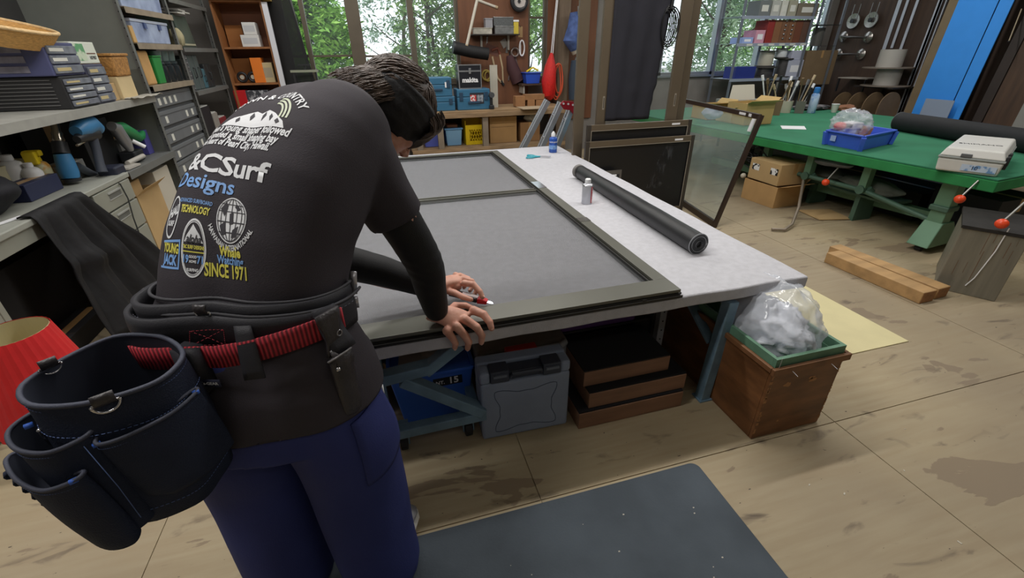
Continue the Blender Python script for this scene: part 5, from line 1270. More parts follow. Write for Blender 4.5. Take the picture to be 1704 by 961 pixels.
# black jacket hanging over the desk edge
jk = thing('draped_jacket', 'black cloth hanging over the edge of the grey desk down to the floor', 'cloth', (0, 0, 0))
A = [V((-1.66, 2.42, 0.712)), V((-1.62, 2.92, 0.712))]
rows = []
for j in range(26):
    q = j/25; row = []
    for k in range(37):
        s_ = k/36
        if q < 0.10: x = -1.65+0.065*(q/0.10); z = 0.712+0.006*sin(pi*q/0.1)
        else: x = -1.585+0.14*((q-0.1)/0.9)**1.2; z = 0.705-0.66*(q-0.1)/0.9
        y = 2.47+0.42*s_ + max(0, q-0.1)*(-0.12*(1-s_)+0.42*s_)
        f_ = (0.030*sin(19*s_+3.6*q)+0.016*sin(41*s_+7*q)+0.01*noise.noise(V((s_*6, q*4, 1))))*min(1, q*2.0)
        w_ = 0.03*math.exp(-((q-0.42-0.15*s_)/0.06)**2)*math.exp(-((s_-0.3)/0.3)**2)
        row.append(V((x+f_+w_, y, z)))
    rows.append(row)
g = MB(); g.loft(rows, caps=False, closed_ring=False)
o = obj('jacket_cloth', g, M('black_cloth', (22, 22, 25), 0.7, var=0.2, scale=6, bump=0.25, bscale=26, spec=0.35), jk, smooth=True, autosmooth=False); m = o.modifiers.new('t', 'SOLIDIFY'); m.thickness = 0.006
g = MB()
for k in range(5): g.tube([(-1.50, 2.5+0.02*k, 0.22+0.01*k), (-1.485, 2.52+0.03*k, 0.2+0.012*k)], 0.004, 6)
# red lampshade, standing on the floor at the far left
ls = thing('red_lampshade', 'red ribbed lampshade with cream lining on the floor at the far left', 'lampshade', (P(16, 552, z=0.5).x, P(16, 552, z=0.5).y, 0.0))
n = 60; zt = 0.50; g = MB()
def shade(r0, r1, z0, z1, rib): return [[(r*(1+rib*(k % 2)*0.02)*cos(2*pi*k/n), r*(1+rib*(k % 2)*0.02)*sin(2*pi*k/n), z) for k in range(n)] for r, z in ((r0, z0), ((r0+r1)/2, (z0+z1)/2), (r1, z1))]
g.loft(shade(0.175, 0.105, 0.13, zt, 1), caps=False); obj('shade', g, M('red_shade', (206, 34, 38), 0.6, var=0.08, scale=10), ls)
g = MB(); g.loft(shade(0.172, 0.102, 0.132, zt-0.001, 0), caps=False); obj('shade_lining', g, M('cream_lining', (222, 212, 168), 0.7), ls)
g = MB(); g.lathe([(0.155, 0.0), (0.155, 0.012), (0.15, 0.055), (0.148, 0.055)], n=40); obj('shade_base', g, M('lamp_base_dark', (60, 40, 36), 0.6), ls, smooth=True)
# --- perforated steel rack running along the wall (three bays)
rk = thing('steel_rack', 'long grey perforated steel shelving rack along the left wall', 'rack', (0, 0, 0))
def post(y, z0=0.0, z1=2.6, x=-1.62):
    o = obj('post', MB().box(x-0.035, x, y-0.0015, y+0.0015, z0, z1).box(x-0.003, x, y-0.035, y, z0, z1), greyd, rk)
    g = MB()
    for k in range(int((z1-z0)/0.05)): g.cyl((x-0.018, y-0.0017, z0+0.03+0.05*k), (x-0.018, y-0.0022, z0+0.03+0.05*k), 0.005, n=8)
    h = obj('post_holes', g, holem, o); h['kind'] = 'stuff'
    return o
def side(y, z0=0.0, z1=2.6, x0=-2.20, x1=-1.655):
    return obj('side_sheet', MB().box(x0, x1, y, y+0.003, z0, z1), M('side_sheet_grey', (120, 124, 118), 0.5, 0.1, var=0.05), rk)
YS = [3.44, 4.27, 5.17, 6.25]
def shelf(z, y0, y1, x1=-1.605, x0=-2.20, lip=0.035, mt=None):
    g = MB().box(x0, x1, y0, y1, z-0.004, z).box(x1-0.002, x1, y0, y1, z-lip, z-0.0041)
    o = obj('shelf', g, mt or greyd, rk)
    return o
post(4.235); side(4.25); post(5.16); post(6.24)
post(1.62, 0.7, 2.6)
# bay over the desk: shelf at 1.10, lower shelf beside the desk
shelf(1.095, 1.6, 4.23, lip=0.045, mt=M('shelf_light', (158, 158, 152), 0.5, 0.1, var=0.08, scale=12)); shelf(0.69, 3.45, 4.23, lip=0.045); shelf(0.10, 3.45, 4.23)
for z in (1.665, 1.44, 1.155): shelf(z, 4.26, 5.15, lip=0.04, mt=M('shelf_worn', (142, 130, 112), 0.6, var=0.15, scale=9))
for z in (1.42, 1.055, 0.55, 1.80): shelf(z, 5.18, 6.23, lip=0.035)
obj('back_sheet', MB().box(-2.203, -2.20, 3.45, 6.24, 0, 2.6), M('rack_back', (70, 70, 70), 0.7), rk)
for y0 in (3.45,): obj('side_sheet', MB().box(-2.2, -1.63, 3.44, 3.443, 0.0, 0.69), greyd, rk)
def bX(px0, py0, px1, py1, X=-1.66):   # helper for things on these shelves: extents along Y and Z seen at plane X
    a_ = P(px0, py1, X=X); b_ = P(px1, py1, X=X); t_ = P((px0+px1)/2, py0, X=X); return min(a_.y, b_.y), max(a_.y, b_.y), t_.z
# --- steel drawer unit in bay 2 below the 1.155 shelf
du = thing('parts_drawer_unit', 'grey steel small-parts drawer unit with paper labels in the steel rack', 'drawer unit', (-1.66, 4.27, 0.0))
obj('unit_body', MB().box(-0.5, -0.004, 0.0, 0.875, 0.45, 1.115), M('unit_dark', (84, 86, 88), 0.5, 0.2), du)
labm = M('label_paper', (214, 214, 206), 0.7)
rn = random.Random(5)
for i, z0 in enumerate((0.985, 0.85, 0.715, 0.58, 0.46)):
    dr = obj('drawer', MB().box(-0.004, 0.012, 0.012, 0.863, z0+0.008, z0+0.115), M('unit_drawer', (116, 120, 124), 0.45, 0.2, var=0.05), du, bevel=0.003)
    for k in range(4 if i == 0 else 3):
        yy = (0.10+0.11*k) if i == 0 else (0.12+(0.32 if k else 0)+0.14*k)
        obj('label', MB().box(0.0125, 0.0145, yy, yy+0.045, z0+0.025, z0+0.075), labm, dr)
    obj('divider', MB().box(0.0125, 0.0140, 0.02, 0.855, z0+0.085, z0+0.090), M('unit_dark', (84, 86, 88)), dr)
# --- plastic parts cabinets on the 1.10 shelf (blue-grey over black)
SZ = 1.096
def parts_cabinet(y0, y1, z0, z1, x1, fm, dm, lab, rows_, cols, side_ribs=0, facing='x'):
    q = thing('parts_cabinet', lab, 'cabinet', (x1, y0, z0), 0, 'plastic small-parts cabinets on the shelf over the desk'); W_, H_ = y1-y0, z1-z0; D_ = 0.40
    obj('cabinet_body', MB().box(-D_, 0, 0, W_, 0, H_), fm, q, bevel=0.006)
    rh = (H_-0.02)/rows_; cw = (W_-0.02)/cols
    for r_ in range(rows_):
        for c_ in range(cols):
            d_ = obj('drawer', MB().box(0.0005, 0.012, 0.012+cw*c_, 0.004+cw*(c_+1), 0.012+rh*r_, 0.004+rh*(r_+1)), dm, q, bevel=0.002)
            obj('drawer_label', MB().box(0.0125, 0.0135, 0.02+cw*c_, cw*(c_+0.55), 0.012+rh*(r_+0.25), rh*(r_+0.85)), labm if (r_+c_) % 3 else M('label_tan', (190, 174, 128), 0.7), d_)
    for k in range(side_ribs):
        zz = 0.02+(H_-0.04)*k/max(1, side_ribs-1); obj('side_rib', MB().box(-D_+0.03, -0.05, -0.0045, -0.0005, zz, zz+0.004), M('rib_grey', (104, 104, 104), 0.5), q)
    return q
clearg = M('smoky_drawer', (116, 120, 130), 0.25, var=0.25, scale=14); darkp = M('black_plastic', (38, 38, 40), 0.5); bluep = M('dusk_blue_plastic', (76, 80, 118), 0.5)
y_ = P(127, 187, X=-1.63).y
parts_cabinet(y_, y_+0.29, SZ, 1.262, -1.635, darkp, clearg, 'black plastic drawer cabinet with ribbed side, on the shelf over the desk', 4, 1, 8)
parts_cabinet(y_-0.02, y_+0.27, 1.263, 1.425, -1.640, bluep, clearg, 'dusk blue drawer cabinet standing on the black ribbed one', 3, 1, 0)
parts_cabinet(y_+0.30, y_+0.52, SZ, 1.315, -1.645, M('indigo_plastic', (72, 74, 96), 0.5), clearg, 'narrow dark blue-grey drawer cabinet between the ribbed cabinet and the baskets', 4, 1, 0)
q = [o for o in C.objects if o.get('label', '').startswith('dusk blue drawer')][0]
for k in range(3): obj('side_window', MB().box(-0.36, -0.10, -0.004, -0.0005, 0.018+0.047*k, 0.05+0.047*k), M('window_smoke', (128, 126, 140), 0.3, var=0.3, scale=12), q, bevel=0.0015)
# straw hat / big wicker tray on top
wick = M('wicker_tan', (206, 160, 94), 0.7, var=0.25, scale=60, stretch=(1, 1, 8), bump=0.3)
ht = thing('wicker_tray', 'large round tan wicker tray leaning on top of the blue drawer cabinet', 'tray', (-1.86, y_+0.02, 1.432), 0, None, rot=(radians(0), radians(14), 0))
obj('tray_wall', MB().lathe([(0.20, 0.0), (0.245, 0.09), (0.258, 0.092), (0.212, 0.0)], n=48, caps=False), wick, ht, smooth=True); obj('tray_floor', MB().lathe([(0.0, 0.004), (0.205, 0.004), (0.205, 0.010), (0.0, 0.010)], n=48, caps=False), wick, ht)
g = MB(); g.tube([(0.252*cos(2*pi*k/60), 0.252*sin(2*pi*k/60), 0.092) for k in range(60)], 0.009, 8, closed=True); obj('tray_rim', g, M('wicker_pale', (222, 190, 140), 0.6, var=0.15, scale=50), ht, smooth=True)
cd = M('cardboard', (188, 158, 112), 0.8, var=0.05, scale=5); cdl = M('cardboard_light', (206, 184, 140), 0.8, var=0.05); tapem = M('box_tape', (176, 140, 92), 0.3)
def carton(name, lab, x0, x1, y0, y1, z0, z1, mat=None, tape='z', open_=False, group=None, rz=0, label_face=None, cat='box'):
    q = thing(name, lab, cat, ((x0+x1)/2, (y0+y1)/2, z0), rz, group); a_, b_, h = (x1-x0)/2, (y1-y0)/2, z1-z0; mat = mat or cd
    if open_:
        t_ = 0.004
        obj('carton_body', MB().box(-a_, a_, -b_, -b_+t_, 0, h).box(-a_, a_, b_-t_, b_, 0, h).box(-a_, -a_+t_, -b_+t_, b_-t_, 0, h).box(a_-t_, a_, -b_+t_, b_-t_, 0, h).box(-a_, a_, -b_, b_, -0.0, 0.003), mat, q)
        obj('flap', MB().hexa([(-a_, -b_, h), (a_, -b_, h), (a_, -b_+0.003, h), (-a_, -b_+0.003, h)], [(-a_-0.01, -b_-b_*0.5, h+0.03), (a_+0.01, -b_-b_*0.5, h+0.03), (a_+0.01, -b_-b_*0.5+0.003, h+0.033), (-a_-0.01, -b_-b_*0.5+.003, h+0.033)]), mat, q)
        obj('flap', MB().hexa([(a_-0.003, -b_, h), (a_, -b_, h), (a_, b_, h), (a_-0.003, b_, h)], [(a_+a_*0.35, -b_, h+0.05), (a_+a_*0.35+0.003, -b_, h+0.05), (a_+a_*0.35+0.003, b_, h+0.05), (a_+a_*0.35, b_, h+0.05)]), mat, q)
    else:
        obj('carton_body', MB().box(-a_, a_, -b_, b_, 0, h), mat, q, bevel=0.003)
        obj('tape', MB().box(-0.02, 0.02, -b_-0.0006, -b_-0.0001, h-min(.1, h*.5), h).box(-0.02, 0.02, -b_-0.0006, b_, h+0.0001, h+0.0006), tapem, q)
        obj('flap_seam', MB().box(-a_, a_, -0.0008, 0.0008, h+0.0007, h+0.0011), M('seam_brown', (120, 92, 60), 0.8), q)
    return q
# printed paper on the boxes over the cabinets
pt = thing('seed_packet_box', 'white and green printed cardboard packet lying on the drawer cabinets', 'packet', (-1.70, y_+0.42, 1.318))
obj('packet_body', MB().box(-0.12, 0.05, -0.16, 0.10, 0, 0.115), M('packet_white', (214, 220, 208), 0.6), pt, bevel=0.004)
obj('green_panel', MB().box(0.0503, 0.0508, -0.155, -0.03, 0.015, 0.105), M('packet_green', (98, 158, 112), 0.6, rgb2=(200, 214, 190), scale=18, lo=.45, hi=.55), pt)
obj('brown_band', MB().box(0.0503, 0.0508, -0.02, 0.08, 0.05, 0.057), M('band_brown', (120, 96, 84), 0.7), pt)
lettering('lettering', '187987', 0.026, M('ink_dark', (62, 66, 70), 0.7), pt, Matrix.Translation((0.0512, 0.035, 0.03)) @ Matrix.Rotation(pi/2, 4, 'Z') @ Matrix.Rotation(pi/2, 4, 'X'))
bk = thing('woven_basket', 'square brown woven basket on top of a tan box on the shelf over the desk', 'basket', (-1.72, y_+0.73, 1.235))
basm = M('basket_weave', (168, 122, 66), 0.7, var=0.3, scale=70, bump=0.4)
obj('basket_body', MB().hexa([(-0.1, -0.1, 0), (0.09, -0.1, 0), (0.09, 0.1, 0), (-0.1, 0.1, 0)], [(-0.11, -0.115, 0.12), (0.1, -0.115, 0.12), (0.1, 0.115, 0.12), (-0.11, 0.115, 0.12)]), basm, bk, bevel=0.012); obj('basket_lid', MB().box(-0.115, 0.105, -0.12, 0.12, 0.1205, 0.138), basm, bk, bevel=0.006)
carton('tan_box', 'plain tan cardboard box under the woven basket on the shelf', -1.82, -1.64, y_+0.62, y_+0.84, SZ, 1.234, cdl)
carton('tan_box', 'thin tan box wedged between the narrow drawer cabinet and the box under the basket', -1.80, -1.66, y_+0.535, y_+0.61, SZ, 1.20, cd)
g = MB()
rn = random.Random(8)
rows = [[V((-1.66+0.10*(k/8), y_+0.62+0.42*j/10, 1.104+0.012*noise.noise(V((k*.7, j*.9, 2))))) for k in range(9)] for j in range(11)]
g.loft(rows, caps=False, closed_ring=False); o = obj('crumpled_bag', g, M('crumpled_film', (176, 174, 164), 0.4, var=0.15, scale=20), None, smooth=True); m = o.modifiers.new('t', 'SOLIDIFY'); m.thickness = .003; tag(o, 'crumpled pale plastic sheet on the shelf edge below the basket', 'plastic')
# --- bay 2 goods
def ybox(y0, y1, z0, z1, depth, x1=-1.63): return MB().box(x1-depth, x1, y0, y1, z0, z1)
# clear tubs with lid, upper two shelves
tubm = M('clear_tub', (176, 192, 220), 0.3, rgb2=(132, 146, 180), scale=7, var=.1)
def tub(y0, y1, z0, z1, lab):
    q = thing('storage_tub', lab, 'tub', (-1.64, y0, z0), 0, 'pale blue storage tubs in the steel rack'); W_, H_ = y1-y0, z1-z0
    obj('tub_body', MB().hexa([(-0.3, 0.02, 0), (-0.005, 0.02, 0), (-0.005, W_-0.02, 0), (-0.3, W_-0.02, 0)], [(-0.31, 0, H_-0.02), (0, 0, H_-0.02), (0, W_, H_-0.02), (-0.31, W_, H_-0.02)]), tubm, q, bevel=0.005)
    obj('tub_lid', MB().box(-0.315, 0.005, -0.005, W_+0.005, H_-0.0195, H_), M('tub_lid', (196, 206, 226), 0.35), q, bevel=0.003)
    for yy in (W_*0.32, W_*0.72): obj('latch', MB().box(0.0005, 0.012, yy-0.02, yy+0.02, H_-0.06, H_-0.021), M('latch_blue', (80, 96, 140), 0.4), q)
tub(4.36, 5.05, 1.442, 1.60, 'pale blue clear tub with latches on the middle shelf of the steel rack')
tub(4.32, 5.08, 1.667, 1.83, 'pale blue clear tub on the highest visible shelf of the steel rack')
obj_ = ybox(4.29, 4.345, 1.442, 1.55, 0.2); tag(obj('paper_bundle', obj_, M('bundle_tan', (196, 160, 104), 0.8), None, bevel=0.003), 'tan paper bundle beside the clear tub, middle shelf of the rack', 'bundle')
q = thing('foam_board', 'ragged tan foam slab standing in the steel rack left of the green bin', 'foam', (-1.64, 4.30, 1.157))
g = MB(); g.box(-0.22, 0, 0, 0.17, 0, 0.235)
obj('slab', g, M('foam_tan', (190, 150, 96), 0.9, var=0.1), q, bevel=0.012)
q = thing('green_bin', 'bright green plastic bin in the steel rack', 'bin', (-1.64, 4.50, 1.157))
obj('bin_wall', MB().hexa([(-0.25, 0.015, 0), (0, 0.015, 0), (0, 0.145, 0), (-0.25, 0.145, 0)], [(-0.26, 0, 0.19), (0.01, 0, 0.19), (0.01, 0.16, 0.19), (-0.26, 0.16, 0.19)]), M('bin_green', (40, 138, 66), 0.4), q, bevel=0.006); obj('rim', MB().box(-0.265, 0.016, -0.005, 0.165, 0.1905, 0.20), M('bin_green', (40, 138, 66)), q, bevel=0.003)
for k in range(3):
    q = thing('black_jar', ['dark jar right of the green bin in the rack', 'dark jar between two others in the rack', 'dark jar nearest the rack post'][k], 'jar', (-1.70, 4.735+0.145*k, 1.157), 0, 'dark jars right of the green bin')
    obj('jar_body', MB().lathe([(0.06, 0), (0.065, 0.01), (0.065, 0.12), (0.05, 0.135)], n=24), M('jar_dark', (34, 40, 44), 0.2), q, smooth=True); obj('jar_lid', MB().lathe([(0.055, 0.136), (0.055, 0.155), (0.04, 0.158)], n=24), M('jar_lid', (60, 70, 72), 0.3, 0.4), q, smooth=True)
    q = thing('glass_tumbler', ['smoky glass stacked on the first dark jar', 'smoky glass stacked on the middle dark jar', 'smoky glass stacked on the last dark jar'][k], 'glass', (-1.70, 4.735+0.145*k, 1.3155), 0, 'smoky glasses on the dark jars')
    obj('glass_wall', MB().lathe([(0.045, 0), (0.058, 0.075), (0.054, 0.075), (0.04, 0.006)], n=24), M('smoked_glass', (96, 116, 114), 0.1, spec=0.8), q, smooth=True)
# --- bay 3 goods: tool cases standing upright, parts
casem = [M('case_slate', (86, 96, 98), 0.5), M('case_green_grey', (80, 92, 92), 0.5), M('case_black', (46, 50, 52), 0.5), M('case_teal', (66, 104, 116), 0.5)]
yy = 5.24
for i, (w, h, mi) in enumerate(((0.12, 0.27, 0), (0.13, 0.30, 1), (0.13, 0.30, 1), (0.10, 0.18, 3), (0.22, 0.22, 2))):
    q = thing('upright_tool_case', ['slate grey case standing beside the rack post', 'green-grey case, left one of two alike in the rack', 'green-grey case, right one of two alike in the rack', 'small teal case in the rack', 'low black case near the bookcase'][i], 'case', (-1.66, yy, 1.056), 0, 'tool cases standing upright in the rack')
    obj('case_shell', MB().box(-0.30, 0.0, 0.004, w/2-0.001, 0, h).box(-0.30, 0.0, w/2+0.001, w-0.004, 0, h), casem[mi], q, bevel=0.010, segs=3); obj('case_handle', MB().tube([(-0.0, w/2, h*0.35), (0.018, w/2, h*0.38), (0.018, w/2, h*0.62), (0.0, w/2, h*0.65)], 0.006, 8), casem[2], q, smooth=True)
    yy += w+0.012
q = thing('wire_rack_tray', 'grey slotted plastic rack standing at the post of the third bay', 'rack', (-1.625, 5.19, 1.056))
g = MB().box(-0.012, 0, 0, 0.006, 0, 0.3).box(-0.012, 0, 0.04, 0.046, 0, 0.3)
for k in range(8): g.box(-0.012, 0, 0.006, 0.04, 0.02+0.036*k, 0.028+0.036*k)
obj('slotted_frame', g, M('slot_grey', (120, 122, 124), 0.5), q)
q = thing('green_plastic_case', 'murky green transparent case on the 1.42 shelf of the third bay'.replace('1.42 shelf', 'upper shelf'), 'case', (-1.68, 5.40, 1.421))
obj('case_shell', MB().hexa([(-0.3, 0.03, 0), (0, 0.03, 0), (0, 0.42, 0), (-0.3, 0.42, 0)], [(-0.3, 0, 0.27), (0, 0, 0.27), (0, 0.34, 0.27), (-0.3, 0.34, 0.27)]), M('murky_green', (78, 92, 84), 0.35, var=0.2, scale=6), q, bevel=0.01); obj('case_rib', MB().box(0.0, 0.006, 0.05, 0.38, 0.02, 0.035), M('cream_plastic', (176, 172, 146), 0.5), q)
q = thing('papers_stack', 'loose white papers and brushes on top of the murky green case', 'papers', (-1.66, 5.42, 1.70))
for k, (a_, b_, c_) in enumerate(((0, 0.2, 0), (0.14, 0.34, 0.012), (0.05, 0.22, 0.024))): obj('sheet', MB().box(-0.12, 0.02, a_, b_, c_, c_+0.011), M('paper_white', (206, 206, 200), 0.7), q)
q = thing('yellowed_bag', 'yellowish paper bag beside the murky green case', 'bag', (-1.67, 5.25, 1.421)); obj('bag_body', blob((0, 0.04, 0.075), 0.06, 0.055, 0.08, 0.2, 2, 3, 24, 16, False), M('bag_yellowish', (160, 152, 120), 0.8), q, smooth=True)
for i, (y0, y1, h, c_, lab) in enumerate(((5.26, 5.55, 0.26, (34, 34, 38), 'black box on the low shelf of the third rack bay'), (5.58, 5.74, 0.20, (150, 146, 140), 'grey carton beside the black box, low shelf of the rack'), (5.78, 6.0, 0.15, (134, 46, 52), 'dark red packet on the low shelf near the bookcase'))):
    q = thing('goods_box', lab, 'box', (-1.66, y0, 0.56 if False else 0.551)); obj('box_body', MB().box(-0.28, 0, 0, y1-y0, 0, h), M('goods_%d' % i, c_, 0.6), q, bevel=0.004); obj('box_top', MB().box(-0.27, -0.01, 0.01, y1-y0-0.01, h, h+0.006), M('paper_white', (206, 206, 200)), q)
    q.location.z = 0.551; q.scale = (1, 1, 1.35)
# --- brown bookcase facing the room at the end of the rack
bc = thing('wooden_bookcase', 'tall brown wooden bookcase with white edge strip at the end of the steel rack', 'bookcase', (0, 0, 0))
wb = M('bookcase_brown', (146, 96, 56), 0.55, var=0.15, scale=3, stretch=(6, 6, .6)); wbd = M('bookcase_back', (112, 66, 38), 0.6, var=0.15, scale=3)
BY = 6.26; bx0 = P(372, 79, Y=BY).x; bx1 = P(449, 79, Y=BY).x
obj('side_panel', MB().box(bx0-0.02, bx0, BY, BY+0.30, 0, 1.86), wb, bc); obj('side_panel', MB().box(bx1, bx1+0.02, BY, BY+0.30, 0, 1.86), wb, bc); obj('back_panel', MB().box(bx0, bx1, BY+0.29, BY+0.30, 0, 1.86), wbd, bc); obj('top_panel', MB().box(bx0-0.02, bx1+0.02, BY, BY+0.30, 1.861, 1.88), wb, bc)
BZ = [P(410, 78, Y=BY).z, P(430, 138, Y=BY).z, 0.55, 0.1]
for z in BZ: obj('shelf', MB().box(bx0+0.001, bx1-0.001, BY+0.002, BY+0.289, z-0.02, z), wb, bc)
obj('white_edge', MB().box(bx1+0.021, bx1+0.075, BY-0.012, BY+0.02, 0, 1.86), M('white_edge', (212, 214, 222), 0.5), bc)
def rYb(px0, py0, px1, py1, Y): a_ = P(px0, py1, Y=Y); b_ = P(px1, py1, Y=Y); t_ = P((px0+px1)/2, py0, Y=Y); return a_.x, b_.x, (a_.z+b_.z)/2, t_.z
def bbox(name, lab, cat, px, mat, z0, Y=None, dep=0.16, extra=None, group=None, bevel=0.003):
    Y = Y or BY+0.03; x0, x1, _, z1 = rYb(*px, Y); q = thing(name, lab, cat, ((x0+x1)/2, Y, z0), 0, group); a_ = (x1-x0)/2; h = z1-z0
    obj('box_body', MB().box(-a_, a_, 0, dep, 0, h), mat, q, bevel=bevel); obj('printed_face', MB().box(-a_*0.8, a_*0.8, -0.0008, -0.0002, h*0.25, h*0.75), extra or mat, q); return q
wbx = M('white_carton', (214, 214, 212), 0.6); orb = M('orange_box', (226, 122, 36), 0.55); tanb = M('tan_card', (176, 150, 104), 0.8); brb = M('brown_card', (150, 98, 50), 0.8)
bbox('white_box', 'wide white box on the upper shelf of the brown bookcase', 'box', (404, 58, 434, 77), wbx, BZ[0]+.001, extra=M('grey_print', (190, 192, 196), 0.6))
b2 = bbox('white_box', 'smaller white box stacked on the wide white box in the bookcase', 'box', (406, 37, 428, 57), wbx, P(415, 58, Y=BY+.03).z+0.0012, extra=M('grey_print', (190, 192, 196)))
bbox('brown_carton', 'brown carton at the back of the upper bookcase shelf behind the white boxes', 'box', (382, 42, 410, 77), brb, BZ[0]+.001, Y=BY+0.2, dep=0.07)
bbox('orange_box', 'upright bright orange box in the brown bookcase', 'box', (425, 96, 443, 137), orb, BZ[1]+.001)
bbox('tan_box', 'upright tan printed box right of the orange box', 'box', (440, 104, 459, 137), M('pale_tan_print', (186, 170, 130), 0.7), BZ[1]+.001, Y=BY+0.045, extra=M('print_faded', (160, 150, 128), 0.7))
bbox('brown_carton', 'brown carton behind the black reels in the bookcase', 'box', (395, 97, 424, 137), brb, BZ[1]+.001, Y=BY+0.19, dep=0.09)
bbox('red_box', 'red glossy box in the lower bookcase shelf', 'box', (398, 150, 418, 190), M('glossy_red', (192, 34, 40), 0.35), BZ[2]+0.16, Y=BY+0.02)
bbox('dark_packet', 'dark packet with white print beside the red box in the bookcase', 'packet', (416, 150, 455, 190), M('dark_print', (60, 62, 70), 0.5, rgb2=(170, 172, 178), scale=22, lo=.5, hi=.6), BZ[2]+0.16, Y=BY+0.03)
for o in list(C.objects)[-6:]:
    pass
tag(obj('low_shelf_stock', MB().box(bx0+0.02, bx1-0.02, BY+0.01, BY+0.25, BZ[2]+0.001, BZ[2]+0.158), M('stock_brown', (110, 80, 60), 0.8), None), 'brown low box that the red box stands on in the bookcase', 'box')
for i, px in enumerate((404, 422)):
    x = P(px, 131, Y=BY+0.05).x; q = thing('small_reel', ['black reel with pale hub, left one in the bookcase', 'black reel with pale hub, right one in the bookcase'][i], 'reel', (x, BY+0.05, BZ[1]+0.062), 0, 'black reels in the bookcase')
    obj('reel_rim', MB().tube([(0.045*cos(2*pi*k/24), 0.0, 0.045*sin(2*pi*k/24)) for k in range(24)], 0.015, 8, closed=True), M('reel_black', (26, 26, 28), 0.5), q, smooth=True); obj('reel_hub', MB().cyl((0, -0.012, 0), (0, 0.012, 0), 0.022), M('reel_hub', (184, 178, 164), 0.4), q)
q = carton('yellow_carton', 'long yellow-tan carton lying on top of the brown bookcase', bx0-0.02, bx1+0.10, BY-0.05, BY+0.28, 1.882, 2.05, M('yellow_card', (196, 172, 106), 0.7))
lettering('lettering', 'YY', 0.06, M('ink_dark', (62, 66, 70)), q, face_m(0.22, -0.1665, 0.07))
# black netting screens leaning between the bookcase and the window
nb = net_material('black_net_sheet', (24, 26, 28), 0.82)
q = thing('leaning_net_screen', 'dark netting screen leaning against the window beside the bookcase', 'screen', (0, 0, 0))
x0 = P(458, 100, Y=6.35).x; x1 = P(497, 60, Y=6.35).x
obj('net', MB().hexa([(x0, 6.36, 0.75), (x1+0.12, 6.30, 0.75), (x1+0.12, 6.303, 0.75), (x0, 6.363, 0.75)], [(x0, 6.50, 2.1), (x1-0.05, 6.46, 2.1), (x1-0.05, 6.463, 2.1), (x0, 6.503, 2.1)]), nb, q)
obj('screen_stile', MB().bar((x1+0.13, 6.30, 0.0), (x1-0.04, 6.47, 2.1), 0.03, 0.02, (0, 1, 0)), M('stile_grey', (84, 86, 86), 0.4, 0.4), q); obj('screen_rail', MB().bar((x0, 6.36, 0.745), (x1+0.12, 6.30, 0.745), 0.02, 0.03), M('stile_grey', (84, 86, 86)), q)
obj('screen_stile', MB().bar((x0+0.01, 6.355, 0.0), (x0+0.0, 6.49, 2.1), 0.03, 0.02, (0, 1, 0)), M('stile_grey', (84, 86, 86)), q)
# --- things in the cavity between desk and shelf, and on the desk
DT = DZ+0.001
q = thing('heat_gun', 'blue heat gun with metal nozzle standing nozzle-up on the grey desk', 'heat gun', (0, 0, 0))
mbl = M('tool_blue', (58, 122, 170), 0.4); mbk = M('tool_black', (34, 36, 40), 0.5); stl = M('nozzle_steel', (180, 172, 158), 0.25, 0.9)
B0 = P(121, 306, z=DT); hx_ = B0.x
def dp(px, py): return P(px, py, X=hx_)     # points in the vertical plane of the tool
ax0 = dp(120, 300); ax1 = dp(103, 256); ax2 = dp(98, 236); ax3 = dp(91, 206)
g = MB(); g.tube([ax0+V((0, 0, 0.012)), ax0.lerp(ax1, .3), ax0.lerp(ax1, .7), ax1], [0.040, 0.046, 0.044, 0.038], 24); obj('motor_housing', g, mbl, q, smooth=True)
g = MB(); g.tube([ax0+V((0, 0, -0.004)), ax0+V((0, 0, 0.014))], [0.044, 0.046], 24); obj('end_cap', g, mbk, q, smooth=True)
g = MB(); g.tube([ax1, ax2], [0.039, 0.034], 24); obj('heat_guard', g, mbk, q, smooth=True)
g = MB(); g.tube([ax2, ax2.lerp(ax3, .15), ax2.lerp(ax3, .3), ax2.lerp(ax3, .45), ax2.lerp(ax3, .6), ax3], [0.026, 0.028, 0.023, 0.026, 0.02, 0.019], 20); obj('nozzle', g, stl, q, smooth=True)
h0 = dp(128, 276); h1 = dp(152, 289); h2 = dp(172, 298)
g = MB(); g.tube([h0, h1, h2], [0.024, 0.022, 0.024], 18); obj('grip', g, M('tool_grip', (78, 84, 92), 0.6), q, smooth=True)
g = MB(); g.tube([dp(171, 285), dp(177, 298), dp(178, 305)], [0.012, 0.02, 0.012], 14); obj('grip_end', g, mbl, q, smooth=True)
crd = [dp(180, 296), P(200, 306, X=-1.585), P(213, 330, X=-1.578), P(222, 362, X=-1.576), P(236, 400, X=-1.574), P(252, 430, X=-1.57), P(262, 470, X=-1.57)]
g = MB(); g.tube(crd, 0.004, 8); obj('power_cord', g, M('cord_dark', (44, 46, 44), 0.6), q, smooth=True)
q = thing('impact_driver', 'blue and black cordless drill standing on its battery behind the heat gun', 'drill', (0, 0, 0))
B1 = P(185, 292, z=DT); bx_ = B1.x-0.02
def dq(px, py): return P(px, py, X=bx_)
g = MB(); g.tube([dq(126, 219), dq(135, 213), dq(150, 206), dq(163, 214)], [0.03, 0.052, 0.050, 0.036], 22); obj('motor_housing', g, mbl, q, smooth=True)
g = MB(); g.tube([dq(128, 232), dq(140, 224), dq(158, 222)], [0.02, 0.040, 0.036], 20); obj('rear_cover', g, mbk, q, smooth=True)
g = MB(); g.tube([dq(152, 226), dq(160, 248), dq(166, 272), dq(170, 286)], [0.028, 0.023, 0.023, 0.028], 18); obj('grip', g, M('tool_grip_dark', (60, 66, 78), 0.6), q, smooth=True)
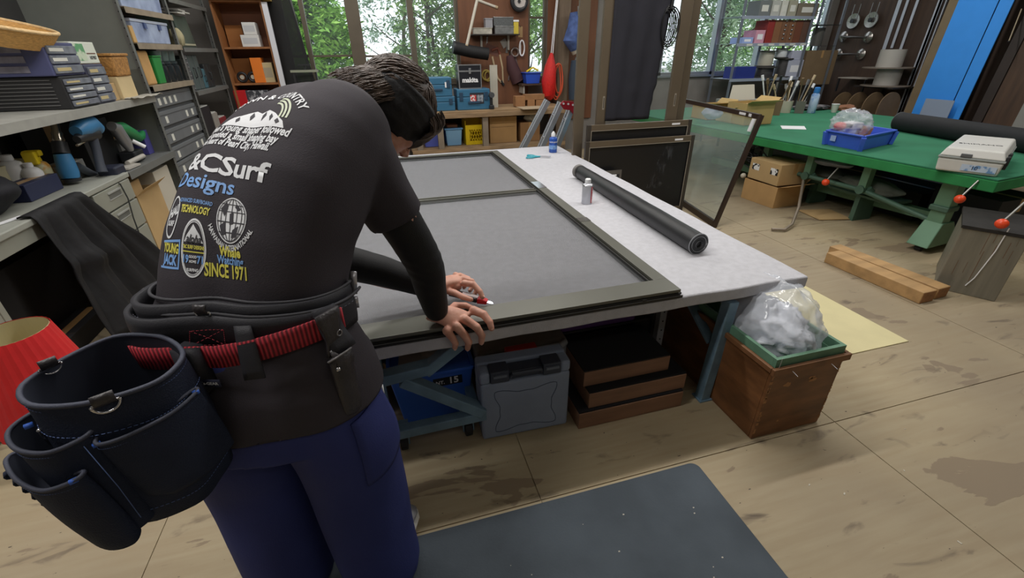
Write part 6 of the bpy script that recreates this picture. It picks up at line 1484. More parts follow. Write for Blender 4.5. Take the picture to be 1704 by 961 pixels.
g = MB(); g.tube([dq(128, 242), dq(143, 233)], [0.007, 0.009], 12); obj('chuck', g, stl, q, smooth=True)
c_ = dq(186, 284); g = MB(); g.box(-0.05, 0.05, -0.06, 0.065, -0.028, 0.03, Matrix.Translation(c_)); obj('battery', g, M('battery_dark', (40, 44, 60), 0.4), q, bevel=0.01)
# black cable / cloth heap at the left end of the desk
q = thing('black_bag_heap', 'black cloth bag lying on the left end of the grey desk', 'bag', (-1.84, 2.45, DT)); obj('bag_body', blob((0, 0.1, 0.10), 0.14, 0.26, 0.105, 0.22, 1.6, 7, 40, 26, False), M('bag_black', (26, 26, 34), 0.75, bump=0.4, bscale=14), q, smooth=True)
q = thing('sunglasses', 'dark goggles with teal strap lying near the desk edge at far left', 'goggles', (-1.685, 2.28, DT))
obj('lens', MB().ell((0, 0, 0.018), 0.03, 0.05, 0.017), M('lens_black', (18, 22, 24), 0.08, spec=0.9), q, smooth=True); obj('strap', MB().tube([(0.0, -0.05, 0.012), (0.02, -0.11, 0.01), (0.0, -0.16, 0.012)], 0.009, 8), M('strap_teal', (92, 170, 156), 0.5), q, smooth=True)
tag(obj('white_strip', MB().bar((-1.70, 2.36, DT+0.004), (-1.66, 2.52, DT+0.004), 0.018, 0.006), whitem, None), 'short white plastic strip on the grey desk beside the goggles', 'strip')
def bottle(lab, px, py, h, r, mb_, mc, X=-1.95, z=DT, name='bottle', capm=None, group=None):
    p = P(px, py, X=X); q = thing(name, lab, 'bottle', (X, p.y, z), 0, group); obj('bottle_body', MB().lathe([(r*.92, 0), (r, .006), (r, h*.68), (r*.75, h*.8), (r*.4, h*.86)], n=24), mb_, q, smooth=True); obj('bottle_cap', MB().lathe([(r*.42, h*.86), (r*.45, h*.88), (r*.42, h), (r*.3, h)], n=20), mc, q, smooth=True); return q
bottle('white jug with red band at the far left of the desk cavity', 10, 262, 0.20, 0.06, M('jug_white', (214, 214, 214), 0.4), whitem, -1.93, name='white_jug'); bottle('white bottle beside the yellow spray bottle on the desk', 44, 270, 0.155, 0.045, M('jug_white', (214, 214, 214)), whitem, -1.85)
qb = bottle('bottle with yellow trigger top at the back of the desk', 62, 265, 0.165, 0.04, M('bottle_print', (200, 196, 160), 0.4, rgb2=(210, 150, 60), scale=20, lo=.5, hi=.6), M('cap_yellow', (238, 208, 30), 0.4), -1.87, name='spray_bottle')
g = MB().box(-0.05, 0.03, -0.02, 0.02, 0.168, 0.20).box(-0.03, 0.03, -0.06, -0.03, 0.13, 0.20); obj('trigger_head', g, M('cap_yellow', (238, 208, 30)), qb, bevel=0.008)
q = carton('navy_box', 'navy blue box lying on the desk below the yellow bottle', -1.88, -1.77, 2.80, 3.08, DT, DT+0.085, M('navy_box', (36, 42, 74), 0.5))
q = carton('cream_box', 'cream cardboard box at the back of the desk behind the heat gun', -2.1, -1.92, 2.75, 3.2, DT, DT+0.155, M('cream_card', (190, 182, 150), 0.7)); q = carton('grey_box', 'small grey box behind the drill on the desk', -1.9, -1.80, 3.18, 3.42, DT, DT+0.10, M('grey_card', (140, 140, 136), 0.7))
# items on the low shelf: green grinder etc
S2 = 0.691
q = thing('angle_grinder', 'green power tool lying on the rack shelf right of the drill', 'grinder', (-1.72, 3.92, S2+0.14))
gg = M('tool_green', (44, 140, 84), 0.4)
obj('motor_housing', MB().tube([(0, -0.16, 0.10), (0, -0.08, 0.085), (0, 0.03, 0.03), (0, 0.10, -0.01)], [0.03, 0.042, 0.040, 0.026], 20), gg, q, smooth=True); obj('grip', MB().tube([(0, 0.08, 0.0), (0, 0.14, 0.0), (0, 0.19, 0.02)], [0.03, 0.028, 0.016], 16), gg, q, smooth=True)
obj('guard', MB().tube([(0, -0.20, 0.115), (0, -0.16, 0.10), (0.01, -0.13, 0.0), (0.015, -0.12, -0.06)], [0.03, 0.04, 0.036, 0.02], 16), M('guard_grey', (150, 152, 156), 0.35, 0.5), q, smooth=True)
obj('stand', MB().box(-0.06, 0.04, -0.14, 0.0, -0.139, -0.065), M('tool_black', (34, 36, 40)), q, bevel=0.01); obj('side_handle', MB().tube([(0.03, -0.08, 0.0), (0.08, -0.05, -0.05)], 0.014, 10), whitem, q, smooth=True)
q = carton('black_crate', 'black open crate in the shadow behind the grinder', -2.1, -1.80, 3.50, 3.86, S2, S2+0.30, M('crate_black', (26, 26, 28), 0.6)); q = carton('purple_box', 'violet box at the right end of the low rack shelf', -1.85, -1.72, 4.09, 4.18, S2, S2+0.17, M('violet_box', (76, 74, 142), 0.5)); q = carton('grey_box', 'grey carton between the crate and the violet box', -1.95, -1.80, 3.90, 4.08, S2, S2+0.14, M('grey_card', (140, 140, 136)))
q = thing('hinge_arm', 'pale metal hinge bracket on the edge of the low rack shelf', 'bracket', (-1.66, 3.62, S2)); obj('bracket_plate', MB().prism([(-0.02, -0.12), (0.03, -0.10), (0.04, 0.05), (-0.03, 0.08), (-0.035, 0)], 0.004, 0.016), M('bracket_pale', (176, 172, 164), 0.5), q); obj('bracket_tube', MB().tube([(-0.02, 0.02, 0.025), (0.0, 0.22, 0.035)], 0.016, 12), M('bracket_pale', (176, 172, 164)), q, smooth=True)
# boxes under the low shelf
carton('open_carton', 'open brown carton under the low rack shelf beside the desk drawers', -1.98, -1.64, 3.50, 3.85, 0.101, 0.52, cd, open_=True); carton('white_carton', 'pale carton inside the rack below the low shelf', -1.95, -1.66, 3.88, 4.15, 0.101, 0.60, M('pale_carton', (196, 190, 176), 0.7))
carton('brown_carton', 'small brown carton standing in the open carton under the rack shelf', -1.86, -1.68, 3.53, 3.70, 0.11, 0.60, M('cardboard', (188, 158, 112)))

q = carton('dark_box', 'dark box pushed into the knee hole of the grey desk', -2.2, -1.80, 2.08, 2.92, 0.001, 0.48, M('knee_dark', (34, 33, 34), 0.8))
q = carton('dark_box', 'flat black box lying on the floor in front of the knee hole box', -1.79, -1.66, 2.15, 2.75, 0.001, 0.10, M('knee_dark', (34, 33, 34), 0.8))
# ================================================================== BACK OF THE ROOM
oldb = M('bench_timber', (140, 116, 88), 0.75, var=0.2, scale=5, stretch=(1, 6, 6), bump=0.1)
BF_ = 5.85; BT = 0.70
bn = thing('timber_workbench', 'weathered timber workbench against the rear wall under the tool panel', 'bench', (0, 0, 0))
obj('bench_top', MB().box(0.35, 2.40, BF_, 6.50, BT-0.02, BT), M('bench_top_board', (150, 124, 92), 0.75, var=0.15, scale=4), bn); obj('front_beam', MB().box(0.35, 2.40, BF_-0.02, BF_+0.05, BT-0.075, BT-0.0205), oldb, bn, bevel=0.004)
for px in (697, 733, 808): x = P(px, 220, Y=BF_+0.02).x; obj('leg', MB().box(x-0.035, x+0.035, BF_, BF_+0.07, 0, BT-0.0755), M('bench_leg', (124, 112, 98), 0.75, var=0.15, scale=6), bn)
LSZ = P(800, 243, Y=BF_).z
obj('lower_shelf', MB().box(0.35, 2.40, BF_+0.072, 6.48, LSZ-0.03, LSZ), oldb, bn); obj('shelf_edge', MB().box(0.35, 2.40, BF_-0.015, -0.001+BF_, LSZ-0.05, LSZ-0.005), oldb, bn)
obj('back_board', MB().box(0.35, 2.40, 6.51, 6.53, 0, BT-0.021), M('bench_back_dark', (52, 46, 42), 0.8), bn)
def fx(px0, px1, py1, Y): return P(px0, py1, Y=Y).x, P(px1, py1, Y=Y).x
def fbox(px0, py0, px1, py1, Y): x0, x1 = fx(px0, px1, py1, Y); return x0, x1, P((px0+px1)/2, py1, Y=Y).z, P((px0+px1)/2, py0, Y=Y).z
tb = M('case_teal_blue', (52, 106, 140), 0.45, var=0.04); tbd = M('case_teal_dark', (36, 66, 92), 0.5)
def stack_case(lab, px, Y, z0, dep=0.28, sticker=False, name='tool_case', handle=True):
    x0, x1, _, z1 = fbox(*px, Y); w = x1-x0; h = z1-z0; q = thing(name, lab, 'case', ((x0+x1)/2, Y, z0), 0, 'stackable teal blue tool cases on the rear bench')
    obj('case_body', MB().box(-w/2, w/2, 0, dep, 0, h*0.62), tb, q, bevel=0.008); obj('case_lid', MB().box(-w/2, w/2, 0, dep, h*0.63, h), tb, q, bevel=0.008)
    for sx in (-0.38, 0.38): obj('latch', MB().box(w*sx-0.022, w*sx+0.022, -0.008, -0.0005, h*0.45, h*0.85), tbd, q, bevel=0.002)
    if handle: obj('carry_handle', MB().box(-w*0.18, w*0.18, -0.014, -0.0005, h*0.30, h*0.42), tbd, q, bevel=0.004)
    if sticker:
        obj('sticker_plate', MB().box(-0.05, 0.13, -0.0015, -0.0003, h*0.28, h*0.82), M('sticker_dark', (40, 42, 50), 0.5), q)
        obj('sticker_red', MB().box(-0.045, 0.03, -0.0024, -0.0016, h*0.30, h*0.72), M('sticker_red', (196, 60, 60), 0.5, rgb2=(226, 220, 220), scale=30, lo=.5, hi=.55), q); obj('sticker_picture', MB().box(0.04, 0.12, -0.0024, -0.0016, h*0.36, h*0.72), M('sticker_pic', (150, 160, 170), 0.5, rgb2=(70, 76, 90), scale=30, lo=.45, hi=.6), q)
    return q
YB = BF_+0.12
m1 = stack_case('teal blue stackable case with a red and black sticker under the black aluminium-edged case', (762, 148, 816, 179), YB, BT+.001, sticker=True)
m2 = stack_case('teal blue case at the left end of the row, lower one of two', (700, 161, 758, 181), YB, BT+.001, handle=False)
zz = P(730, 161, Y=YB).z
m3 = stack_case('teal blue case with white clip, stacked on the lower left case', (703, 129, 753, 160), YB, zz+.002)
obj('white_clip', MB().box(0.10, 0.14, -0.006, -0.0006, 0.10, 0.16), whitem, m3)
za = P(790, 148, Y=YB+0.02).z; x0, x1, _, z1 = fbox(764, 107, 802, 147, YB+0.02)
ac = thing('flight_case', 'black case with aluminium edges and white lettering on the stickered teal case', 'case', ((x0+x1)/2, YB+0.02, za+0.003)); w = x1-x0; h = z1-za-0.003; alum = M('alu_edge', (190, 194, 200), 0.25, 0.8)
obj('case_body', MB().box(-w/2+.004, w/2-.004, 0.003, 0.2, 0.004, h*0.70), M('case_black_panel', (24, 26, 34), 0.4), ac); obj('case_lid', MB().box(-w/2+.004, w/2-.004, 0.003, 0.2, h*0.76, h-.004), M('case_black_panel', (24, 26, 34)), ac)
e = 0.012
for a_ in ((-w/2, -w/2+e, 0, 0.012, 0, h), (w/2-e, w/2, 0, 0.012, 0, h), (-w/2+e, w/2-e, 0, 0.012, 0, e), (-w/2+e, w/2-e, 0, 0.012, h-e, h), (-w/2+e, w/2-e, 0, 0.008, h*0.70, h*0.76)): obj('edge_profile', MB().box(*a_), alum, ac)
obj('latch', MB().box(-0.015, 0.015, -0.008, -0.0005, h*0.62, h*0.85), alum, ac, bevel=0.002); lettering('lettering', 'makita', 0.075, whitem, ac, face_m(0.0, 0.0, h*0.36), bold=0.003)
# under the bench
YU = BF_+0.14
def bin_(lab, px, mat, name='storage_bin', cat='bin', lid=None):
    x0, x1, _, z1 = fbox(*px, YU); w = x1-x0; h = z1-LSZ-0.002; q = thing(name, lab, cat, ((x0+x1)/2, YU, LSZ+.001))
    obj('bin_wall', MB().hexa([(-w*.43, 0.02, 0), (w*.43, 0.02, 0), (w*.43, .25, 0), (-w*.43, .25, 0)], [(-w/2, 0, h-0.02), (w/2, 0, h-0.02), (w/2, .27, h-0.02), (-w/2, .27, h-0.02)]), mat, q, bevel=0.006); obj('rim', MB().box(-w/2-.012, w/2+.012, -0.012, .28, h-0.0195, h), lid or mat, q, bevel=0.004); return q
bin_('violet blue bin under the rear bench at the left', (706, 214, 738, 242), M('bin_violet', (98, 112, 206), 0.45)); bin_('light blue tub beside the yellow crate under the rear bench', (743, 213, 770, 239), M('bin_sky', (128, 176, 216), 0.4), lid=M('bin_sky_rim', (96, 150, 200), 0.4))
tag(obj('brown_lid_box', MB().box(*fx(745, 762, 212, YU), YU+0.03, YU+0.2, P(755, 213, Y=YU).z+0.004, P(755, 208, Y=YU).z), M('box_brown', (120, 78, 52), 0.7), None), 'flat brown box lying in the light blue tub', 'box')
x0, x1, _, z1 = fbox(776, 200, 806, 239, YU); w = x1-x0; h = z1-LSZ; q = thing('yellow_crate', 'yellow plastic lattice crate under the rear bench', 'crate', ((x0+x1)/2, YU, LSZ+.001)); ym = M('crate_yellow', (228, 196, 22), 0.4)
obj('crate_back', MB().box(-w/2, w/2, .26, .27, 0, h), ym, q); obj('crate_side', MB().box(-w/2, -w/2+.01, 0.011, .259, 0, h), ym, q); obj('crate_side', MB().box(w/2-.01, w/2, 0.011, .259, 0, h), ym, q); obj('crate_floor', MB().box(-w/2+.011, w/2-.011, 0.011, .259, 0, .012), ym, q)
g = MB().box(-w/2, w/2, 0, .01, 0, h*.16).box(-w/2, w/2, 0, .01, h*.62, h*.82).box(-w/2, -w/2+.05, 0, .01, h*.16, h*.62).box(w/2-.02, w/2, 0, .01, h*.16, h*.62)
for k in range(6):
    xa_ = -w/2+0.05+(w-.07)*k/5
    g.bar((xa_, .005, h*.16), (min(w/2-.02, xa_+.05), .005, h*.62), .008, .008); g.bar((xa_, .005, h*.16), (max(-w/2+.05, xa_-.05), .005, h*.62), .008, .008)
obj('lattice_front', g, ym, q)
def ucarton(lab, px, mat, dep=0.3, name='brown_carton', Y=None):
    x0, x1, _, z1 = fbox(*px, Y or YU); return carton(name, lab, x0, x1, Y or YU, (Y or YU)+dep, LSZ+.001, z1, mat)
c_ = ucarton('brown carton with a creased front under the rear bench, right of the post', (816, 194, 860, 238), M('carton_tan', (178, 140, 92), 0.8, var=.05)); obj('crease', MB().box(-0.16, 0.16, -0.152, -0.1505, 0.20, 0.204), M('seam_brown', (120, 92, 60)), c_)
ucarton('brown carton at the right end under the rear bench behind the ladders', (866, 203, 898, 238), M('carton_brown', (150, 112, 74), 0.8, var=.06))
p_ = P(888, 204, Y=YU); q = thing('white_bag', 'white plastic bag on the right-hand carton under the rear bench', 'bag', (p_.x, YU+.1, p_.z)); obj('bag_body', blob((0, 0, 0.055), 0.10, 0.09, 0.065, 0.25, 2, 4, 24, 18, False), M('bag_milky', (186, 186, 182), 0.5), q, smooth=True)
# on the bench right part
x0, x1, _, z1 = fbox(817, 108, 829, 176, YB+.15); tag(obj('white_board', MB().box(x0, x1, YB+.15, YB+.17, BT+.001, z1), M('panel_white_dirty', (176, 172, 160), 0.7, var=.1, scale=6), None), 'narrow off-white board standing on the rear bench beside the teal case', 'board')
q = thing('cordless_driver', 'black cordless driver standing on the rear bench beside the teal case', 'drill', (P(818, 176, Y=YB-.02).x, YB-.02, BT+.001))
obj('battery', MB().box(-.03, .03, -.03, .03, 0, .05), mbk, q, bevel=.008); obj('grip', MB().tube([(0, 0, .05), (0, 0, .14)], .018, 12), mbk, q, smooth=True); obj('motor_housing', MB().tube([(0, -.05, .17), (0, .06, .17)], .032, 14), M('tool_dark_grey', (70, 72, 76), .5), q, smooth=True)
woodp = M('offcut_wood', (150, 108, 70), 0.75, var=.2, scale=6, bump=.1)
for i, (px, lab) in enumerate((((858, 160, 874, 177), 'short wood offcut, leftmost on the right half of the rear bench'), ((874, 157, 906, 166), 'long wood offcut lying across two others on the rear bench'), ((878, 166, 890, 178), 'upright wood offcut below the long one on the rear bench'), ((892, 166, 908, 178), 'wood offcut at the right end of the rear bench'))):
    x0, x1, z0, z1 = fbox(*px, YB+.05); q = thing('wood_offcut', lab, 'wood', ((x0+x1)/2, YB+.05, max(z0, BT+.001)), 0, 'wood offcuts on the rear bench'); obj('timber', MB().box(-(x1-x0)/2, (x1-x0)/2, 0, .12, 0, z1-max(z0, BT+.001)), woodp, q, bevel=.003); obj('end_grain', MB().box((x1-x0)/2, (x1-x0)/2+.0006, 0.004, .116, 0.003, z1-max(z0, BT+.001)-.003), M('end_grain', (150, 106, 68)), q)
tag(obj('thin_board', MB().hexa([(P(868, 178, Y=5.8).x, 5.74, BT+.001), (P(903, 180, Y=5.8).x+.06, 5.74, BT+.001), (P(905, 175, Y=6).x, 6.1, BT+.001), (P(860, 172, Y=6).x, 6.1, BT+.001)], [(P(868, 178, Y=5.8).x, 5.74, BT+.01), (P(903, 180, Y=5.8).x+.06, 5.74, BT+.01), (P(905, 175, Y=6).x, 6.1, BT+.01), (P(860, 172, Y=6).x, 6.1, BT+.01)]), M('board_pale', (176, 158, 132), .7), None), 'thin pale board overhanging the right end of the rear bench', 'board')
# small wall shelf with blue basket in front of the narrow window
YW = 6.45
zb = P(880, 139, Y=YW-.05).z; x0, x1 = fx(866, 906, 139, YW-.05)
q = thing('wall_shelf', 'small dark wall shelf under the narrow window', 'shelf', (x0, YW-.12, zb-.02)); obj('shelf_board', MB().box(0, x1-x0, 0, .26, 0, .02), M('shelf_dark', (70, 52, 42), .7), q); obj('bracket', MB().box(.03, .045, .02, .25, -.10, -.001), M('bracket_pale', (176, 172, 164)), q)
x0, x1, _, z1 = fbox(874, 122, 899, 138, YW-.08); w = x1-x0; h = z1-zb
q = thing('blue_basket', 'bright blue plastic basket with yellow tools on the small wall shelf', 'basket', ((x0+x1)/2, YW-.10, zb+.001)); bb = M('basket_blue', (44, 84, 196), .4)
obj('basket_wall', MB().hexa([(-w*.42, .01, 0), (w*.42, .01, 0), (w*.42, .17, 0), (-w*.42, .17, 0)], [(-w/2, 0, h), (w/2, 0, h), (w/2, .18, h), (-w/2, .18, h)]), bb, q, bevel=.004); obj('rim', MB().box(-w/2-.015, w/2+.015, -.012, .19, h+.0005, h+.012), bb, q, bevel=.003)
g = MB().tube([(-.08, .06, h+.02), (.02, .08, h+.07), (.09, .05, h+.03)], .012, 8); tag(obj('yellow_tool', g, M('cap_yellow', (238, 208, 30)), None, smooth=True), 'yellow handled tool sticking out of the blue basket', 'tool').location = ((x0+x1)/2, YW-.10, zb)
# tool panel shelf and what hangs there
YP = RY1-0.031
def pp(px, py, Y=YP): return P(px, py, Y=Y)
zs = pp(825, 57, YP-.1).z; x0, x1 = fx(784, 863, 57, YP-.12)
q = thing('tool_shelf', 'thin dark shelf with pale brackets on the reddish tool panel', 'shelf', (x0, YP-.18, zs-.012)); w = x1-x0
obj('shelf_board', MB().box(0, w, 0, .178, 0, .012), M('shelf_black', (40, 34, 32), .6), q)
for sx in (.22, .80): obj('bracket', MB().box(w*sx, w*sx+.025, .15, .178, -.17, -.001), M('bracket_pale', (176, 172, 164)), q)
tinm = M('tin_metal', (168, 170, 172), .3, .8, var=.2, scale=18)
def onshelf(name, lab, px, mat, top=None, Y=YP-.15, dep=.1, z0=None, cat='box'):
    x0, x1, _, z1 = fbox(*px, Y); z0 = zs+.001 if z0 is None else z0; q = thing(name, lab, cat, ((x0+x1)/2, Y, z0)); a_ = (x1-x0)/2; h = z1-z0; obj('box_body', MB().box(-a_, a_, 0, dep, 0, h*.86), mat, q, bevel=.003); obj('box_lid', MB().box(-a_-.004, a_+.004, -.004, dep+.004, h*.865, h), top or mat, q, bevel=.002); return q, z1
q, z1 = onshelf('metal_box', 'shiny metal box on the tool shelf, lower of two', (824, 43, 855, 56), tinm); onshelf('metal_box', 'ribbed metal box stacked on the shiny one on the tool shelf', (822, 28, 854, 42), M('tin_ribbed', (120, 124, 126), .35, .7, var=.4, scale=50, stretch=(8, 1, 1)), tinm, z0=z1+.001)
q, z1 = onshelf('parcel', 'flat parcel wrapped in pale paper on the tool shelf', (789, 46, 819, 56), M('wrap_pale', (176, 172, 160), .6, var=.2, scale=16, bump=.3)); onshelf('small_carton', 'small grey-white carton on the wrapped parcel', (808, 30, 820, 45), M('card_greywhite', (150, 150, 156), .6), z0=z1+.001)
onshelf('yellow_torch', 'yellow lamp at the right end of the tool shelf', (855, 33, 863, 56), M('torch_yellow', (206, 184, 70), .4), whitem, cat='lamp')
blk = M('tool_black', (34, 36, 40)); hand_w = M('wood_handle', (186, 166, 134), .6)
def hang(name, lab, cat, parts, group=None):
    c = sum((V(p[2][0]) for p in parts), V())/len(parts); q = thing(name, lab, cat, c, 0, group)
    for nm, kind, pts, r, mt_ in parts:
        pts = [V(p)-c for p in pts]; g = MB()
        if kind == 't': g.tube(pts, r, 10)
        elif kind == 'b': g.bar(pts[0], pts[1], r[0], r[1], (0, 1, 0))
        elif kind == 'c': g.tube(pts, r, 8, closed=True)
        obj(nm, g, mt_, q, smooth=kind != 'b')
    return q
Yh = YP-.06
hang('rolled_mat', 'black rolled pouch hanging slantwise in front of the tool panel', 'pouch', [('roll_body', 't', [pp(755, 79, Yh-.15), pp(785, 86, Yh-.15), pp(812, 90, Yh-.15)], .075, M('roll_black', (20, 20, 22), .7)), ('end_flap', 't', [pp(754, 78.5, Yh-.15), pp(757, 79, Yh-.15)], .078, blk)])
hang('white_pipe', 'long white pipe hanging diagonally at the left of the tool panel', 'pipe', [('pipe_body', 't', [pp(777, 74, Yh-.19), pp(794, 0, Yh-.19)], .018, M('pipe_offwhite', (206, 200, 186), .5)), ('pipe_cap', 't', [pp(776.6, 76, Yh-.19), pp(777, 74, Yh-.19)], .020, hand_w)])
hang('white_pipe', 'short pale pipe at the top of the tool panel', 'pipe', [('pipe_body', 't', [pp(794, 0), pp(826, 12)], .016, M('pipe_offwhite', (206, 200, 186))), ('pipe_cap', 't', [pp(824, 11.3), pp(828, 12.8)], .019, hand_w)])
hang('bow_saw', 'dark hand saw hanging under the tool shelf', 'saw', [('saw_blade', 'b', [pp(808, 78), pp(830, 88)], (.10, .004), M('rust_blade', (96, 58, 48), .6)), ('saw_handle', 't', [pp(818, 84), pp(828, 80), pp(832, 90)], .018, M('rust_handle', (122, 66, 50), .6))])
hang('long_shears', 'long shears with pale wooden handles hanging at the tool panel', 'shears', [('handle', 't', [pp(819, 94), pp(823, 112), pp(828, 130), pp(834, 137)], .013, hand_w), ('handle', 't', [pp(831, 88), pp(836, 112), pp(837, 138)], .012, hand_w), ('pivot', 't', [pp(834, 134), pp(838, 142)], .018, blk)])
hang('steel_rule', 'steel rule hanging below the tool shelf', 'rule', [('rule_blade', 'b', [pp(811, 60), pp(809.5, 80)], (.018, .003), tinm), ('rule_end', 'b', [pp(811, 59), pp(811, 61)], (.022, .004), blk)])
hang('try_square', 'metal try square hanging below the shelf bracket', 'square', [('square_blade', 'b', [pp(846, 62), pp(843, 88)], (.03, .004), tinm), ('square_stock', 'b', [pp(836, 66), pp(842, 78)], (.08, .01), M('stock_grey', (150, 146, 140), .5))])
def circ(cx, cy, r, Y=YP-.03, n=24, k=1.0): c = pp(cx, cy, Y); return [c+V((r*cos(2*pi*i/n), 0, r*k*sin(2*pi*i/n))) for i in range(n)]
hang('chain_disc', 'grey clamp with round head hanging beside the white handle', 'clamp', [('clamp_ring', 'c', circ(857, 87, .05), .013, M('clamp_grey', (120, 110, 106), .4, .5)), ('clamp_leg', 't', [pp(857, 95), pp(861, 110), pp(866, 132)], .014, M('clamp_grey2', (96, 84, 84), .5)), ('clamp_leg', 't', [pp(853, 97), pp(850, 112), pp(846, 134)], .012, M('clamp_grey2', (96, 84, 84), .5))])
hang('white_handle_tool', 'white D-shaped handle tool hanging at the right edge of the panel', 'tool', [('d_handle', 'c', circ(868.5, 80, .035, k=2.6), .010, whitem), ('tool_stem', 't', [pp(866, 68), pp(866, 92)], .010, whitem)])
hang('yellow_cable_ring', 'small coil of yellow cord on the tool panel beside the flight case', 'cord', [('coil', 'c', circ(809, 125, .055, k=1.1), .012, M('cord_yellow', (168, 146, 70), .6)), ('coil', 'c', circ(812, 127, .045, k=1.3), .010, M('cord_yellow', (168, 146, 70), .6)), ('hook', 't', [pp(810, 114), pp(810, 119)], .006, blk)])
hang('cable_reel', 'black and white cable reel hanging at the top right of the tool panel', 'reel', [('reel_rim', 'c', circ(864, 2, .095, YP-.06), .028, blk), ('reel_disc', 't', [pp(864, 2, YP-.05), pp(864, 2, YP-.07)], .085, M('reel_white', (196, 190, 186), .5)), ('reel_hub', 't', [pp(864, 2, YP-.07), pp(864, 2, YP-.085)], .02, blk)])
hang('tan_card', 'tan card tag pinned at the right edge of the tool panel', 'card', [('card_face', 'b', [pp(866, 44), pp(866, 62)], (.06, .003), M('card_tan', (170, 140, 100), .8)), ('pin', 't', [pp(866, 44, YP-.01), pp(866, 44, YP)], .006, blk)])
hang('leather_apron', 'dark maroon cloth hanging on the lower tool panel', 'cloth', [('cloth_body', 't', [pp(848, 92), pp(852, 112), pp(862, 135)], [.05, .085, .10], M('maroon_dark', (72, 44, 48), .8, bump=.5, bscale=12)), ('cloth_tie', 't', [pp(848, 86), pp(848, 92)], .01, blk)])
# red cable bundle and orange cords on the post
YR = 6.30
hang('red_cable_bundle', 'thick bright red cable bundle hanging on two white cords at the post', 'cable', [('cable_bundle', 't', [pp(918, 88, YR), pp(916, 110, YR), pp(913, 135, YR), pp(914, 158, YR), pp(917, 165, YR)], [.018, .075, .10, .085, .03], M('cable_red', (214, 34, 30), .45, var=.25, scale=60, stretch=(6, 6, .4), bump=.6, bscale=60)), ('cord', 't', [pp(917, 90, YR), pp(922, 40, YR), pp(926, 0, YR)], .006, whitem), ('cord', 't', [pp(920, 90, YR), pp(924, 40, YR), pp(928, 0, YR)], .006, whitem)])
def loopc(x, y, rx, ry, n=28): c = pp(x, y, YR+.0); return [c+V((rx*cos(2*pi*i/n), .01*sin(6*pi*i/n), ry*sin(2*pi*i/n))) for i in range(n)]
om = M('cord_orange', (204, 84, 52), .5)
hang('extension_cable', 'orange-red extension cord coiled beside the red cable bundle', 'cord', [('coil', 'c', loopc(928, 134, .075, .21), .009, om), ('coil', 'c', loopc(926, 137, .062, .22), .009, om), ('coil', 'c', loopc(930, 131, .055, .18), .009, om), ('hook', 't', [pp(925, 108, YR), pp(925, 114, YR)], .008, blk)])
hang('red_strap', 'dark red strap hanging on the panel beside the post', 'strap', [('strap_band', 'b', [pp(929, 22, 6.5), pp(929, 54, 6.5)], (.07, .01), M('strap_red', (150, 34, 40), .6)), ('strap_tip', 't', [pp(929, 54, 6.5), pp(929, 57, 6.5)], .02, blk)])
# goods behind the doors: blue cloth, dark coat
hang('blue_rags', 'blue cloth bundle hanging behind the tall bronze doors', 'cloth', [('cloth_body', 't', [pp(955, 20, 6.25), pp(957, 45, 6.25), pp(952, 68, 6.25), pp(955, 84, 6.25)], [.05, .10, .12, .05], M('rag_blue', (74, 96, 150), .8, var=.3, scale=14, bump=.5, bscale=14)), ('cloth_tip', 't', [pp(950, 72, 6.25), pp(958, 88, 6.25)], .05, M('rag_pale', (160, 152, 138), .8)), ('chain', 't', [pp(962, 10, 6.2), pp(963, 100, 6.2)], .008, tinm)])
hang('dark_coat', 'dark blue-grey coat hanging behind the left bronze door', 'coat', [('coat_body', 't', [pp(958, 100, 6.28), pp(958, 130, 6.28), pp(957, 165, 6.28)], [.06, .10, .09], M('coat_slate', (52, 66, 82), .8)), ('hook', 't', [pp(958, 96, 6.3), pp(958, 101, 6.28)], .012, tinm)])
# ladders leaning at the far right end of the table
aluL = M('ladder_alu', (182, 186, 192), .35, .75, var=.05)
def ladder(lab, foot, top, side_, w, nr, hingecol=None):
    foot = V(foot); top = V(top); side_ = V(side_).normalized(); q = thing('step_ladder', lab, 'ladder', foot, 0, 'folded aluminium ladders'); d = top-foot
    for s_ in (0, w): obj('rail', MB().bar(side_*s_, d+side_*s_, .050, .030, (0, 1, 0)), aluL, q, bevel=.003)
    for k in range(nr): c = d*((k+.6)/(nr+.2)); obj('rung', MB().bar(c, c+side_*w, .05, .025), aluL, q)
    return q
t0 = pp(912, 168, 4.75); 
l1 = ladder('folded aluminium ladder nearest the bench carton, far end of the table', (1.17, 4.62, 0.0), (t0.x, 4.75, t0.z), (0.2, 1, 0), .12, 4)
t0 = pp(935, 172, 4.6); l2 = ladder('folded aluminium ladder with the red hinge cap, in the middle', (1.36, 4.48, 0.0), (t0.x, 4.60, t0.z), (0.2, 1, 0), .12, 4)
t0 = pp(953, 178, 4.45); l3 = ladder('folded aluminium ladder nearest the bronze doors', (1.50, 4.33, 0.0), (t0.x, 4.45, t0.z), (.2, 1, 0), .12, 4)
hc = pp(946, 178, 4.42); g = MB(); g.prism([(-.09, .03), (-.06, .06), (.04, .05), (.10, .0), (.11, -.06), (.06, -.075), (.02, -.03), (-.05, -.02)], -.012, .012, Matrix.Rotation(pi/2, 4, 'X')); q = thing('ladder_hinge', 'dark red slotted hinge cap on top of the folded ladders', 'hinge', hc); obj('hinge_plate', g, M('hinge_red', (150, 28, 42), .4), q, bevel=.003)
for (x, z) in ((-.06, .035), (-.01, .03), (.04, .02), (.075, -.02), (.075, -.055)): obj('rivet', MB().cyl((x, -.018, z), (x, -.0125, z), .010, n=12), M('rivet_white', (220, 220, 222), .3), q)
